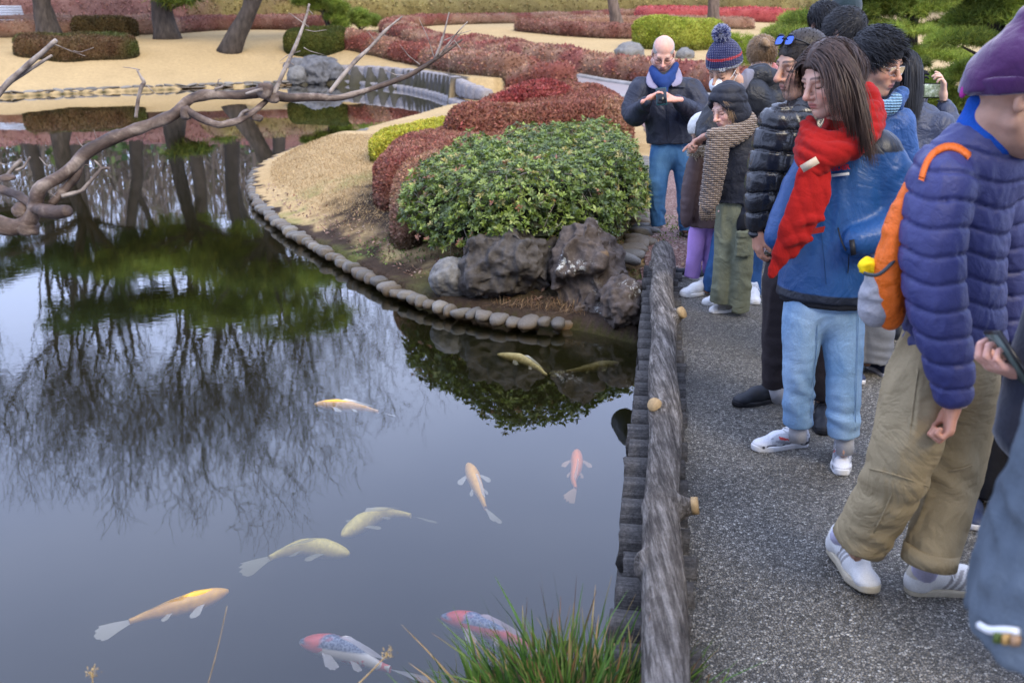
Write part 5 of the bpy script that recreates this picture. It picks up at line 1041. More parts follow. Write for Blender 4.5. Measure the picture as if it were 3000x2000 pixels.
v, f = boxm(((b0[0]+b1[0])/2, Yd+2, zb+1.2), (b1[0]-b0[0], 4, 3.4)); obj('wall', v, f, DW, parent=bd, smooth=False)
for k in range(8): xx = b0[0]+(b1[0]-b0[0])*k/7; v, f = boxm((xx, Yd-.5, zb+1.2), (.22, .22, 3.4)); obj('post', v, f, mat('worn_timber', (.16, .10, .08), .8, .3, 3, .2), parent=bd, smooth=False)
v = [(b0[0]-1.5, Yd-2, zb+2.8), (b1[0]+1.5, Yd-2, zb+2.8), (b1[0]+1.5, Yd+6, zb+2.8), (b0[0]-1.5, Yd+6, zb+2.8), (b0[0]+.5, Yd+2, zb+5), (b1[0]-.5, Yd+2, zb+5)]
obj('roof', v, [[0, 1, 5, 4], [1, 2, 5], [2, 3, 4, 5], [3, 0, 4], [3, 2, 1, 0]], mat('roof_tiles', (.10, .10, .11), .8, .3, 4, .4), parent=bd, smooth=False)
for i, (x, w_, lb) in enumerate([(1938, 36, 'leftmost straw wrapped rounded plant near the wooden building'), (1990, 34, 'second straw wrapped rounded plant in front of the wooden building'), (1860, 30, 'small straw coloured rounded plant left of the wooden building')]):
    c_ = PY(x, 16, 80); zt = float(np.interp(80, GY, GZ)); rock('rounded_plant', lb, 'plant', (c_[0], 80, zt+.5), (.62, .6, .85), mat('straw_foliage', (.33, .22, .15), .9, .35, 5, .6, bdist=.05), 90+i, 0, 0, .07, .03)
c_ = PY(1632, 14, 66); zt = float(np.interp(66, GY, GZ)); pine('small dark green conical shrub on the far slope', [(c_[0], 66, zt-.2), (c_[0], 66, zt+.5), (c_[0], 66, zt+1.2)], [.1, .08, .05], [((c_[0], 66, zt+.6), (.75, .7, .6)), ((c_[0], 66, zt+1.2), (.6, .6, .5)), ((c_[0], 66, zt+1.8), (.5, .5, .5))], 1400, .25, G3, 95, width=.2, limbs=False, name='conical_shrub', cat='shrub')
# ================================================================= people: kit
def frame(fwd, up):
    f = unit(fwd); r = unit(np.cross(f, up)); u = np.cross(r, f); return np.stack([r, f, u], 1)     # columns: right, forward, up
def clothmat(name, c, rough=.8, fine=600, var=.12, bump=.25, spec=.2, sheen=.0, wr=14, wrb=.35, wrd=.010, metal=0, vcol=False):
    if name in _mc: return _mc[name]
    t = NT(name); n = t.noise(5, 4); n2 = t.noise(fine, 2); base = t.col() if vcol else tuple(c)
    cc = t.mix(1, base, t.ramp(n, [(.3, (1-var,)*3), (.7, (1+var,)*3)]), 'MULTIPLY'); cc = t.mix(1, cc, t.ramp(n2, [(.3, (.88,)*3), (.7, (1.1,)*3)]), 'MULTIPLY')
    b = None
    if wrb:
        rn = t.noise(wr*.55, 4, .55, dist=1.6); ab = t.n('ShaderNodeMath', {0: t.n('ShaderNodeMath', {0: rn, 1: .5}, operation='SUBTRACT').outputs[0]}, operation='ABSOLUTE'); rg0 = t.ramp(ab.outputs[0], [(0, (0,)*3), (.09, (1,)*3)]); b = t.bump(rg0, wrb*.30, wrd*.6, t.bump(t.noise(wr*1.4, 3, .6, dist=1), wrb*.5, wrd*.6))
    b = t.bump(n2, bump, .0012, b)
    _mc[name] = t.fin(cc, rough, b, spec, sheen); return _mc[name]
def skinmat():
    t = NT('skin'); c = t.mix(1, t.col(), t.ramp(t.noise(45, 4), [(.3, (.92, .90, .90)), (.7, (1.06, 1.04, 1.03))]), 'MULTIPLY'); return t.fin(c, .5, t.bump(t.noise(260, 3), .12, .0012), .4, sub=.12)
SKIN = skinmat()
def hairmat(name, c, c2=None):
    t = NT(name); n = t.noise(90, 4, .7, stretch=(1, 1, .12)); t.fin(t.ramp(n, [(.3, c), (.75, c2 or tuple(np.array(c)*2.6))]), .48, t.bump(n, .5, .003), .3); return t.m
HAIR = dict(black=hairmat('black_hair', (.008, .008, .010), (.035, .036, .042)), brown=hairmat('dark_brown_hair', (.022, .012, .009), (.085, .048, .034)), short=hairmat('short_dark_hair', (.018, .014, .012), (.05, .04, .034)), fair=hairmat('fair_hair', (.14, .085, .045), (.34, .22, .12)), grey=hairmat('grey_stubble', (.3, .27, .25), (.5, .47, .44)))
def finish(F, amp=.0, freq=(9, 9, 5), seed=0, fn=None, rel=1):
    v, f = F.mesh(); 
    if rel: v = relax(v, f, rel, .4)
    if amp or fn:
        N = vnormals(v, f); d = 0
        if amp:
            q = v*np.array(freq); w_ = fbm(q*.6+seed*3, 2, seed)[:, None]*1.3; n = vnoise(q+w_, seed+1); d = (1-np.abs(n)*2.2)*amp+fbm(q*2.3, 2, seed+5)*amp*.7-amp*.45
        if fn is not None: d = d+fn(v, N)
        v = v+N*np.asarray(d)[:, None]
    return v, f
class Person:
    def __init__(s, label, Y, foot, group=None):
        s.Y = Y; g = PY(foot[0], foot[1], Y); s.t = thing('person', label, 'person', (g[0], Y, 0), group)
    def J(s, x, y, dy=0.0): return PY(x, y, s.Y+dy)
    def R(s, px, p): 
        dep = p[1]*math.cos(PITCH)+(CAMH-p[2])*math.sin(PITCH); return px*dep/FPX
    def line(s, pts):
        """[(x, y, radius_px, dy)] -> world points and radii"""
        P = [s.J(q[0], q[1], q[3] if len(q) > 3 else 0) for q in pts]; return P, [s.R(q[2], p) for q, p in zip(pts, P)]
    def add(s, name, v, f, m, **k): return obj(name, v, f, m, parent=s.t, **k)
    def field(s, pts, vox, m=.16): P = np.array(pts); return Field(P.min(0)-m, P.max(0)+m, vox)
def wobz(x, y, z): return .008*np.sin(x*15+y*9+z*3)+.004*np.sin(x*37-y*21+z*7)
def seams(pitch, tilt=(0, 0), dep=.007, w=.20, ph=0):
    return lambda v, N: -dep*np.exp(-(np.sin(PI*((v[:, 2]+wobz(v[:, 0], v[:, 1], v[:, 2])+v[:, 0]*tilt[0]+v[:, 1]*tilt[1])/pitch+ph))/w)**2)
def quilt(n, amp, pw=.3, ph=0.0):
    return lambda t, x, y, z: amp*(np.abs(np.sin(PI*(t*n+ph)))**pw-.75)
def quiltz(pitch, amp, pw=.28, ph=0, tilt=(0, 0)):
    return lambda t, x, y, z: amp*(np.abs(np.sin(PI*((z+wobz(x, y, z)+x*tilt[0]+y*tilt[1])/pitch+ph)))**pw-.75)
def garment(pr, name, chains, m, vox=.006, amp=.004, freq=(14, 14, 7), seed=0, hem=None, late=(), col=None, fn=None, k=.03, subs=()):
    """chains: list of dict(pts=[(x,y,r,dy)], flat=(axis, ratio), mod, k); those in `late` are added after the hem cut"""
    allp = []
    for c in list(chains)+list(late):
        P, R_ = pr.line(c['pts']); c['P'], c['R'] = P, R_
        for p, r in zip(P, R_): allp += [p-r*1.15, p+r*1.15]
    A = np.array(allp); F = Field(A.min(0)-.02, A.max(0)+.02, vox)
    def add(c): F.chain(c['P'], c['R'], c.get('k', k), flat=c.get('flat'), mod=c.get('mod'))
    for c in chains: add(c)
    if hem is not None:
        for p, n in hem: F.half(pr.J(*p), n)
    for c in late: add(c)
    for (p, r) in subs: F.ell(pr.J(*p), r, None, .01, 's')
    v, f = finish(F, amp, freq, seed, fn); kw = {}
    if col is not None: kw['col'] = col(v)
    return pr.add(name, v, f, m, **kw)
def head(pr, C, fwd, up, sc=1.0, tone=(.50, .30, .21), vox=.0032, neck_to=None, brow=(.05, .035, .03), lips=(.42, .16, .13), closed=True, asian=False, beard=None, fat=0., glasses=None, nose=1.0, ears=True, hands=(), limbs=None, eyes='down'):
    M = frame(fwd, up); lo_ = np.array([-.11, -.125, -.15]); hi_ = np.array([.11, .155, .15]); nl_ = None
    if neck_to is not None: nl_ = M.T@(np.asarray(neck_to)-np.asarray(C))/sc; nl_ = nl_*min(1, .24/np.linalg.norm(nl_)); lo_ = np.minimum(lo_, nl_-.06); hi_ = np.maximum(hi_, nl_+.06)
    F = Field(lo_, hi_, vox)
    if nl_ is not None: F.cap((0, -.022, -.045), nl_, .052, .060, 0)
    F.ell((0, -.012, .048), (.076, .094, .083), None, .02); F.ell((0, .034, -.03), (.058+fat*.4, .058, .074), None, .03)
    F.cap((-.050-fat, .005, -.052), (-.012, .070, -.092), .020+fat*.5, .018, .03); F.cap((.050+fat, .005, -.052), (.012, .070, -.092), .020+fat*.5, .018, .03)
    F.ell((0, .076, -.098), (.020, .017, .017), None, .02); F.ell((0, .03, -.085), (.045+fat, .045, .03+fat*.4), None, .03)
    F.cap((-.034, .079, .027), (.034, .079, .027), .0135, .0135, .018)
    for s in (-1, 1):
        F.ell((s*.038, .062, -.028), (.028, .026, .026), None, .025)
        F.ell((s*.033, .100, .006), (.019, .016, .013), None, .014, 's')
        F.ell((s*.0325, .0755, .004), (.0165, .0135, .0125 if not asian else .0105), None, .003)
    n_ = nose
    F.cap((0, .090, .018), (0, .112+.006*n_, -.022), .0085, .0115*n_, .012); F.ell((0, .112+.006*n_, -.026), (.0125*n_, .012, .0105), None, .008)
    for s in (-1, 1): F.ell((s*.0125*n_, .101, -.031), (.0085*n_, .011, .008), None, .006); F.ell((s*.0065, .106+.004*n_, -.039), (.0038, .005, .004), None, .002, 's')
    F.ell((0, .086, -.058), (.030, .018, .020), None, .02)
    F.ell((0, .0985, -.0545), (.021, .0085, .0062), None, .004); F.ell((0, .0965, -.0655), (.018, .0085, .007), None, .004); F.ell((0, .108, -.0595), (.024, .008, .0016), None, .003, 's'); F.ell((0, .100, -.078), (.016, .007, .005), None, .008, 's')
    if ears:
        for s in (-1, 1): F.ell((s*.078, -.010, .000), (.010, .018, .031), None, .008); F.ell((s*.087, -.006, .002), (.007, .009, .017), None, .006, 's')
    v, f = F.mesh(); v = relax(v, f, 1, .35)
    x, y, z = v.T; base = np.array(tone); c = np.tile(base, (len(v), 1)).astype(float)
    def blend(mask, col_, w=1.0):
        nonlocal c; m_ = np.clip(mask*w, 0, 1)[:, None]; c = c*(1-m_)+np.array(col_)*m_
    ch = np.exp(-(((np.abs(x)-.042)/.020)**2+((z+.028)/.020)**2))*(y > .03); blend(ch, base*np.array([1.15, .78, .74]), .6)
    blend(np.exp(-((x/.016)**2+((z+.025)/.015)**2))*(y > .095), base*np.array([1.15, .8, .76]), .6)
    blend(np.exp(-(((np.abs(x)-.033)/.020)**2+((z-.004)/.014)**2))*(y > .05), base*np.array([.78, .70, .68]), .55)
    bz = .030+.006*np.cos((np.abs(x)-.03)*60); blend(sstep(.0050, .0020, np.abs(z-bz))*(np.abs(x) > .012)*(np.abs(x) < .052)*(y > .055), brow, .85)
    lz = -.0015-.35*((np.abs(x)-.0325)**2)/.02*0; lashz = -.0035+(((np.abs(x)-.0325)/.0165)**2)*.0035
    if eyes != 'none': blend(sstep(.0034, .0014, np.abs(z-lashz))*(np.abs(np.abs(x)-.0325) < .0165)*(y > .07), (.02, .014, .012), .95)
    if eyes == 'open':
        e_ = (((np.abs(x)-.0325)/.0135)**2+((z-.002)/.0042)**2) < 1; blend(e_*(y > .07)*1.0, (.55, .52, .5)); e2 = (((np.abs(x)-.0325)/.0052)**2+((z-.002)/.0042)**2) < 1; blend(e2*(y > .07)*1.0, (.03, .02, .015))
    lp = ((x/.0235)**2+((z+.0595)/.0125)**2); blend(sstep(1.15, .7, lp)*(y > .085), lips, .8); blend(sstep(.0024, .0008, np.abs(z+.0596))*(np.abs(x) < .021)*(y > .085), np.array(lips)*.25, .9)
    if beard is not None: blend(sstep(-.028, -.045, z+np.abs(x)*-.15)*(y > -.01)*(1-sstep(1.5, 1.0, lp))*(.75+.5*vnoise(v*300, 3)), beard, .6)
    v = v@(M.T)*sc+np.asarray(C); vs = [v]; fs = [f]; cs = [c]; n = len(v)
    ext = [(x_, y_, z_) for x_, y_, z_ in [C]]
    if limbs is not None:                                     # the rest of the figure, under the clothes
        A = np.array([p for ch_ in limbs for p in ch_[0]]); F3 = Field(A.min(0)-.18, A.max(0)+.18, .016)
        for P_, R_, *fl in limbs: F3.chain(P_, R_, .03, flat=fl[0] if fl else None)
        v3, f3 = F3.mesh(); vs.append(v3); fs.append(f3+n); cs.append(np.tile(base, (len(v3), 1))); n += len(v3)
    for hv, hf in hands: vs.append(hv); fs.append(hf+n); cs.append(np.tile(base*np.array([1.08, .93, .9]), (len(hv), 1))*(1+.0*hv[:, :1])); n += len(hv)
    pr.add('body', np.concatenate(vs), np.concatenate(fs), SKIN, col=np.concatenate(cs)); return M
def hand(w, d, palm, curl=(.5, .5, .6, .7), spread=.12, sc=1.0, side=1, thumb=(.8, .4), vox=.0032):
    """w wrist point, d direction to the knuckles, palm: direction the palm faces, side: +1 thumb on the left of d seen from the back"""
    d = unit(d); n = unit(np.array(palm)-d*np.dot(palm, d)); s = np.cross(d, n)*side; w = np.asarray(w, float)
    F = Field(w-.17*sc, w+.17*sc, vox); L_ = lambda a, b, c: w+(d*a+s*b+n*c)*sc
    F.cap(L_(-.035, 0, 0), L_(.015, 0, 0), .025*sc, .025*sc, 0, flat=(n, .75)); F.cap(L_(.02, -.006, 0), L_(.075, -.016, 0), .022*sc, .020*sc, .02, flat=(n, .62)); F.cap(L_(.02, .010, 0), L_(.078, .020, 0), .021*sc, .019*sc, .02, flat=(n, .62))
    for i, (b0, ln, cu) in enumerate(zip((.030, .011, -.009, -.028), (.074, .082, .076, .060), curl)):
        p = L_(.082-(.006 if i in (0, 3) else 0), b0, .0); ang = cu*.5; sp_ = s*(1.5-i)*spread*.35*max(0, 1-cu*.7); r = (.0092 if i < 3 else .0078)*sc
        for j, fr in enumerate((.46, .31, .23)):
            dirv = unit(d*math.cos(ang)+n*math.sin(ang)+sp_); q = p+dirv*ln*fr*sc; F.cap(p, q, r, r*.92, .004 if j == 0 else .0015); p = q; r *= .93; ang += cu*1.25
    p = L_(.022, .024, .006); t1 = unit(d*math.cos(thumb[0])+s*math.sin(thumb[0])+n*.35); q = p+t1*.045*sc; F.cap(p, q, .0135*sc, .0115*sc, .012); t2 = unit(t1*math.cos(thumb[1])+(n*.8-s*.4+d*.2)*math.sin(thumb[1])); F.cap(q, q+t2*.032*sc, .011*sc, .009*sc, .003)
    v, f = F.mesh(); return relax(v, f, 1, .3), f
def glasses(pr, C, M, sc, m, lens=True, w=.024, h=.017, r=.0016, y=.103, z=.002, name='glasses', th=None):
    T = lambda a: np.asarray(C)+M@np.array(a)*sc; ps = []
    for s in (-1, 1):
        a = np.linspace(0, 2*PI, 21)[:-1]; loop = np.array([T((s*.034+w*np.sign(math.cos(q))*abs(math.cos(q))**.7, y-.006*abs(math.cos(q)), z+h*np.sign(math.sin(q))*abs(math.sin(q))**.7)) for q in np.r_[a, a[:1]]]); ps.append(tube(loop, r*sc, 6, False)); ps.append(tube([T((s*.058, y-.008, z+.008)), T((s*.074, y-.045, z+.010)), T((s*.080, -.005, z+.008)), T((s*.078, -.02, z-.006))], r*sc, 6))
    ps.append(tube([T((-.011, y, z+.004)), T((0, y+.003, z+.007)), T((.011, y, z+.004))], r*sc, 6)); v, f = joinm(ps)
    g = pr.t if th is None else th; o = obj(name, v, f, m, parent=g)
    if lens:
        for s in (-1, 1):
            a = np.linspace(0, 2*PI, 21)[:-1]; lp = np.array([T((s*.034+w*.95*np.sign(math.cos(q))*abs(math.cos(q))**.7, y-.004, z+h*.95*np.sign(math.sin(q))*abs(math.sin(q))**.7)) for q in a]); me = mesh('lens', lp-np.array(g.location), [list(range(20))], smooth=False, mats=[lens if lens is not True else LENS]); l = link('lens', me, o if False else g)
    return o
t = NT('clear_lens'); t.t.nodes.remove(t.b); g_ = t.n('ShaderNodeBsdfGlossy', {'Roughness': .02}); tr_ = t.n('ShaderNodeBsdfTransparent'); fr_ = t.n('ShaderNodeFresnel', {'IOR': 1.6}); m_ = t.n('ShaderNodeMixShader', {0: fr_.outputs[0], 1: tr_.outputs[0], 2: g_.outputs[0]}); t.l(m_.outputs[0], t.out.inputs[0]); LENS = t.m
def strands(pr, C, M, sc, roots, d0, length, steps, m, name='hair', width=.0022, grav=1.0, keep=(.084, .102, .093), cen=(0, -.012, .046), wob=.15, seed=0, taper=True, attract=None, lift=.004):
    """hair as thin ribbons that start on the scalp and follow it down; everything in head space (metres)"""
    rg_ = np.random.default_rng(seed); n = len(roots); P = np.array(roots, float); D = np.array(d0, float); D /= np.linalg.norm(D, axis=1)[:, None]; ln = np.broadcast_to(np.asarray(length, float), (n,)); g = M.T@np.array([0, 0, -1.]); pts = [P.copy()]
    kp = np.array(keep); ce = np.array(cen); lift_ = rg_.uniform(0, lift, (n, 1)); wd = rg_.normal(0, wob, (n, 3))
    for i in range(steps):
        D = D+g*grav*.22+wd*.25+rg_.normal(0, wob*.35, (n, 3))
        if attract is not None: D = D+attract(P)*.3
        D /= np.linalg.norm(D, axis=1)[:, None]; P = P+D*(ln/steps)[:, None]; q = (P-ce)/kp; k = np.linalg.norm(q, axis=1)[:, None]; P = np.where(k < 1, ce+q/np.maximum(k, 1e-6)*kp+(q/np.maximum(k, 1e-6))*lift_, P); pts.append(P.copy())
    A = np.stack(pts, 1); T = np.gradient(A, axis=1); T /= np.linalg.norm(T, axis=2)[..., None]+1e-9; O = A-ce; S = np.cross(T, O+rg_.normal(0, .03, (n, 1, 3))); S /= np.linalg.norm(S, axis=2)[..., None]+1e-9
    u = np.linspace(0, 1, steps+1); w_ = width*(1-.85*u**2 if taper else np.ones(steps+1)); w_ = w_[None, :, None]*rg_.uniform(.5, 1.2, (n, 1, 1)); v = np.stack([A-S*w_, A+S*w_], 2).reshape(-1, 3); v = v@M.T*sc+np.asarray(C)
    i = (np.arange(n)[:, None]*(steps+1)+np.arange(steps)[None])*2; f = np.stack([i, i+1, i+3, i+2], -1).reshape(-1, 4); return pr.add(name, v, f, m, smooth=True)
def scalp(n, seed, zmin=.0, ymax=.07, front=.055, cen=(0, -.012, .046), r=(.079, .097, .087), side=None):
    rg_ = np.random.default_rng(seed); d = rg_.normal(0, 1, (n*8, 3)); d /= np.linalg.norm(d, axis=1)[:, None]; p = np.array(cen)+d*np.array(r)
    ok = ((p[:, 2] > zmin+np.clip(p[:, 1], 0, 1)*.9)) | ((p[:, 2] > front) & (p[:, 1] < ymax)); ok &= ~((p[:, 1] > ymax) & (p[:, 2] < .09)); p = p[ok][:n]; return p, (p-np.array(cen))/np.array(r)
def haircap(pr, C, M, sc, m, grow=.010, zmin=-.03, front=.06, vox=.005, extra=None, name='hair_cap', seed=0, amp=.003):
    F = Field((-.13, -.15, -.12), (.13, .14, .17), vox); F.ell((0, -.014, .048), (.077+grow, .095+grow, .084+grow), None, 0); F.half((0, 0, zmin), (0, .25, -1)); F.ell((0, .115, -.02), (.085, .075, front+.018), None, .012, 's'); F.ell((0, .07, -.06), (.074, .085, .075), None, .01, 's')
    if extra: extra(F)
    v, f = F.mesh(); N = vnormals(v, f); v = v+N*(vnoise(v*np.array([110, 110, 22]), seed)*amp)[:, None]; v = v@M.T*sc+np.asarray(C); return pr.add(name, v, f, m)
def shoe(pr, heel, d, L_=.28, W=.098, style='white', pitch=0.0, seed=0, vox=.004, roll=0):
    d = unit([d[0], d[1], 0]); dd = unit(d*math.cos(pitch)+np.array([0, 0, -math.sin(pitch)])) if pitch else d; R = frame(dd, (0, 0, 1.) if not pitch else np.cross(np.cross(dd, [0, 0, 1]), dd)); o = np.asarray(heel, float)
    k = L_/.28; B = (lambda a: a)
    def sec(F, z0, z1, grow, rr): 
        pass
    F = Field((-.07, -.03, -.01), (.07, .31, .05), vox)
    solep = [(0, .035), (.002, .10), (.006, .19), (.004, .245)]; sw = [.033, .034, .044, .033]
    XX = F.lo[0]+np.arange(F.n[0])*vox; YY = F.lo[1]+np.arange(F.n[1])*vox; ZZ = F.lo[2]+np.arange(F.n[2])*vox; X2, Y2 = np.meshgrid(XX, YY, indexing='ij')
    dpl, tt = pldist(np.array(solep), X2, Y2); fp = dpl-np.interp(tt, range(4), sw)
    th = .026 if style != 'sneak' else .03; toe = np.clip((Y2-.2)/.09, 0, 1)**2*.012
    dx = fp[..., None]+.006+0*ZZ; dz = np.abs(ZZ[None, None]-th/2-toe[..., None])-th/2+.006
    F.F = (np.sqrt(np.maximum(dx, 0)**2+np.maximum(dz, 0)**2)+np.minimum(np.maximum(dx, dz), 0)-.006).astype(np.float32); sv_, sf_ = F.mesh()
    F = Field((-.07, -.03, .0), (.07, .31, .15), vox)
    F.cap((0, .035, .045), (0, .05, .085), .034, .032, 0, flat=((1, 0, 0), .95)); F.cap((0, .06, .055), (.004, .16, .045), .042, .038, .03, flat=((1, 0, 0), .85)); F.cap((.004, .16, .040), (.006, .225, .028), .038, .030, .02); F.ell((.005, .235, .03), (.036, .040, .024), None, .015); F.ell((0, .035, .03), (.034, .034, .035), None, .015)
    F.ell((0, .055, .125), (.027, .034, .035), None, .006, 's'); F.half((0, 0, .018), (0, 0, -1)); v, f = F.mesh(); v = relax(v, f, 1, .3)
    x, y, z = v.T; S = dict(white=((.78, .78, .78), (.80, .79, .77), (.85, .85, .85)), cream=((.74, .73, .71), (.50, .44, .33), (.8, .8, .8)), black=((.012, .014, .02), (.015, .015, .018), (.02, .02, .025)), navy=((.02, .03, .07), (.6, .58, .58), (.4, .3, .35)), brown=((.10, .065, .045), (.05, .045, .04), (.14, .1, .08)), sneak=((.50, .51, .55), (.72, .72, .74), (.75, .75, .75)), slip=((.02, .022, .03), (.72, .70, .64), (.02, .02, .03)))[style]
    c = np.tile(np.array(S[0]), (len(v), 1)).astype(float)
    def bl(m_, col_): 
        nonlocal c; m_ = np.clip(np.asarray(m_, float), 0, 1)[:, None]; c = c*(1-m_)+np.array(col_)*m_
    if style == 'cream':
        for j in range(3): bl((np.abs((y-.105-j*.020)-(z-.04)*.55) < .0058)*(z < .082)*(z > .022)*(np.abs(x) > .016), (.36, .34, .33))
        bl((y < .035)*(z > .06), (.55, .50, .40))
    if style == 'sneak':
        bl((vnoise(v*np.array([30, 45, 60]), 3) > .0)*(np.abs(x) > .018), (.26, .27, .31)); bl((y > .20)*(z > .03), (.66, .66, .69)); bl((np.abs(x) < .016)*(y > .1)*(y < .2), (.72, .72, .74)); bl((z < .036)*(np.abs(x) > .02)*(vnoise(v*np.array([10, 70, 10]), 5) > 0), (.06, .06, .07)); bl(((np.abs(z-.048-((y-.10)*.26+((y-.10)*8)**2*.004)) < .0055*np.clip((y-.05)/.1, .2, 1)))*(y > .055)*(y < .165)*(np.abs(x) > .015), (.55, .05, .04)); bl((y > .245)*(z < .04), (.45, .45, .48)); bl((y < .022)*(z < .05), (.05, .05, .06))
    if style == 'brown': bl((vnoise(v*60, 3) > .1)*1., (.16, .13, .11)); 
    if style == 'slip': bl((y > .22)*(z < .035), (.72, .70, .64))
    if style == 'white': bl((vnoise(v*np.array([20, 60, 20]), 3) > .35)*(np.abs(x) > .025), (.68, .68, .70))
    tf = lambda q: (np.asarray(q)*k)@R.T+o
    UP = clothmat('shoe_upper', (1, 1, 1), .55, 300, .05, .2, .35, wrb=.2, vcol=True); g = pr.t
    u = pr.add('shoe', tf(v), f, UP, col=c)
    so_ = obj('sole', tf(sv_), sf_, mat('rubber_sole_'+style, S[1], .7, .08, 60, .1), parent=pr.t); 
    if style not in ('slip',):
        ps = []
        for j in range(5):
            yy = .105+j*.019; zz = .094-j*.0088+(.004 if j else 0); ps.append(tube([tf((-.017, yy, zz-.004)), tf((0, yy+.006, zz+.003)), tf((.017, yy, zz-.004))], .0038*k, 5))
        for s in (-1, 1): ps.append(tube([tf((0, .10, .094)), tf((s*.02, .095, .10)), tf((s*.03, .105, .086)), tf((s*.012, .10, .09))], .0022*k, 5)); ps.append(tube([tf((0, .10, .094)), tf((s*.025, .112, .088)), tf((s*.04, .12, .06))], .0018*k, 5))
        for q_, r__ in ps: obj('lace', q_, r__, mat('lace_'+style, S[2], .8, .05, 50, 0), parent=pr.t)
    return u
def sock_at(pr, heel, d, top, m, r=.036):
    d = unit([d[0], d[1], 0]); c = np.asarray(heel, float)+d*.055+[0, 0, .085]; v, f = tube(smooth_line([c-[0, 0, .02], c*.7+np.asarray(top)*.3, top], 8), r, 14); pr.add('sock', v, f, m)
def jeans(pr, name, waist, legs, m, vox=.007, flat=None, amp=.005, seed=0, hems=None, folds=1.0, knee=True, col=None, cuff=None):
    """waist: (x,y,r,dy) ; legs: two lists of (x,y,r,dy) hip..ankle"""
    ch = []; pts = []
    for L_ in [[waist]]+legs:
        P, R_ = pr.line(L_); pts += [p for p in P]; ch.append((P, R_))
    A = np.array(pts); F = Field(A.min(0)-.16, A.max(0)+.16, vox); w = ch[0]
    for P, R_ in ch[1:]:
        F.chain([w[0][0]*.5+P[0]*.5]+P, [w[1][0]*.60]+R_, .012)
    if flat is not None: F.cap(w[0][0]+[0, 0, .04], w[0][0]-[0, 0, .05], w[1][0]*.94, w[1][0]*.94, .04, flat=flat)
    if hems:
        pass
    anc = [P[-1] for P, R_ in ch[1:]]; kn = [P[len(P)//2] for P, R_ in ch[1:]]
    # open end: trim flat just below each ankle point
    g = [F.lo[k]+np.arange(F.n[k], dtype=np.float32)*F.vox for k in range(3)]
    for a_, (P, R_) in zip(anc, ch[1:]):
        ax = unit(P[-1]-P[-2]); sl, gg = F.win(a_-.13, a_+.13, 0)
        if sl is None: continue
        dd = (gg[0]-a_[0])*ax[0]+(gg[1]-a_[1])*ax[1]+(gg[2]-a_[2])*ax[2]; ra = np.sqrt((gg[0]-a_[0])**2+(gg[1]-a_[1])**2+(gg[2]-a_[2])**2); F.F[sl] = np.where(ra < R_[-1]*1.6, np.maximum(F.F[sl], dd), F.F[sl]); F.cap(a_-ax*.035, a_+ax*.06, R_[-1]*.80, R_[-1]*.86, .003, op='s')
    v, f = F.mesh(); v = relax(v, f, 1, .4); N = vnormals(v, f)
    q = v*np.array([9, 9, 5.]); d = (1-np.abs(vnoise(q+fbm(q*.7, 2, seed)[:, None]*1.5, seed+1))*2.2)*amp-amp*.5
    for a_, wz, fr_, w0 in [(q_, .10, 85, .35) for q_ in anc]+[(q_, .11, 60, .55) for q_ in kn]:
        m_ = np.exp(-((v[:, 2]-a_[2]-(.06 if wz == .10 else 0))/wz)**2)*(np.hypot(v[:, 0]-a_[0], v[:, 1]-a_[1]) < .24); gate = np.clip(vnoise(v*np.array([7, 7, 9.]), seed+4)*1.8+.25, 0, 1); ph_ = v[:, 2]*fr_+v[:, 0]*28+v[:, 1]*17+6*vnoise(v*5, seed+4); d = d+m_*gate*np.sin(ph_)*amp*w0*folds
    v = v+N*d[:, None]; return pr.add(name, v, f, m, col=None if col is None else col(v))
def body_limbs(pr, hip, neck, shs, elbs, wrs, hips, kns, ans, fl, s=1.0):
    J = lambda q: pr.J(*q); s = s*.82; out = [([J(hip), (J(hip)+J(neck))/2, J(neck)], [.115*s, .11*s, .06*s], (fl, .7))]
    for a, b, c in zip(shs, elbs, wrs): out.append(([J(a), J(b), J(c)], [.042*s, .034*s, .024*s]))
    for a, b, c in zip(hips, kns, ans): out.append(([J(a), J(b), J(c)], [.062*s, .045*s, .032*s]))
    return out
# ================================================================= people
DENIM = lambda n, c, fade: (n, c, fade)
def denim(name, c, lite):
    if name in _mc: return _mc[name]
    t = NT(name); n = t.noise(6, 4, stretch=(1, 1, .5)); n2 = t.noise(900, 2, stretch=(1, 1, .25)); cc = t.ramp(n, [(.3, c), (.7, lite)]); cc = t.mix(1, cc, t.ramp(n2, [(.3, (.8,)*3), (.7, (1.2,)*3)]), 'MULTIPLY')
    _mc[name] = t.fin(cc, .85, t.bump(n2, .3, .001, t.bump(t.ramp(t.n('ShaderNodeMath', {0: t.n('ShaderNodeMath', {0: t.noise(6, 4, .55, dist=1.8), 1: .5}, operation='SUBTRACT').outputs[0]}, operation='ABSOLUTE').outputs[0], [(0, (0,)*3), (.08, (1,)*3)]), .16, .007, t.bump(t.noise(16, 3, .6, dist=1.5), .35, .010))), .12); return _mc[name]
def surf_at(px, py, o, back=.0):
    """world point where the view ray meets a part, a few mm proud of it"""
    me = o.data; n = len(me.vertices); co = np.empty(n*3, np.float32); me.vertices.foreach_get('co', co); co = co.reshape(-1, 3)+np.array(o.parent.location, np.float32); d = ray(px, py); q = co-np.array([0, 0, CAMH]); t_ = (q@d)/(d@d); e = np.linalg.norm(q-t_[:, None]*d, axis=1); k = e < .012
    if not k.any(): k = e < e.min()+.01
    tt_ = np.percentile(t_[k], 8) if k.sum() > 3 else t_[k].min(); return np.array([0, 0, CAMH])+d*(tt_-.004-back)
surf_at2 = surf_at
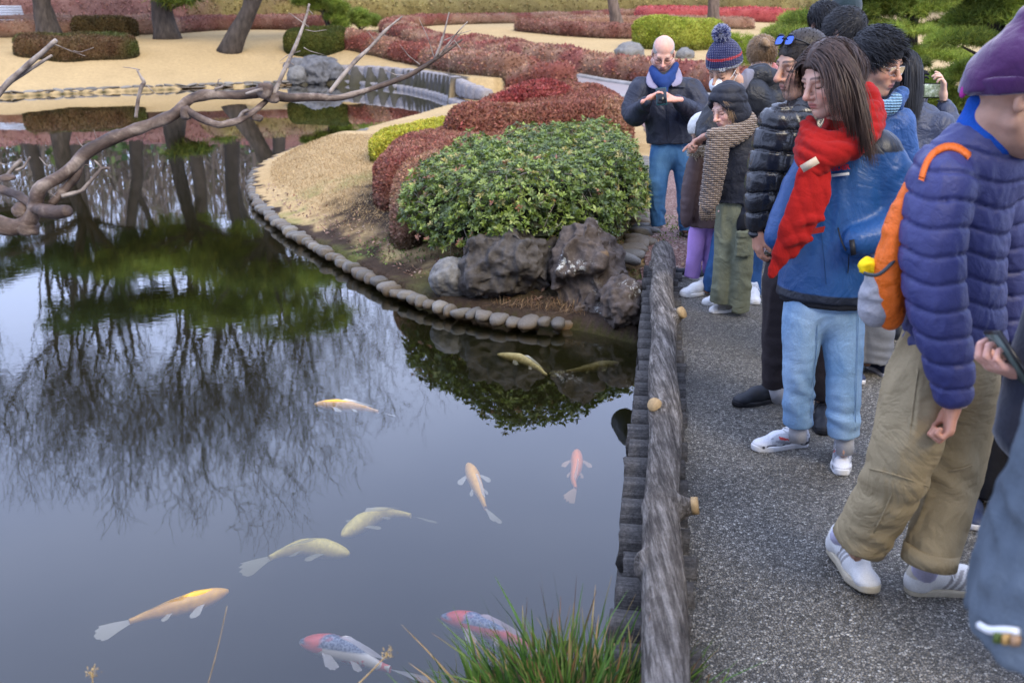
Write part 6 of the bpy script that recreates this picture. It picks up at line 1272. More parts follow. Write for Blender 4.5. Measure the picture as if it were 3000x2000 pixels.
# ------------------------------------------------ woman with the red scarf
W = Person('young woman with long brown hair, big red scarf, blue jacket and pale jeans', 3.66, (2400, 1370))
hd = W.J(2432, 232, 0); fw = unit([-.86, -.38, -.34]); up = unit([-.30, -.05, .95])
M = head(W, hd, fw, up, .98, (.62, .37, .27), neck_to=W.J(2480, 400, .03), brow=(.10, .055, .04), lips=(.50, .16, .14), limbs=body_limbs(W, (2420, 800), (2470, 440), [(2385, 470, .06), (2575, 470, -.02)], [(2310, 600, .04), (2640, 640, -.02)], [(2300, 690, -.05), (2520, 730, -.16)], [(2355, 860), (2470, 870)], [(2335, 1060), (2465, 1085)], [(2335, 1270, .02), (2475, 1320, -.08)], (-.55, -.83, 0)))
haircap(W, hd, M, .98, HAIR['brown'], .012, -.05, .082, seed=1)
rt, dn = scalp(3600, 3, -.03, .052, .095); side = np.sign(rt[:, 0]+1e-6)
d0 = dn*.35+np.stack([side*.8, -.25-.0*rt[:, 1], -.2+0*rt[:, 2]], 1)
frt = np.clip((rt[:, 1]+.02)/.06, 0, 1)*(rt[:, 0] < .01); strands(W, hd, M, .98, rt, d0, (np.random.default_rng(4).uniform(.85, 1.1, len(rt))*(.15+.22*frt*np.random.default_rng(14).random(len(rt))**.5))*np.where(rt[:, 0] > .02, .62, 1), 14, HAIR['brown'], width=.0017, grav=1.1, wob=.05, seed=5, keep=(.088, .108, .096), lift=.008, attract=lambda P: np.stack([(-.085-P[:, 0])*3*(P[:, 2] < 0), (.035-P[:, 1])*6*(P[:, 2] < .02), P[:, 0]*0], 1)*1.0)
rt2 = np.stack([np.random.default_rng(6).uniform(-.03, .0, 950), np.random.default_rng(7).uniform(-.01, .045, 950), np.full(950, .124)], 1); strands(W, hd, M, .98, rt2, np.tile([[-.95, -.30, -.1]], (950, 1)), np.random.default_rng(7).uniform(.24, .52, 950), 15, HAIR['brown'], name='hair_fringe', width=.0016, grav=.9, wob=.045, seed=8, keep=(.093, .108, .098), lift=.010, attract=lambda P: np.stack([P[:, 0]*0, (.045-P[:, 1])*7*(P[:, 2] < .03), P[:, 0]*0], 1))
NAVY = (.012, .016, .028); BLU = (.014, .066, .205)
def wcol(v):
    X, Y, Z = v.T; z1 = W.J(2520, 500)[2]; sh = W.J(2590, 470); c = np.tile(np.array(BLU), (len(v), 1)); m_ = (Z > z1+.062+(X-W.J(2450, 480)[0])*.10)*(X > W.J(2420, 480)[0]); m_ = m_ | (Z < W.J(2400, 842)[2]); c[m_] = NAVY; return c
fl = (-.55, -.83, 0)
JK = clothmat('blue_shell_jacket', BLU, .42, 300, .10, .15, .4, wr=9, wrb=.55, wrd=.02, vcol=True)
garment(W, 'jacket', [dict(pts=[(2410, 905, 138, 0), (2415, 800, 134, 0), (2440, 640, 128, 0), (2475, 520, 118, 0), (2480, 440, 84, .01)], flat=(fl, .68)), dict(pts=[(2470, 430, 60, 0), (2560, 440, 62, -.02)]), dict(pts=[(2460, 430, 60, 0), (2395, 450, 58, .05)])], JK, .0062, .0042, (9, 9, 6), 3,
    hem=[((2410, 868), (.02, 0, -1))], late=[dict(pts=[(2580, 455, 62, -.03), (2635, 560, 66, -.05), (2645, 640, 62, -.08), (2585, 690, 52, -.13), (2510, 708, 44, -.16)], k=.03), dict(pts=[(2385, 465, 52, .06), (2335, 560, 50, .04), (2300, 640, 48, .0), (2282, 690, 44, -.02)], k=.03)], col=wcol)
garment(W, 'jacket_lining_hem', [dict(pts=[(2412, 905, 132, 0), (2412, 860, 130, 0)], flat=(fl, .68))], clothmat('black_knit', (.012, .013, .018), .8, 300), .008, .002, hem=[((2410, 884), (.02, 0, -1)), ((2410, 850), (0, 0, 1))])
RS = clothmat('red_wool_scarf', (.33, .014, .012), .9, 260, .16, .5, .05, sheen=.08, wr=7, wrb=.6, wrd=.02)
def scarfold(v, N): return .010*np.abs(np.sin(v[:, 2]*62+v[:, 0]*34+5*vnoise(v*5, 3)))-.006
garment(W, 'scarf', [dict(pts=[(2470, 400, 64, .02), (2480, 355, 60, .04)]),
  dict(pts=[(2362, 372, 20, -.03), (2366, 408, 27, -.08), (2400, 448, 30, -.14), (2460, 452, 32, -.17), (2525, 418, 32, -.14), (2560, 360, 30, -.06), (2562, 300, 26, .02), (2540, 262, 22, .08)]),
  dict(pts=[(2352, 404, 22, -.03), (2358, 446, 27, -.10), (2395, 474, 29, -.15), (2450, 462, 27, -.17), (2512, 430, 26, -.14), (2560, 385, 26, -.07), (2572, 335, 24, .01)]),
  dict(pts=[(2350, 445, 24, -.05), (2360, 482, 26, -.12), (2390, 502, 24, -.15), (2412, 492, 18, -.16)]),
  dict(pts=[(2372, 352, 14, -.01), (2380, 385, 20, -.07), (2412, 412, 22, -.12), (2470, 410, 26, -.14), (2525, 372, 26, -.11), (2556, 320, 26, -.04)])], RS, .0052, .0035, (12, 12, 12), 5, k=.005, fn=lambda v, N: .0045*np.abs(np.sin(v[:, 2]*70+v[:, 0]*22+6*vnoise(v*5, 3)))-.002)
def tailfold(v, N): return .009*np.abs(np.sin((v[:, 0]*.8+v[:, 2]*.35)*75+3*vnoise(v*4, 9)))-.005
garment(W, 'scarf_tail', [dict(pts=[(2385+o_*1.0, 500, 20+r_, -.15), (2378+o_*1.25, 560, 23+r_, -.17), (2352+o_*1.2, 630, 23+r_, -.17), (2316+o_*.85, 700, 20+r_, -.165), (2290+o_*.6, 760, 16+r_*.5, -.155), (2272+o_*.45, e_, 12, -.15)], flat=((-.45, -.89, 0), .55)) for o_, r_, e_ in ((-28, -1, 806), (-8, 2, 800), (12, -2, 770), (30, 0, 715))]+
  [dict(pts=[(2300, 712, 15, -.175), (2340, 696, 16, -.185), (2372, 700, 13, -.175)], flat=((-.45, -.89, 0), .55)), dict(pts=[(2318, 655, 15, -.175), (2365, 642, 16, -.19), (2408, 640, 12, -.18)], flat=((-.45, -.89, 0), .5))], RS, .005, .003, (10, 10, 10), 6, k=.005, fn=lambda v, N: .004*np.abs(np.sin(v[:, 2]*26+v[:, 0]*60+6*vnoise(v*5, 3)))-.002)
fr = []
for q in range(46):
    a = W.J(2345+q*1.6, 676-q*.3, -.18); fr.append(tube([a, a+[-.002, 0, -.012], a+[-.004, 0, -.022]], .0011, 3, False))
v, f = joinm(fr); o = W.add('scarf_fringe', v, f, RS); o['kind'] = 'stuff'
v, f = boxm(W.J(2372, 482, -.20), (.060, .008, .026), frame((.35, -.1, .25), (0, 0, 1))[:, [1, 0, 2]]); W.add('scarf_label', v, f, mat('cream_label', (.55, .45, .33), .8, .1, 50, 0), smooth=False)
jeans(W, 'jeans', (2412, 850, 108, 0), [[(2355, 900, 62, 0), (2343, 1060, 49, -.01), (2339, 1150, 43, .0), (2338, 1240, 43, .02)], [(2472, 905, 64, -.01), (2470, 1080, 53, -.05), (2471, 1180, 46, -.07), (2473, 1274, 46, -.07)]], denim('pale_blue_denim', (.13, .25, .42), (.32, .45, .60)), .0065, (fl, .72), .0045, 5)
wj = [o for o in W.t.children if o.name.startswith('jeans')][0]
for pts in ([(2392, 880), (2396, 1000), (2384, 1120), (2376, 1225)], [(2516, 900), (2512, 1040), (2508, 1160), (2506, 1260)]):
    q_ = smooth_line(np.array([surf_at2(x, y, wj) for x, y in pts]), 12); v, f = tube(q_, .0018, 5); W.add('seam', v, f, mat('denim_stitching', (.16, .27, .42), .8, .2, 80, 0))
SOCK = clothmat('grey_marl_sock', (.42, .42, .45), .9, 300)
for a, b in (((2338, 1225, .02), (2338, 1290, .02)), ((2474, 1260, -.07), (2476, 1325, -.07))): v, f = tube([W.J(*a), (W.J(*a)+W.J(*b))/2, W.J(*b)], W.R(26, W.J(*b)), 14); W.add('sock', v, f, SOCK)
shoe(W, PZ(2358, 1312, 0)+[.02, .03, 0], (-.90, -.26), .262, style='sneak'); shoe(W, PZ(2478, 1338, 0)+[0, .05, 0], (-.30, -.95), .262, style='sneak')
# jacket details: emblem, cuff tabs, pocket, zip seams
txtm = mat('red_embroidery', (.62, .02, .03), .7, .05, 50, 0); whm = mat('white_embroidery', (.8, .8, .8), .6, .05, 50, 0)
def text(parent, body, loc, size, fwd_n, upv, m, name='lettering', bold=.0):
    cu = bpy.data.curves.new(name, 'FONT'); cu.body = body; cu.size = size; cu.align_x = 'CENTER'; cu.align_y = 'CENTER'; cu.extrude = .0006; cu.offset = bold; tmp = bpy.data.objects.new('tmp', cu); COL.objects.link(tmp); dg = bpy.context.evaluated_depsgraph_get(); me = bpy.data.meshes.new_from_object(tmp.evaluated_get(dg)); bpy.data.objects.remove(tmp)
    n_ = unit(fwd_n); r_ = unit(np.cross(upv, n_)); u_ = np.cross(n_, r_); me.transform(Matrix([list(r_)+[0], list(u_)+[0], list(n_)+[0], [0, 0, 0, 1]]).transposed()); me.materials.clear(); me.materials.append(m); o = link(name, me, parent, np.asarray(loc)-np.array(parent.location)); return o
jk = [o for o in W.t.children if o.name.startswith('jacket') and 'lining' not in o.name][0]
e0 = surf_at(2462, 492, jk, .006); nn_ = unit([-.28, -.94, .2]); ux = unit([-.16, 0, .98])
text(W.t, 'EIDER', e0, .024, nn_, ux, txtm, bold=.0008)
v, f = tube([e0+[0, 0, .022]+nn_*.001, e0+[0, 0, .022]-nn_*.003], [.010, .010], 12); W.add('emblem', v, f, whm); v, f = tube([e0+[0.003, 0, .022]+nn_*.002, e0+[.003, 0, .022]-nn_*.001], [.006, .006], 12); W.add('emblem_centre', v, f, JK, col=np.tile(BLU, (len(v), 1)))
Rb = frame(nn_, ux); e1 = surf_at(2462, 512, jk, .006); v, f = boxm(e1, (.060, .002, .010), Rb); W.add('white_badge', v, f, whm, smooth=False)
for (x, y) in ((2418, 660), (2500, 760)):
    c_ = surf_at(x, y, jk, .003)
v, f = joinm([tube(np.array([surf_at(2395+q*1.2, 560+q*13, jk) for q in range(22)]), .0014, 4, False)]); W.add('zip_flap_seam', v, f, mat('navy_seam', (.01, .04, .13), .6, .1, 30, 0))
pk = np.array([surf_at(x, y, jk) for x, y in ((2455, 668), (2462, 700), (2478, 735))]); v, f = tube(smooth_line(pk, 8), .003, 5); W.add('pocket_zip', v, f, mat('black_zip', (.01, .01, .012), .5, .1, 30, 0))
pk = np.array([surf_at(x, y, jk) for x, y in ((2487, 745), (2486, 775), (2484, 800))]); v, f = tube(smooth_line(pk, 8), .002, 5); W.add('zip_pull', v, f, bpy.data.materials['black_zip'])
c_ = surf_at(2498, 725, jk, .002); v, f = boxm(c_, (.018, .006, .055), frame((-.4, -.85, .2), (-.25, 0, .97))); W.add('cuff_tab', v, f, bpy.data.materials['black_zip'], smooth=False)
# ------------------------------------------------ man with sunglasses on his head
S = Person('young man in glossy black puffer jacket with blue sunglasses pushed up on his cropped hair', 4.12, (2310, 1220))
hd = S.J(2352, 190, 0); fw = unit([-.92, -.30, -.25]); up = unit([-.2, -.05, .97]); sp_ = (2215, 700, -.02)
hw = S.J(2216, 672, -.02)
hnd = hand(hw, (.12, 0, -1), (.9, .2, 0), (.5, .5, .6, .7), .05, 1.0, 1, (.3, .3), .004)
M = head(S, hd, fw, up, 1.03, (.50, .29, .20), neck_to=S.J(2385, 330, 0), brow=(.03, .02, .018), lips=(.42, .17, .14), hands=[hnd], beard=(.22, .14, .11), nose=1.15, limbs=body_limbs(S, (2320, 700), (2370, 350), [(2270, 370), (2400, 370)], [(2230, 530), (2420, 530)], [(2216, 660), (2420, 660)], [(2290, 730), (2370, 730)], [(2275, 930), (2400, 930)], [(2268, 1130), (2410, 1180)], (-.85, -.5, 0)))
haircap(S, hd, M, 1.03, HAIR['short'], .003, -.045, .062, seed=2, amp=.001)
rt, dn = scalp(1500, 13, -.02, .078, .055); strands(S, hd, M, 1.03, rt, dn*.4+np.random.default_rng(1).normal(0, .5, dn.shape), .008, 2, HAIR['short'], width=.0016, grav=.2, wob=.1, keep=(.078, .096, .086), seed=3)
PUF = clothmat('glossy_black_puffer', (.016, .017, .022), .26, 300, .1, .1, .6, wr=16, wrb=.4, wrd=.015)
fl = (-.85, -.5, 0)
garment(S, 'puffer_jacket', [dict(pts=[(2330, 780, 92, 0), (2335, 640, 98, 0), (2345, 480, 104, 0), (2350, 380, 96, 0), (2365, 320, 66, 0)], flat=(fl, .85), mod=quiltz(.085, .016)), dict(pts=[(2280, 360, 52, -.02), (2400, 350, 56, .02)])], PUF, .0065, .0022, (22, 22, 12), 7, fn=seams(.085, dep=.008), hem=[((2330, 760), (0, 0, -1))],
    late=[dict(pts=[(2278, 365, 58, -.04), (2252, 460, 56, -.05), (2232, 560, 50, -.05), (2222, 640, 38, -.03), (2218, 668, 30, -.02)], mod=quiltz(.085, .014), k=.02)])
garment(S, 'collar', [dict(pts=[(2345, 330, 50, -.02), (2400, 318, 58, .0)], flat=((0, 0, 1), .7))], PUF, .006, .004)
jeans(S, 'trousers', (2330, 740, 88, 0), [[(2290, 790, 62, -.02), (2282, 930, 50, -.03), (2272, 1060, 40, 0), (2268, 1128, 37, .02)], [(2380, 790, 62, .02), (2400, 950, 50, .03), (2405, 1090, 42, 0), (2410, 1165, 36, 0)]], clothmat('charcoal_brown_trousers', (.028, .022, .024), .75, 300, wr=10), .008, (fl, .8), .005, 8)
shoe(S, PZ(2290, 1180, 0)+[.03, .04, 0], (-.88, -.34), .29, style='black'); shoe(S, PZ(2408, 1225, 0)+[.02, .06, 0], (-.25, -.9), .29, style='black')
for a, b in (((2270, 1115, .0), (2285, 1170, .02)),): v, f = tube([S.J(*a), (S.J(*a)+S.J(*b))/2, S.J(*b)], .036, 12); S.add('sock', v, f, SOCK)
SG = thing('sunglasses', 'black framed sunglasses with blue mirror lenses resting on the cropped hair', 'sunglasses', hd)
t = NT('blue_mirror_lens'); t.fin((.03, .10, .55), .08, None, .9, metal=.7)
Mg = M@np.array(Matrix.Rotation(math.radians(38), 3, 'X')); glasses(S, hd+M@np.array([0, -.006, .045]), Mg, 1.03, mat('black_plastic', (.012, .012, .014), .3, .05, 20, 0), t.m, .026, .021, .0032, .100, .010, 'frame', th=SG)
# ------------------------------------------------ girl in the hood with the knitted scarf
G = Person('girl in a black hood and sage green cargo trousers with a beige knitted scarf', 5.82, (2120, 920))
hd = G.J(2132, 318, -.02); fw = unit([-.80, -.48, -.40]); up = unit([-.35, -.1, .93])
M = head(G, hd, fw, up, .90, (.70, .43, .34), neck_to=G.J(2160, 400, 0), brow=(.22, .14, .09), lips=(.58, .24, .22), limbs=body_limbs(G, (2150, 600), (2160, 410), [(2105, 430), (2215, 430)], [(2085, 510), (2225, 530)], [(2080, 570), (2190, 620)], [(2120, 620), (2175, 620)], [(2115, 740), (2165, 745)], [(2105, 880), (2160, 895)], (-.5, -.85, 0), .8))
hoodm = clothmat('black_padded_cotton', (.016, .018, .028), .62, 400, .1, .15, .3, wr=14, wrb=.7, wrd=.015)
F = Field(hd-.2, hd+.2, .005); T = lambda a: hd+M@np.array(a)*.9
F.ell(T((0, -.02, .045)), np.array([.108, .125, .118])*.9, M, 0, mod=lambda x, y, z: .006*np.abs(np.sin(z*60))); F.ell(T((0, -.03, -.06)), (.1, .1, .07), M, .04); F.ell(T((0, .115, -.03)), np.array([.078, .105, .115])*.9, M, .02, 's'); v, f = finish(F, .003, (16, 16, 16), 3); G.add('hood', v, f, hoodm)
rg_ = np.random.default_rng(9); rt = np.stack([rg_.uniform(-.074, -.058, 170), rg_.uniform(.015, .05, 170), rg_.uniform(.02, .085, 170)], 1); strands(G, hd, M, .9, rt, np.tile([[-.25, .15, -.9]], (170, 1)), rg_.uniform(.05, .13, 170), 8, HAIR['fair'], width=.0015, grav=.6, wob=.12, seed=4, keep=(.080, .098, .09))
rt = np.stack([rg_.uniform(-.05, .05, 120), rg_.uniform(.055, .068, 120), rg_.uniform(.085, .1, 120)], 1); strands(G, hd, M, .9, rt, np.stack([np.sign(rt[:, 0]-.01), rt[:, 0]*0-.1, rt[:, 0]*0-.5], 1), rg_.uniform(.05, .09, 120), 8, HAIR['fair'], width=.0015, grav=.3, wob=.10, seed=5, keep=(.080, .092, .088))
fl = (-.5, -.85, 0)
garment(G, 'jacket', [dict(pts=[(2150, 620, 62, 0), (2152, 540, 62, 0), (2158, 450, 60, 0), (2160, 400, 40, 0)], flat=(fl, .75), mod=quiltz(.10, .006)), dict(pts=[(2115, 415, 30, 0), (2205, 415, 32, 0)])], hoodm, .007, .004, (16, 16, 9), 9, hem=[((2150, 590), (.05, 0, -1))],
    late=[dict(pts=[(2210, 420, 33, -.02), (2222, 500, 32, -.03), (2210, 580, 28, -.05), (2188, 625, 24, -.08), (2180, 655, 19, -.09)], mod=quilt(5, .004)), dict(pts=[(2108, 420, 28, 0), (2092, 500, 26, 0), (2088, 560, 22, -.05)])])
garment(G, 'mitten', [dict(pts=[(2180, 640, 18, -.09), (2176, 660, 18, -.09), (2170, 668, 12, -.09)])], clothmat('black_knit', (.012, .013, .018), .8, 300), .006, .001)
def knit(name, c):
    t = NT(name); wv_ = t.n('ShaderNodeTexWave', {'Vector': t.tc.outputs['Object'], 'Scale': 26, 'Distortion': 1.2, 'Detail': 1}, wave_type='BANDS', bands_direction='Z'); w2 = t.n('ShaderNodeTexWave', {'Vector': t.tc.outputs['Object'], 'Scale': 22, 'Distortion': 1.5}, wave_type='BANDS', bands_direction='X'); h = t.mix(.5, wv_.outputs['Color'], w2.outputs['Color'], 'MULTIPLY')
    cc = t.mix(1, c, t.ramp(h, [(.1, (.40,)*3), (.6, (1.25,)*3)]), 'MULTIPLY'); return t.fin(cc, .95, t.bump(h, 1.0, .012), .1, sheen=.3)
KN = knit('beige_chunky_knit', (.30, .225, .175))
sc_ = dict(fn=lambda v, N: .005*np.abs(np.sin(v[:, 2]*95+v[:, 0]*60))-.003)
garment(G, 'scarf', [dict(pts=[(2085, 395, 18, -.12), (2115, 395, 22, -.12), (2160, 385, 24, -.08), (2205, 355, 20, -.02), (2190, 340, 16, .06)]), dict(pts=[(2090, 415, 18, -.12), (2130, 420, 22, -.13), (2190, 385, 20, -.06), (2215, 360, 14, .02)])], KN, .005, .002, k=.01, **sc_)
garment(G, 'scarf_tail', [dict(pts=[(2095, 400, 22, -.13), (2090, 440, 24, -.15), (2085, 500, 26, -.14), (2078, 560, 26, -.12), (2072, 600, 25, -.12)], flat=((-.5, -.85, 0), .5)), dict(pts=[(2120, 410, 20, -.14), (2112, 470, 22, -.15), (2100, 540, 20, -.13), (2090, 590, 18, -.12)], flat=((-.5, -.85, 0), .5))], KN, .005, .002, k=.008, **sc_)
ps = [tube([G.J(2052+q*3.2, 598+(q % 3), -.12), G.J(2050+q*3.3, 620, -.12), G.J(2052+q*3.3, 640+(q*7) % 9, -.12)], G.R(2.6, G.J(2070, 620)), 6) for q in range(14)]
for v, f in ps: G.add('tassel', v, f, KN)
cargo = clothmat('sage_green_cotton', (.155, .165, .115), .85, 500, .14, .2, .15, wr=11, wrb=.8, wrd=.02)
jeans(G, 'cargo_trousers', (2150, 600, 52, 0), [[(2127, 640, 33, 0), (2122, 740, 28, -.03), (2115, 820, 29, -.03), (2108, 885, 30, -.02)], [(2170, 645, 36, -.02), (2174, 750, 33, -.06), (2167, 830, 33, -.05), (2160, 908, 35, -.04)]], cargo, .0065, (fl, .8), .0045, 10)
c_ = G.J(2178, 715, -.13); v, f = boxm(c_, (.085, .03, .15), frame((.1, -.98, 0), (0, 0, 1))); F = Field(c_-.12, c_+.12, .006); F.box(c_, (.048, .022, .075), frame((.15, -.98, 0), (0, 0, 1)), .012, 0); F.box(c_+[0, -.012, .062], (.052, .018, .020), frame((.15, -.98, 0), (0, 0, 1)), .01, .002); v, f = finish(F, .003, (20, 20, 20), 4); G.add('cargo_pocket', v, f, cargo)
shoe(G, PZ(2150, 892, 0)+[.0, .08, 0], (-.78, -.45), .235, style='white', seed=1); shoe(G, PZ(2165, 915, 0)+[.04, .04, 0], (-.93, -.30), .24, style='white', seed=2)
# ------------------------------------------------ man with the pompom hat and face mask bending forward
B = Person('man in a navy pompom hat and white face mask, bending over and pointing', 6.25, (2130, 880))
hd = B.J(2122, 205, -.05); fw = unit([-.62, -.62, -.48]); up = unit([-.30, -.40, .87])
hp = hand(B.J(2070, 398, -.25), (-.75, -.1, -.35), (.1, -.3, -.9), (.15, .9, 1.0, 1.05), .1, 1.05, -1, (.5, .5), .0042)
M = head(B, hd, fw, up, 1.04, (.52, .32, .23), neck_to=B.J(2180, 270, .06), brow=(.06, .04, .03), hands=[hp], beard=(.25, .17, .13), limbs=body_limbs(B, (2190, 560, .15), (2180, 290, .08), [(2110, 320), (2260, 310, .1)], [(2075, 400, -.08), (2290, 420, .1)], [(2070, 395, -.2), (2250, 520)], [(2150, 600, .1), (2210, 600, .1)], [(2110, 730), (2200, 730)], [(2070, 850), (2200, 850)], (-.5, -.8, 0)))
HATM = knit('navy_hat_knit', (.022, .03, .12))
t = HATM.node_tree
def beanie(pr, hd, M, sc, m, col=None, z0=.035, grow=.016, top=.0, peak=None, name='knitted_hat', tiltv=(0, .22, -1), amp=.002, brim=True):
    F = Field((-.14, -.16, -.06), (.14, .15, .24), .0045); F.ell((0, -.014, .050), (.077+grow, .097+grow, .085+grow+top), None, 0)
    if peak: F.cap((0, -.02, .09), peak, .07, .025, .04)
    F.half((0, 0, z0), tiltv)
    if brim: F.cap((-.0, -.014, z0+.02), (0, -.014, z0+.021), .001, .001, 0)
    v, f = F.mesh(); N = vnormals(v, f); v = v+N*(vnoise(v*40, 3)*amp)[:, None]; kw = {}
    if col is not None: kw['col'] = col(v)
    return pr.add(name, v@M.T*sc+np.asarray(hd), f, m, **kw)
t = NT('navy_hat_with_stripe'); wv_ = t.n('ShaderNodeTexWave', {'Vector': t.tc.outputs['Object'], 'Scale': 34, 'Distortion': 2.5, 'Detail': 2}, wave_type='BANDS', bands_direction='Z'); w2 = t.n('ShaderNodeTexWave', {'Vector': t.tc.outputs['Object'], 'Scale': 30, 'Distortion': 2.5, 'Detail': 2}, wave_type='BANDS', bands_direction='X'); hh_ = t.mix(1, wv_.outputs['Color'], w2.outputs['Color'], 'MULTIPLY')
HS = t.fin(t.mix(1, t.col(), t.ramp(hh_, [(.05, (.5,)*3), (.6, (1.3,)*3)]), 'MULTIPLY'), .95, t.bump(hh_, 1, .01), .1, sheen=.3)
def hc(v):
    c = np.tile([.028, .036, .16], (len(v), 1)); z = v[:, 2]+.22*0-(v[:, 1])*.22; c[(z > .083) & (z < .096)] = (.65, .03, .05); c[z < .044] = (.50, .52, .60); return c
beanie(B, hd, M, 1.08, HS, hc, .030, .018, .02, peak=(0, -.03, .165), name='knitted_hat')
pc_ = hd+M@np.array([0, -.03, .205])*1.08; rg_ = np.random.default_rng(3); dd_ = rg_.normal(0, 1, (2600, 3)); dd_ /= np.linalg.norm(dd_, axis=1)[:, None]
lv, lf = leaf_quads(pc_+dd_*.028, dd_*3, .026, rg_, .22, .5); o = B.add('pompom', lv, lf, LEAF, smooth=False, col=np.repeat(np.where(rg_.random((2600, 1)) < .38, [[.04, .05, .2]], [[.50, .52, .66]]), 4, 0))
text(B.t, 'K2', hd+M@np.array([-.058, .098, .062])*1.08, .03, M@unit([-.5, .85, .1]), M@np.array([0, 0, 1.]), whm)
F = Field(hd-.16, hd+.16, .004); T = lambda a: hd+M@np.array(a)*1.04; F.ell(T((0, .075, -.055)), (.062, .050, .056), M, 0); F.ell(T((0, .118, -.040)), (.02, .016, .03), M, .02); F.half(T((0, .03, -.05)), M@np.array([0, -1, 0.])); F.half(T((0, 0, -.012)), M@np.array([0, -.25, 1.])); v, f = finish(F, .0015, (40, 40, 80), 2); B.add('face_mask', v, f, clothmat('white_mask_fabric', (.80, .81, .84), .8, 300, .04, .1))
for s in (-1, 1): v, f = tube([T((s*.055, .07, -.03)), T((s*.072, .035, -.012)), T((s*.082, -.005, .015))], .0022, 5); B.add('mask_loop', v, f, whm); v, f = tube([T((s*.05, .07, -.085)), T((s*.07, .03, -.05)), T((s*.084, -.008, -.015))], .0022, 5); B.add('mask_loop', v, f, whm)
JB = clothmat('black_parka', (.014, .016, .022), .5, 400, .1, .15, .35, wr=10, wrb=.8, wrd=.025)
garment(B, 'jacket', [dict(pts=[(2190, 620, 82, .12), (2195, 500, 86, .12), (2200, 380, 90, .10), (2190, 300, 74, .06)], flat=((-.5, -.8, 0), .72)), dict(pts=[(2120, 310, 40, .0), (2260, 295, 46, .12)])], JB, .008, .006, (10, 10, 7), 11, hem=[((2190, 600, .1), (0, 0, -1))],
    late=[dict(pts=[(2120, 305, 44, -.0), (2085, 360, 42, -.08), (2062, 400, 30, -.15), (2068, 398, 22, -.22)], k=.03), dict(pts=[(2270, 300, 44, .12), (2290, 400, 42, .1), (2270, 500, 34, .05)])])
garment(B, 'hood', [dict(pts=[(2175, 260, 30, .1), (2225, 215, 40, .12), (2262, 240, 34, .12)], k=.03), dict(pts=[(2190, 300, 34, .08), (2250, 275, 38, .12)])], JB, .007, .006, (14, 14, 12), 12)
garment(B, 'neck_scarf', [dict(pts=[(2150, 275, 22, -.02), (2180, 240, 24, .03), (2195, 215, 14, .05)])], clothmat('grey_fleece', (.20, .20, .25), .9, 200), .006, .004, fn=lambda v, N: .004*np.sin(v[:, 0]*120))
jeans(B, 'jeans', (2180, 600, 62, .1), [[(2140, 640, 40, .08), (2110, 740, 32, .03), (2088, 820, 27, 0), (2082, 852, 27, 0)], [(2200, 640, 40, .08), (2205, 740, 32, .04), (2200, 820, 28, .0), (2200, 866, 28, 0)]], denim('dark_blue_denim', (.02, .06, .16), (.05, .13, .30)), .008, ((-.5, -.8, 0), .7), .004, 12)
shoe(B, PZ(2085, 862, 0)+[.03, .05, 0], (-.85, -.5), .29, style='white', seed=4); shoe(B, PZ(2205, 870, 0)+[.0, .06, 0], (-.1, -.99), .285, style='white', seed=5)
# ------------------------------------------------ small child behind the girl
K = Person('small child in a brown padded coat and lilac trousers, half hidden behind the girl', 6.42, (2030, 830))
hd = K.J(2062, 388, .10); fw = unit([-.6, -.2, -.4]); M = head(K, hd, fw, (-.2, 0, 1), .82, (.62, .40, .31), .005, neck_to=K.J(2060, 440, .1), limbs=body_limbs(K, (2070, 610), (2065, 450), [(2040, 460), (2100, 460)], [(2030, 530), (2110, 530)], [(2040, 600), (2110, 600)], [(2045, 640), (2085, 640)], [(2042, 720), (2080, 720)], [(2030, 800), (2080, 800)], (-.6, -.8, 0), .62))
wm = clothmat('white_fleece', (.72, .70, .66), .95, 120, .1, .8); beanie(K, hd, M, .84, wm, None, .03, .02, name='white_fleece_hat')
garment(K, 'coat', [dict(pts=[(2062, 690, 54, 0), (2062, 600, 48, 0), (2066, 500, 40, 0), (2066, 455, 28, 0)], flat=((-.6, -.8, 0), .8), mod=quiltz(.06, .004))], clothmat('brown_padded_coat', (.085, .055, .055), .55, 300, .1, .2, .3, wr=14), .007, .003, (16, 16, 10), 13, hem=[((2050, 662), (0, 0, -1))], late=[dict(pts=[(2040, 465, 24, -.04), (2022, 540, 24, -.06), (2015, 610, 22, -.08), (2010, 650, 18, -.08)], mod=quilt(5, .004))])
v_ = K.J(2050, 442, -.03); rg_ = np.random.default_rng(5); P_ = np.concatenate([K.J(2032+q*9, 450-abs(q-3)*3, -.08+q*.015)+rg_.normal(0, .016, (260, 3)) for q in range(6)]); lv, lf = leaf_quads(P_, rg_.normal(0, 1, P_.shape), .03, rg_, .25, .5); o = K.add('fur_collar', lv, lf, LEAF, smooth=False, col=np.repeat(np.tile([[.50, .42, .32]], (len(P_), 1))*rg_.uniform(.7, 1.3, (len(P_), 1)), 4, 0)); o['kind'] = 'stuff'
jeans(K, 'trousers', (2062, 650, 40, 0), [[(2045, 670, 27, 0), (2036, 740, 23, -.02), (2030, 790, 22, 0), (2026, 812, 22, 0)], [(2082, 670, 27, .03), (2080, 740, 23, .03), (2082, 800, 22, .03)]], clothmat('lilac_cotton', (.46, .28, .66), .85, 300), .007, None, .004, 14)
shoe(K, PZ(2040, 818, 0)+[0, .05, 0], (-.93, .1), .20, style='slip'); shoe(K, PZ(2085, 820, 0)+[0, .1, 0], (-.7, -.6), .20, style='slip')
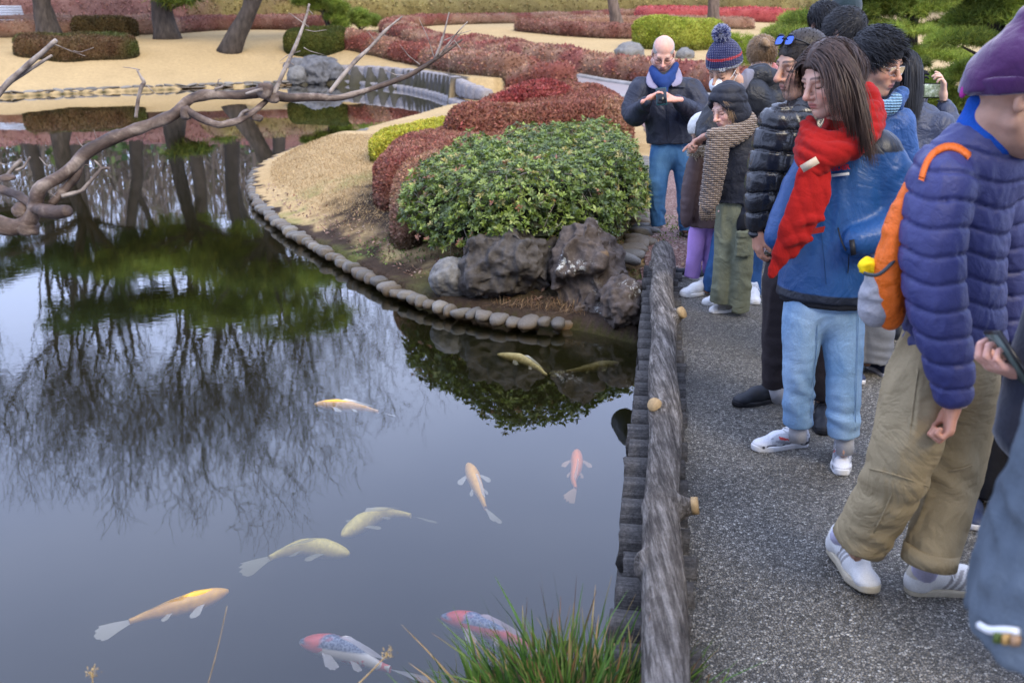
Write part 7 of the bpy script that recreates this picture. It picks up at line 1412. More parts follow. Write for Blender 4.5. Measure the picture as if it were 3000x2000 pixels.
# ------------------------------------------------ bald man with the phone
A = Person('bald man in glasses and blue scarf standing apart, tapping his phone', 8.05, (1960, 695))
hd = A.J(1943, 160, -.02); fw = unit([-.12, -.86, -.50]); up = unit([-.03, -.48, .87])
ph = A.J(1938, 283, -.42)
h1 = hand(A.J(1899, 290, -.36), (.75, -.1, .45), (.45, -.2, -.8), (.6, .8, .9, .9), .1, 1.1, 1, (.6, .6), .0052); h2 = hand(A.J(1978, 292, -.36), (-.95, -.12, .02), (-.1, -.35, .9), (.75, .8, .85, .9), .1, 1.1, 1, (.6, .4), .0052)
M = head(A, hd, fw, up, 1.06, (.66, .38, .30), .0042, neck_to=A.J(1945, 240, .02), brow=(.40, .28, .22), fat=.012, hands=[h1, h2], beard=(.38, .28, .24), lips=(.45, .2, .17), limbs=body_limbs(A, (1965, 400), (1950, 245), [(1875, 265), (2025, 268)], [(1862, 345, -.05), (2052, 340, -.05)], [(1893, 298, -.3), (1985, 298, -.3)], [(1932, 425), (1998, 425)], [(1925, 540), (2005, 545)], [(1925, 655), (2008, 672)], (0, -1, 0), 1.05))
GLS = mat('dark_glasses_frame', (.04, .03, .028), .4, .05, 20, 0); glasses(A, hd, M, 1.06, GLS, True, .024, .015, .0016)
haircap(A, hd, M, 1.065, HAIR['grey'], .0012, -.045, .10, seed=5, amp=.0005, name='grey_stubble', extra=lambda F: F.ell((0, .01, .11), (.072, .10, .075), None, .01, 's'))
AJ = clothmat('dark_navy_shell_jacket', (.022, .026, .045), .55, 300, .1, .15, .3, wr=8, wrb=.9, wrd=.03)
garment(A, 'jacket', [dict(pts=[(1972, 435, 72, 0), (1965, 370, 75, 0), (1952, 300, 76, 0), (1948, 250, 52, 0)], flat=((0, -1, 0), .72)), dict(pts=[(1880, 260, 30, 0), (2018, 262, 30, 0)])], AJ, .009, .007, (9, 9, 6), 15, hem=[((1970, 418), (.05, 0, -1))],
    late=[dict(pts=[(1876, 266, 38, 0), (1856, 315, 38, -.03), (1860, 345, 35, -.08), (1880, 318, 24, -.22), (1896, 298, 18, -.34)], k=.03), dict(pts=[(2022, 268, 38, 0), (2052, 315, 38, -.03), (2047, 342, 35, -.08), (2012, 318, 25, -.22), (1984, 297, 18, -.34)], k=.03)])
LIL = clothmat('lilac_fleece_lining', (.26, .24, .34), .9, 200)
for s, pts in ((1, [(1908, 208, 6, -.03), (1902, 230, 9, -.08), (1906, 248, 11, -.11), (1922, 256, 6, -.14)]), (-1, [(1984, 200, 6, -.03), (1990, 222, 9, -.08), (1988, 238, 11, -.11), (1972, 250, 6, -.14)])): garment(A, 'collar_flap', [dict(pts=pts, flat=((s*-.25, -.8, .55), .28))], LIL, .005, .0)
garment(A, 'scarf', [dict(pts=[(1912, 200, 10, -.02), (1922, 222, 12, -.10), (1945, 238, 12, -.15), (1968, 218, 12, -.08), (1980, 192, 10, -.02)]), dict(pts=[(1910, 215, 11, -.02), (1924, 238, 12, -.11), (1948, 252, 11, -.16), (1972, 234, 11, -.09)]), dict(pts=[(1945, 248, 11, -.16), (1950, 268, 8, -.17)])], clothmat('royal_blue_scarf', (.018, .045, .17), .9, 200), .006, .003)
jeans(A, 'jeans', (1965, 420, 60, 0), [[(1938, 440, 32, 0), (1926, 540, 27, -.02), (1924, 610, 23, 0), (1930, 660, 22, 0)], [(1998, 440, 32, 0), (2008, 545, 27, 0), (2010, 630, 23, .02), (2010, 675, 21, .02)]], denim('mid_blue_denim', (.025, .10, .25), (.12, .26, .44)), .009, ((0, -1, 0), .7), .007, 16)
shoe(A, PZ(1935, 672, 0)+[0, .08, 0], (-.35, -.94), .30, style='brown'); shoe(A, PZ(2008, 686, 0)+[0, .08, 0], (.0, -1), .30, style='brown')
pht = thing('phone', 'dark smartphone in a teal edged case held by the bald man', 'phone', ph); Rph = frame((-.1, -.6, .5), (0, .5, .6)); v, f = boxm(ph, (.078, .010, .15), Rph); obj('case', v, f, mat('teal_case', (.02, .09, .11), .4, .05, 20, 0), parent=pht, smooth=False); v, f = boxm(ph-Rph[:, 1]*.0-[0, 0, 0]+Rph[:, 1]*.0055, (.070, .001, .14), Rph); obj('screen', v, f, mat('dark_screen', (.01, .012, .015), .1, .05, 20, 0), parent=pht, smooth=False)
aj = [o for o in A.t.children if o.name.startswith('jacket')][0]; q_ = np.array([surf_at(1952+k*.5, 262+k*15, aj) for k in range(11)]); v, f = tube(q_, .005, 5); A.add('storm_flap', v, f, AJ)
for (x0, x1, y) in ((1905, 1938, 258), (1968, 2005, 256)): q_ = np.array([surf_at(x0+(x1-x0)*k/5, y, aj, .004) for k in range(6)]); v, f = tube(q_, .006, 5); A.add('chest_pocket_flap', v, f, AJ)
e0 = surf_at(1988, 217+2, aj, .01); v, f = boxm(surf_at(1988, 252-18, aj, .008), (.045, .002, .018), frame((0, -1, .2), (0, 0, 1))); A.add('white_logo_patch', v, f, whm, smooth=False)
# ------------------------------------------------ old man in the purple hat
O = Person('elderly man walking right in a purple beanie, quilted indigo down jacket and baggy khaki trousers', 2.60, (2650, 1700))
hd = O.J(2968, 296, -.02); fw = unit([.93, -.10, -.30]); up = unit([.30, .02, .95])
h = hand(O.J(2796, 1172, -.16), (-.10, -.15, -1), (-.9, .3, .1), (1.15, 1.2, 1.2, 1.2), .05, 1.0, 1, (.35, .6), .003)
M = head(O, hd, fw, up, 1.04, (.50, .29, .20), .0035, neck_to=O.J(2880, 420, .02), brow=(.3, .25, .22), hands=[h], limbs=body_limbs(O, (2780, 900), (2870, 420), [(2760, 520), (2900, 520)], [(2740, 840, -.11), (2930, 840, .16)], [(2792, 1150, -.165), (2950, 1000, .1)], [(2710, 1040), (2850, 1060, .04)], [(2610, 1360, -.04), (2800, 1340, .06)], [(2510, 1620, .05), (2718, 1650, -.02)], (.3, -.95, 0), .95))
PUR = clothmat('purple_knit_beanie', (.055, .014, .082), .95, 420, .1, .5, .1, sheen=.6, wr=6, wrb=.5, wrd=.02)
F = Field(hd-.24, hd+.26, .005); T = lambda a: hd+M@np.array(a)*1.04; F.ell(T((0, -.016, .055)), np.array([.093, .113, .100])*1.04, M, 0); F.cap(T((0, -.02, .09)), T((0, -.045, .185)), .072, .034, .05); F.ell(T((0, -.10, -.0)), (.05, .03, .05), M, .04); F.half(T((0, 0, .030)), M@np.array([0, .42, -1.]))
v, f = finish(F, .004, (10, 10, 10), 3); O.add('beanie', v, f, PUR)
F = Field(hd-.2, hd+.2, .005); F.ell(T((0, -.016, .040)), np.array([.098, .118, .094])*1.04, M, 0); F.half(T((0, 0, .022)), M@np.array([0, .42, -1.])); F.half(T((0, 0, .066)), M@np.array([0, -.42, 1.])); v, f = finish(F, .003, (12, 12, 12), 4); O.add('beanie_cuff', v, f, PUR)
PM_ = clothmat('pink_knit_patch', (.40, .04, .26), .95, 400, .1, .5); c_ = T((.01, -.122, -.005)); F = Field(c_-.06, c_+.06, .004); F.ell(c_, (.014, .010, .030), M, 0); v, f = F.mesh(); O.add('pink_tab', v, f, PM_)
IND = clothmat('indigo_down_jacket', (.040, .046, .155), .5, 400, .12, .12, .35, wr=22, wrb=.45, wrd=.015)
fl = (.25, -.97, 0)
garment(O, 'down_jacket', [dict(pts=[(2800, 1060, 154, .02), (2795, 900, 152, .02), (2808, 740, 144, .02), (2845, 600, 130, .02), (2872, 500, 114, .02), (2880, 420, 88, .02)], flat=(fl, .72), mod=quiltz(.066, .008, .35, tilt=(.12, 0))), dict(pts=[(2770, 500, 96, .0), (2920, 480, 96, .05)], k=.05), dict(pts=[(2850, 420, 74, .02), (2900, 372, 68, .02)], k=.05, mod=quiltz(.035, .006))], IND, .0062, .002, (26, 26, 14), 21, fn=seams(.066, (.12, 0), .006), hem=[((2790, 1020), (-.10, 0, -1))],
    late=[dict(pts=[(2756, 545, 100, -.06), (2730, 700, 94, -.10), (2736, 850, 86, -.13), (2766, 990, 76, -.16), (2788, 1100, 64, -.17), (2792, 1145, 56, -.17)], mod=quiltz(.066, .007, .3, tilt=(.12, 0)), k=.02), dict(pts=[(2900, 520, 90, .10), (2930, 700, 84, .15), (2930, 850, 78, .16), (2945, 970, 64, .12)], mod=quiltz(.066, .007, .3, tilt=(.12, 0)), k=.02)])
garment(O, 'neck_warmer', [dict(pts=[(2870, 335, 52, .02), (2885, 400, 62, .0)]), dict(pts=[(2880, 380, 64, .01), (2905, 415, 56, .0)])], clothmat('bright_blue_fleece', (.012, .08, .40), .95, 200), .008, .004, fn=lambda v, N: .006*np.sin(v[:, 2]*70+v[:, 0]*40))
garment(O, 'cuff', [dict(pts=[(2790, 1140, 44, -.165), (2794, 1172, 40, -.165)])], clothmat('beige_knit_cuff', (.55, .42, .34), .9, 200), .005, .001, hem=[((2794, 1184, -.16), (0, 0, -1))])
KH = clothmat('khaki_trousers', (.335, .265, .155), .85, 500, .12, .25, .15, wr=6, wrb=.9, wrd=.03)
jeans(O, 'trousers', (2780, 1010, 146, .02), [[(2705, 1060, 104, .0), (2672, 1260, 101, -.06), (2622, 1420, 92, -.04), (2555, 1520, 84, .03), (2522, 1580, 80, .06)], [(2838, 1080, 92, .03), (2812, 1280, 84, .06), (2770, 1480, 80, .03), (2742, 1580, 76, .0), (2724, 1640, 75, -.02)]], KH, .007, (fl, .75), .007, 22, folds=1.0)
ot = [o for o in O.t.children if o.name.startswith('trousers')][0]
for pts in ([(2545, 1372), (2580, 1378), (2620, 1390), (2670, 1405), (2720, 1425)], [(2782, 1380), (2820, 1372), (2850, 1362)], [(2690, 1080), (2672, 1200), (2660, 1330), (2600, 1480), (2560, 1560)]):
    q_ = smooth_line(np.array([surf_at(x, y, ot, .0) for x, y in pts]), 14); v, f = tube(q_, .0024, 6); O.add('seam', v, f, KH)
for c0, ax, r in (((2523, 1573, .06), (-.35, .2, -1), 81), ((2725, 1632, -.02), (-.15, -.1, -1), 78)):
    p_ = O.J(*c0); ax = unit(ax); rr_ = O.R(r, p_); v, f = tube([p_-ax*.030, p_-ax*.028, p_+ax*.018, p_+ax*.020], [rr_*.86, rr_*1.02, rr_*1.0, rr_*.8], 28, True); N_ = v-p_; v = v+N_*(.05*vnoise(v*14, 3))[:, None]; O.add('turned_cuff', v, f, KH)
SK = clothmat('pale_lilac_sock', (.55, .52, .68), .9, 200)
sock_at(O, PZ(2436, 1618, 0)+[0, 0, .02], (PZ(2562, 1762, 0)-PZ(2436, 1618, 0))[:2], O.J(2530, 1550, .05), SK, .040); sock_at(O, PZ(2668, 1752, 0)+[-.01, .03, 0], (.985, .06), O.J(2730, 1610, -.01), SK, .040)
_h1 = PZ(2436, 1618, 0); _d1 = PZ(2562, 1762, 0)-_h1; shoe(O, _h1+[0, 0, .015], _d1[:2], .30, style='cream', seed=7); shoe(O, PZ(2668, 1752, 0)+[-.01, .03, 0], (.985, .06), .305, style='cream', seed=8)
# orange backpack hanging from his shoulder
BPK = thing('backpack', 'orange backpack with a grey mesh pocket holding a yellow cloth on the old man\'s back', 'backpack', O.J(2640, 700, -.02))
ORG = clothmat('orange_ripstop', (.78, .15, .012), .5, 300, .1, .2, .4, wr=12, wrb=.8, wrd=.02); GRM = clothmat('grey_mesh_pocket', (.32, .32, .35), .7, 150, .2, .8, wr=8, wrb=.9)
class _P(Person):
    def __init__(s, base, th): s.Y = base.Y; s.t = th
BP = _P(O, BPK)
garment(BP, 'bag_body', [dict(pts=[(2668, 545, 20, -.05), (2630, 640, 32, -.05), (2606, 750, 44, -.05), (2604, 860, 54, -.03), (2606, 930, 38, -.02)], k=.03)], ORG, .006, .004, (12, 12, 12), 31)
garment(BP, 'mesh_pocket', [dict(pts=[(2578, 800, 34, -.02), (2572, 850, 52, -.02), (2566, 910, 48, -.01)], k=.03), dict(pts=[(2600, 850, 52, -.01), (2600, 900, 46, -.01)])], GRM, .005, .004, (14, 14, 14), 32)
garment(BP, 'yellow_cloth', [dict(pts=[(2540, 778, 24, -.03), (2575, 792, 22, -.03), (2600, 780, 20, -.03)])], clothmat('yellow_cloth', (.85, .60, .01), .8, 200), .005, .006, (24, 24, 24), 33)
q_ = smooth_line([BP.J(2530, 800, -.07), BP.J(2570, 812, -.09), BP.J(2610, 775, -.09), BP.J(2635, 745, -.07)], 12); v, f = tube(q_, .005, 6); obj('elastic_rim', v, f, mat('dark_elastic', (.04, .05, .06), .6, .1, 30, 0), parent=BPK)
oj = [o for o in O.t.children if o.name.startswith('down_jacket')][0]
sp2 = np.array([surf_at(x, y, oj, .004) for x, y in [(2700, 520), (2712, 478), (2735, 445), (2765, 428), (2795, 425), (2820, 438), (2840, 455)]]); q_ = smooth_line(sp2, 20)
Tq = np.gradient(q_, axis=0); Sq = np.cross(Tq, np.array([-.2, -.8, .5])); Sq /= np.linalg.norm(Sq, axis=1)[:, None]; v = np.stack([q_-Sq*.007+[0, 0, .002], q_+Sq*.007, q_+Sq*.007-[0, 0, .008], q_-Sq*.007-[0, 0, .006]], 1).reshape(-1, 3); i = np.arange(19)[:, None]*4; j = np.arange(4)[None]; f = np.stack([i+j, i+(j+1) % 4, i+4+(j+1) % 4, i+4+j], -1).reshape(-1, 4); obj('shoulder_strap', v, f, ORG, parent=BPK)
q_ = smooth_line([BP.J(2690, 560, -.07), BP.J(2650, 610, -.07), BP.J(2635, 640, -.07)], 8); v, f = tube(q_, .007, 6); obj('grey_strap', v, f, bpy.data.materials['dark_elastic'], parent=BPK)
q_ = smooth_line([BP.J(2560, 700, -.03), BP.J(2550, 690, -.06), BP.J(2555, 720, -.06)], 8)
# ------------------------------------------------ young man with glasses behind the woman
Y_ = Person('young black haired man with thin metal glasses looking down behind the woman\'s shoulder', 4.75, (2520, 1080))
hd = Y_.J(2566, 184, -.02); fw = unit([.62, -.66, -.30]); up = unit([.18, -.2, .95])
M = head(Y_, hd, fw, up, 1.12, (.50, .28, .19), .0038, neck_to=Y_.J(2540, 330, .03), asian=True, brow=(.02, .016, .015), lips=(.42, .15, .13), limbs=body_limbs(Y_, (2530, 680), (2540, 350), [(2480, 380), (2620, 380)], [(2470, 520), (2640, 520)], [(2480, 640), (2640, 640)], [(2480, 720), (2560, 720)], [(2480, 900), (2550, 900)], [(2480, 1060), (2540, 1060)], (.5, -.85, 0)))
haircap(Y_, hd, M, 1.12, HAIR['black'], .010, -.04, .052, seed=6)
rt, dn = scalp(3800, 23, -.03, .075, .05); strands(Y_, hd, M, 1.12, rt, dn*.22+np.array([0, .55, .05]), np.random.default_rng(2).uniform(.03, .055, len(rt)), 5, HAIR['black'], width=.0014, grav=.4, wob=.16, keep=(.086, .104, .094), seed=6, lift=.012)
glasses(Y_, hd, M, 1.12, mat('silver_wire', (.6, .55, .5), .25, .05, 20, 0, metal=1), True, .026, .018, .0013)
garment(Y_, 'jacket', [dict(pts=[(2560, 760, 100, 0), (2560, 600, 104, 0), (2570, 450, 100, 0), (2560, 360, 70, 0)], flat=((.5, -.85, 0), .75)), dict(pts=[(2500, 370, 50, 0), (2625, 360, 50, 0)])], clothmat('bright_blue_jacket', (.025, .08, .25), .5, 300, .15, .15, .35, wr=12, wrb=.9, wrd=.02), .010, .006, seed=34, hem=[((2540, 740), (0, 0, -1))], late=[dict(pts=[(2640, 380, 42, -.02), (2655, 480, 42, -.02), (2650, 600, 38, 0)])])
garment(Y_, 'collar', [dict(pts=[(2500, 250, 30, .04), (2525, 300, 40, .05), (2560, 330, 40, -.02)]), dict(pts=[(2625, 300, 26, -.08), (2640, 275, 22, -.04)])], clothmat('bright_blue_jacket', (.025, .08, .25)), .007, .005, (20, 20, 20), 35)
garment(Y_, 'knitted_scarf', [dict(pts=[(2560, 320, 28, -.10), (2610, 320, 24, -.13), (2625, 290, 18, -.10)])], knit('pale_blue_knit', (.22, .42, .62)), .006, .003)
jeans(Y_, 'trousers', (2530, 720, 90, 0), [[(2480, 780, 62, 0), (2470, 930, 62, 0), (2470, 1055, 66, 0)], [(2560, 780, 60, 0), (2560, 930, 60, 0), (2548, 1058, 60, 0)]], clothmat('grey_wide_trousers', (.16, .165, .18), .8, 300), .010, None, .005, 36)
shoe(Y_, PZ(2545, 1075, 0), (.3, -.9), .28, style='navy', vox=.006); shoe(Y_, PZ(2470, 1078, 0), (0, -1), .28, style='navy', vox=.006)
def bystander(label, Yd, foot, C, fw, up, sc, tone, jacket, jc, hairk='black', hat=None, w=60, hemy=None, seed=0, leg=(.03, .03, .04), long=0, ponytail=False, facing=(-.3, -.95, 0), shoes='black', vox=.005, nhair=3000):
    p = Person(label, Yd, foot); hd = p.J(*C); s_ = p.R(1, hd); fx, fy = foot; nx = C[0]+8
    def jj(x, z, dy=0): q = p.J(x, 500, dy); return None
    base = PY(fx, fy, Yd); head_z = hd[2]; X0 = hd[0]; Xf = X0*.7+base[0]*.3
    cen = lambda z, dx=0, dy=0: np.array([X0+dx+(base[0]-X0)*(1-z/head_z), Yd+dy, z])
    fc = unit(facing); rt_ = np.array([fc[1]*-1, fc[0], 0.]); rt_ = np.cross(fc, [0, 0, 1.]); sh = head_z-.25*sc; hz = head_z*.54
    limbs = [([cen(hz), cen((hz+sh)/2), cen(sh)], [.115, .11, .07], (fc, .7))]
    for s in (-1, 1): limbs += [([cen(sh)+rt_*s*.15, cen(sh-.28)+rt_*s*.21, cen(sh-.5)+rt_*s*.2+fc*.1], [.042, .034, .024]), ([cen(hz)+rt_*s*.08, cen(hz*.52)+rt_*s*.09, cen(.1)+rt_*s*.1], [.06, .045, .03])]
    M = head(p, hd, fw, up, sc, tone, vox, neck_to=cen(sh)+[0, 0, .02], limbs=limbs)
    if hat is None:
        haircap(p, hd, M, sc, HAIR[hairk], .010, -.05, .055, .006, seed=seed)
        r0, d0_ = scalp(nhair, seed+3, -.03, .075, .05); strands(p, hd, M, sc, r0, d0_*.18+np.array([0, .25, 0]) if not long else d0_*.3+np.stack([np.sign(r0[:, 0])*.3, -.3+0*r0[:, 0], -.7+0*r0[:, 0]], 1), .042 if not long else np.random.default_rng(1).uniform(long*.7, long, nhair), 5 if not long else 12, HAIR[hairk], width=.0015, grav=.6 if not long else 2.2, wob=.14 if not long else .03, keep=(.088, .106, .096), seed=seed, lift=.01)
        if ponytail:
            F = Field(hd-.2, hd+.2, .006); T = lambda a: hd+M@np.array(a)*sc; F.ell(T((0, -.13, .075)), (.035, .03, .032), M, 0); F.ell(T((.02, -.145, .06)), (.02, .02, .03), M, .01); v, f = finish(F, .005, (30, 30, 30), 2); p.add('hair_bun', v, f, HAIR[hairk])
    F = Field(cen(hz)-.5, cen(sh)+.4, .012); F.chain([cen(hz-.14), cen(hz+.1), cen((hz+sh)/2), cen(sh-.06), cen(sh+.05)], [.19, .19, .195, .17, .085], .05, flat=(fc, .68), mod=quiltz(.08, .010)); F.half(cen(hz-.06), (0, 0, -1)); F.cap(cen(sh-.02)-rt_*.15, cen(sh-.02)+rt_*.15, .075, .075, .04)
    for s in (-1, 1): F.chain([cen(sh-.02)+rt_*s*.17, cen(sh-.3)+rt_*s*.23, cen(sh-.52)+rt_*s*.19+fc*.12], [.075, .062, .05], .03)
    v, f = finish(F, .006, (12, 12, 8), seed); p.add('jacket', v, f, clothmat(jacket, jc, .5, 300, .12, .15, .35, wr=12, wrb=.9, wrd=.02))
    F = Field(cen(.05)-.3, cen(hz)+.3, .014); 
    for s in (-1, 1): F.chain([cen(hz)+rt_*s*.085, cen(hz*.52)+rt_*s*.10, cen(.09)+rt_*s*.11], [.10, .075, .065], .03)
    F.half(cen(.06), (0, 0, -1)); v, f = finish(F, .004, (10, 10, 6), seed); p.add('trousers', v, f, clothmat('dark_trousers_%d' % seed, leg, .8, 300))
    for s in (-1, 1): shoe(p, cen(0)+rt_*s*.11-fc*.08, fc, .27, style=shoes, vox=.007)
    p.M = M; p.hd = hd; p.cen = cen; p.sh = sh; p.rt_ = rt_; p.fc = fc; return p
bystander('man with thick black hair seen from behind, left of the young man in glasses', 5.6, (2480, 960), (2476, 108), (-.5, .75, -.3), (0, .25, 1), 1.05, (.5, .3, .22), 'charcoal_parka', (.03, .035, .05), seed=41)
q = bystander('black haired man with his head bowed, farthest left of the group behind', 6.7, (2400, 850), (2412, 72), (.55, -.72, -.45), (.1, -.4, .9), 1.0, (.55, .31, .22), 'navy_coat', (.03, .045, .08), seed=42)
garment(q, 'coat_collar', [dict(pts=[(2375, 108, 16, .05), (2395, 122, 20, -.05), (2425, 128, 16, -.08)])], clothmat('navy_coat', (.03, .045, .08)), .008, .003)
q = bystander('person in a dark teal beanie with a small white badge, behind the group', 6.9, (2470, 840), (2476, 46), (.5, .6, -.3), (0, 0, 1), 1.0, (.55, .33, .24), 'black_coat', (.015, .016, .02), hat=1, seed=43)
beanie(q, q.hd, q.M, 1.03, clothmat('dark_teal_knit', (.018, .035, .045), .95, 300, .1, .4, sheen=.3), None, .0, .016, .012); v, f = tube([q.hd+[-.055, -.092, .035], q.hd+[-.057, -.096, .035]], [.010, .010], 10); q.add('white_badge', v, f, whm)
q = bystander('fair haired person with a bun, seen from behind', 7.2, (2240, 800), (2232, 168), (.1, .95, -.2), (0, .1, 1), 1.0, (.6, .4, .3), 'patterned_blue_jacket', (.05, .12, .32), 'fair', ponytail=True, seed=44)
garment(q, 'red_white_scarf', [dict(pts=[(2235, 205, 20, .06), (2262, 200, 20, .02), (2272, 225, 16, 0)])], clothmat('red_white_cloth', (.60, .25, .25), .9, 60, .5), .008, .004)
# woman taking a picture
P2 = bystander('woman with long straight black hair in a navy padded jacket holding up a phone sideways', 5.3, (2690, 1000), (2645, 225), (.35, .92, -.1), (0, 0, 1), .92, (.55, .35, .26), 'slate_navy_padded', (.045, .055, .095), long=.34, seed=45, facing=(.35, .92, 0))
PJ = clothmat('slate_navy_padded', (.045, .055, .095))
garment(P2, 'raised_sleeve', [dict(pts=[(2700, 340, 42, .0), (2770, 395, 36, .04), (2788, 380, 34, .10), (2768, 310, 24, .16)], mod=quilt(7, .007), k=.02)], PJ, .007, .002, (16, 16, 16), 3)
garment(P2, 'raised_sleeve', [dict(pts=[(2650, 320, 30, .1), (2680, 330, 24, .2), (2700, 290, 20, .22)], mod=quilt(4, .005), k=.02)], PJ, .008, .002, (16, 16, 16), 3)
h = hand(P2.J(2764, 288, .16), (-.12, 0, .98), (-.95, .2, 0), (.35, .7, .8, .9), .1, 1.0, -1, (1.0, .5), .0042); P2.add('hand', h[0], h[1], SKIN, col=np.tile([.62, .40, .30], (len(h[0]), 1)))
h = hand(P2.J(2690, 285, .22), (-.1, 0, .98), (.95, .1, 0), (.3, .6, .7, .8), .12, 1.0, 1, (.9, .4), .005); P2.add('glove', h[0], h[1], clothmat('black_glove', (.01, .011, .016), .8, 300))
v, f = tube(np.array([P2.J(2764, 296, .16)+np.array([math.cos(a)*.030, math.sin(a)*.03, 0]) for a in np.linspace(0, 2*PI, 17)]), .003, 5, False); P2.add('hair_tie', v, f, bpy.data.materials['black_zip'])
pc = P2.J(2731, 266, .19); pt = thing('phone', 'smartphone held sideways, its screen showing the garden', 'phone', pc); Rp = frame((.05, -1, .05), (0, 0, 1.)); v, f = boxm(pc, (.160, .009, .078), Rp); obj('case', v, f, bpy.data.materials['black_plastic'], parent=pt, smooth=False)
t = NT('lit_garden_screen'); n = t.noise(32, 4, .7); c = t.ramp(n, [(.3, (.03, .05, .03)), (.5, (.25, .3, .2)), (.65, (.55, .6, .55)), (.8, (.15, .2, .1))]); t.fin(c, .2); t.l(c, t.b.inputs['Emission Color']); t.b.inputs['Emission Strength'].default_value = .45
v, f = boxm(pc+Rp[:, 1]*.0052-[0, 0, 0], (.146, .001, .068), Rp); obj('screen', v, f, t.m, parent=pt, smooth=False)
# ------------------------------------------------ people cut by the right edge
R1 = bystander('person in navy quilted jacket and black trousers behind the old man', 3.25, (2960, 1490), (3150, 130), (-.6, -.7, -.2), (0, 0, 1), 1.0, (.55, .35, .26), 'deep_navy_quilted', (.012, .022, .055), seed=46, shoes='black', leg=(.008, .008, .011), nhair=300, facing=(-.9, -.4, 0))
DN = clothmat('deep_navy_quilted', (.012, .022, .055))
garment(R1, 'quilted_sleeve', [dict(pts=[(2985, 520, 80, -.05), (2975, 700, 78, -.05), (2970, 860, 74, -.05), (2975, 960, 66, -.1)], mod=quilt(6, .012))], DN, .009, .003, seed=2)
garment(R1, 'coat_skirt', [dict(pts=[(2990, 880, 90, .02), (2970, 1010, 96, .02), (2965, 1120, 96, .02)], flat=((-.9, -.4, 0), .8), mod=quiltz(.09, .012))], DN, .010, .003, seed=3, hem=[((2960, 1110), (0, 0, -1))])
jeans(R1, 'trousers', (2965, 1100, 84, .02), [[(2930, 1150, 60, 0), (2905, 1330, 50, -.02), (2890, 1460, 42, -.04)], [(2985, 1150, 60, .04), (2960, 1330, 50, .03), (2955, 1450, 42, .02)]], clothmat('black_trousers', (.008, .008, .011), .8, 300), .012, None, .004, 3)
shoe(R1, PZ(2885, 1500, 0)+[-.03, .10, 0], (-.25, -.95), .27, style='navy', vox=.006); shoe(R1, PZ(2880, 1490, 0)+[.0, .08, 0], (.93, -.32), .27, style='navy', vox=.006)
sg = R1.J(2988, 590, -.14); ST = thing('sunglasses', 'dark sunglasses hanging down the front of the navy quilted jacket at the right edge', 'sunglasses', sg)
for k, (dx, dz) in enumerate(((0, .035), (.01, -.04))): v, f = tube([sg+[dx, 0, dz], sg+[dx, -.008, dz]], [.030, .028], 16); obj('lens', v, f, mat('dark_lens', (.01, .012, .015), .1, .05, 20, 0), parent=ST)
v, f = tube([sg+[-.03, 0, .07], sg+[-.035, -.01, 0], sg+[-.02, 0, -.07]], .004, 6); obj('frame', v, f, bpy.data.materials['black_plastic'], parent=ST)
# person with the dark sleeve and a phone
R2 = Person('person cut by the right edge, a dark fleece elbow and hand with phone', 2.05, (3250, 2300))
h = hand(R2.J(3020, 1100, -.02), (-.75, 0, .2), (.1, .3, .9), (.8, .8, .9, .9), .1, 1.0, 1, (.5, .5), .004)
M = head(R2, R2.J(3500, -150, .1), (-.9, -.2, -.2), (0, 0, 1), 1.0, (.6, .38, .3), .008, neck_to=R2.J(3500, 80, .1), hands=[h], limbs=body_limbs(R2, (3420, 1200, .1), (3500, 100, .1), [(3300, 250), (3650, 250)], [(3010, 1340), (3700, 800)], [(3060, 1100), (3600, 1100)], [(3350, 1400), (3500, 1400)], [(3300, 1900), (3500, 1900)], [(3250, 2350), (3500, 2350)], (-.5, -.8, 0)))
FL = clothmat('dark_fleece', (.016, .018, .030), .95, 120, .2, .5, .1, sheen=.3)
garment(R2, 'fleece_jacket', [dict(pts=[(3420, 1300, 230, .15), (3440, 800, 230, .15), (3480, 300, 200, .12), (3500, 60, 100, .1)], flat=((-.5, -.8, 0), .7))], FL, .014, .004, seed=4, late=[dict(pts=[(3320, 300, 120, .05), (3150, 850, 120, .0), (3000, 1330, 112, -.02), (3010, 1340, 108, -.02), (3060, 1180, 70, -.02)], k=.04)])
jeans(R2, 'trousers', (3420, 1350, 210, .12), [[(3340, 1500, 140, .1), (3300, 1900, 110, .1), (3250, 2300, 80, .1)], [(3500, 1500, 140, .2), (3500, 1900, 110, .2), (3500, 2300, 80, .2)]], bpy.data.materials['black_trousers'], .018, None, .004, 5)
shoe(R2, R2.J(3250, 2320, .1)*[1, 1, 0], (-.6, -.7), .27, style='black', vox=.008); shoe(R2, R2.J(3480, 2320, .2)*[1, 1, 0], (-.6, -.7), .27, style='black', vox=.008)
pc = R2.J(2962, 1056, -.04); pt = thing('phone', 'dark phone tilted in the hand at the right edge beside the khaki trousers', 'phone', pc); _lg = unit([-.60, .25, .75]); Rp = frame(np.cross(_lg, unit([.42, .85, -.30]))+np.array([-.10, -.25, .1]), _lg); v, f = boxm(pc, (.072, .009, .150), Rp); obj('case', v, f, bpy.data.materials['black_plastic'], parent=pt, smooth=False); v, f = boxm(pc+Rp[:, 1]*.0052, (.064, .001, .138), Rp); obj('screen', v, f, mat('green_grey_screen', (.10, .13, .12), .15, .3, 30, 0), parent=pt, smooth=False)
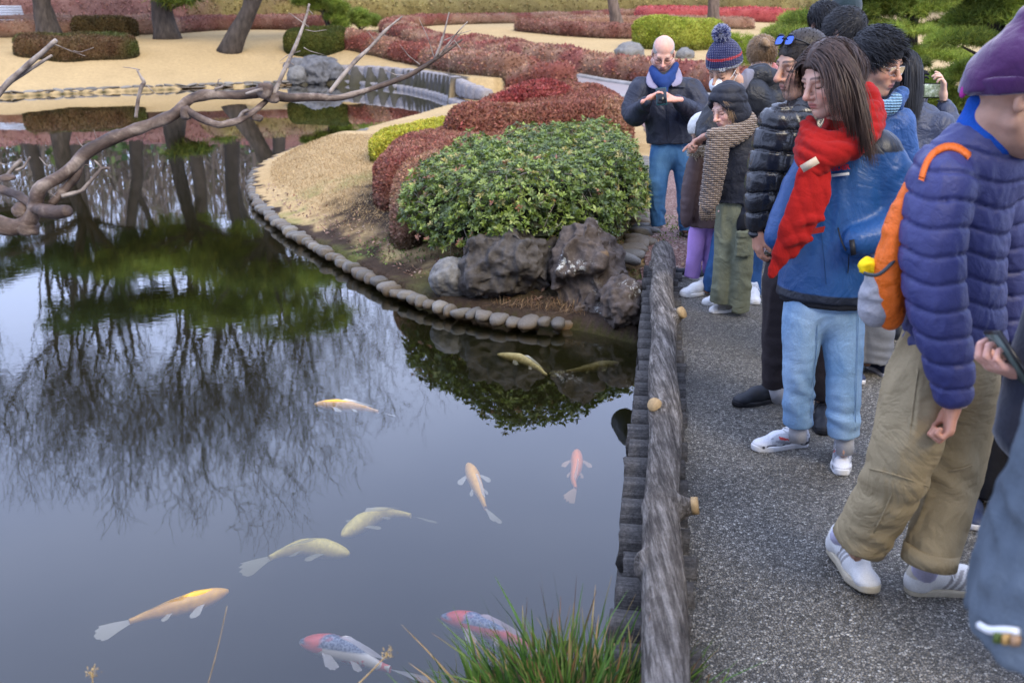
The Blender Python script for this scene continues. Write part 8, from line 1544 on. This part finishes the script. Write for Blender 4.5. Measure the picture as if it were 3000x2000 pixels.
# nearest person, only a hip in washed grey blue denim
R3 = Person('nearest person in the lower right corner, a blurred hip in grey blue denim', 1.25, (3300, 3200))
M = head(R3, R3.J(3500, -900, .0), (-.9, .3, -.1), (0, 0, 1), 1.0, (.6, .38, .3), .010, neck_to=R3.J(3500, -450, 0), limbs=[([R3.J(3380, 1700), R3.J(3450, 600), R3.J(3500, -300)], [.11, .11, .06]), ([R3.J(3250, 1900), R3.J(3250, 3000), R3.J(3250, 4200)], [.06, .05, .03]), ([R3.J(3500, 1900), R3.J(3500, 3000), R3.J(3500, 4200)], [.06, .05, .03])])
GD = denim('washed_grey_blue_denim', (.075, .095, .12), (.155, .19, .225))
garment(R3, 'denim_jacket', [dict(pts=[(3320, 1950, 470, 0), (3330, 1650, 420, 0), (3400, 1200, 330, 0), (3450, 500, 330, 0), (3500, -200, 240, 0), (3500, -420, 120, 0)])], GD, .010, .010, (12, 12, 9), 7, hem=[((3300, 1880), (.0, 0, -1))])
jeans(R3, 'jeans', (3330, 1950, 440, 0), [[(3220, 2300, 330, 0), (3220, 3000, 260, 0), (3220, 4200, 200, 0)], [(3560, 2300, 300, .05), (3560, 3000, 260, .05), (3560, 4200, 200, .05)]], denim('grey_blue_denim', (.09, .12, .17), (.18, .23, .30)), .014, None, .006, 8)
rj = [o for o in R3.t.children if o.name.startswith('denim_jacket')][0]
q_ = smooth_line(np.array([surf_at(x, y, rj) for x, y in [(2870, 1830), (2900, 1850), (2940, 1842), (2985, 1850)]]), 10); v, f = tube(q_, .006, 6); R3.add('white_cord', v, f, whm)
for k, cc in enumerate([(.10, .14, .03), (.5, .3, .1), (.35, .22, .13)]): c_ = surf_at(2925+k*25, 1868+k*4, rj, .004); v, f = boxm(c_, (.012, .006, .014)); R3.add('bead', v, f, mat('bead_%s' % ('green', 'ochre', 'brown')[k], cc, .5, .1, 20, 0), smooth=False)
for o in list(scn.objects):
    if o.type == 'EMPTY' and o.get('label') and o['label'].startswith('nearest person'): pass
for pr_, xs in ((R3, (3220, 3560)),):
    for x in xs: p_ = PY(x, 2000, 1.25); shoe(pr_, (p_[0], 1.3, 0), (-.7, .5), .27, style='black', vox=.008)
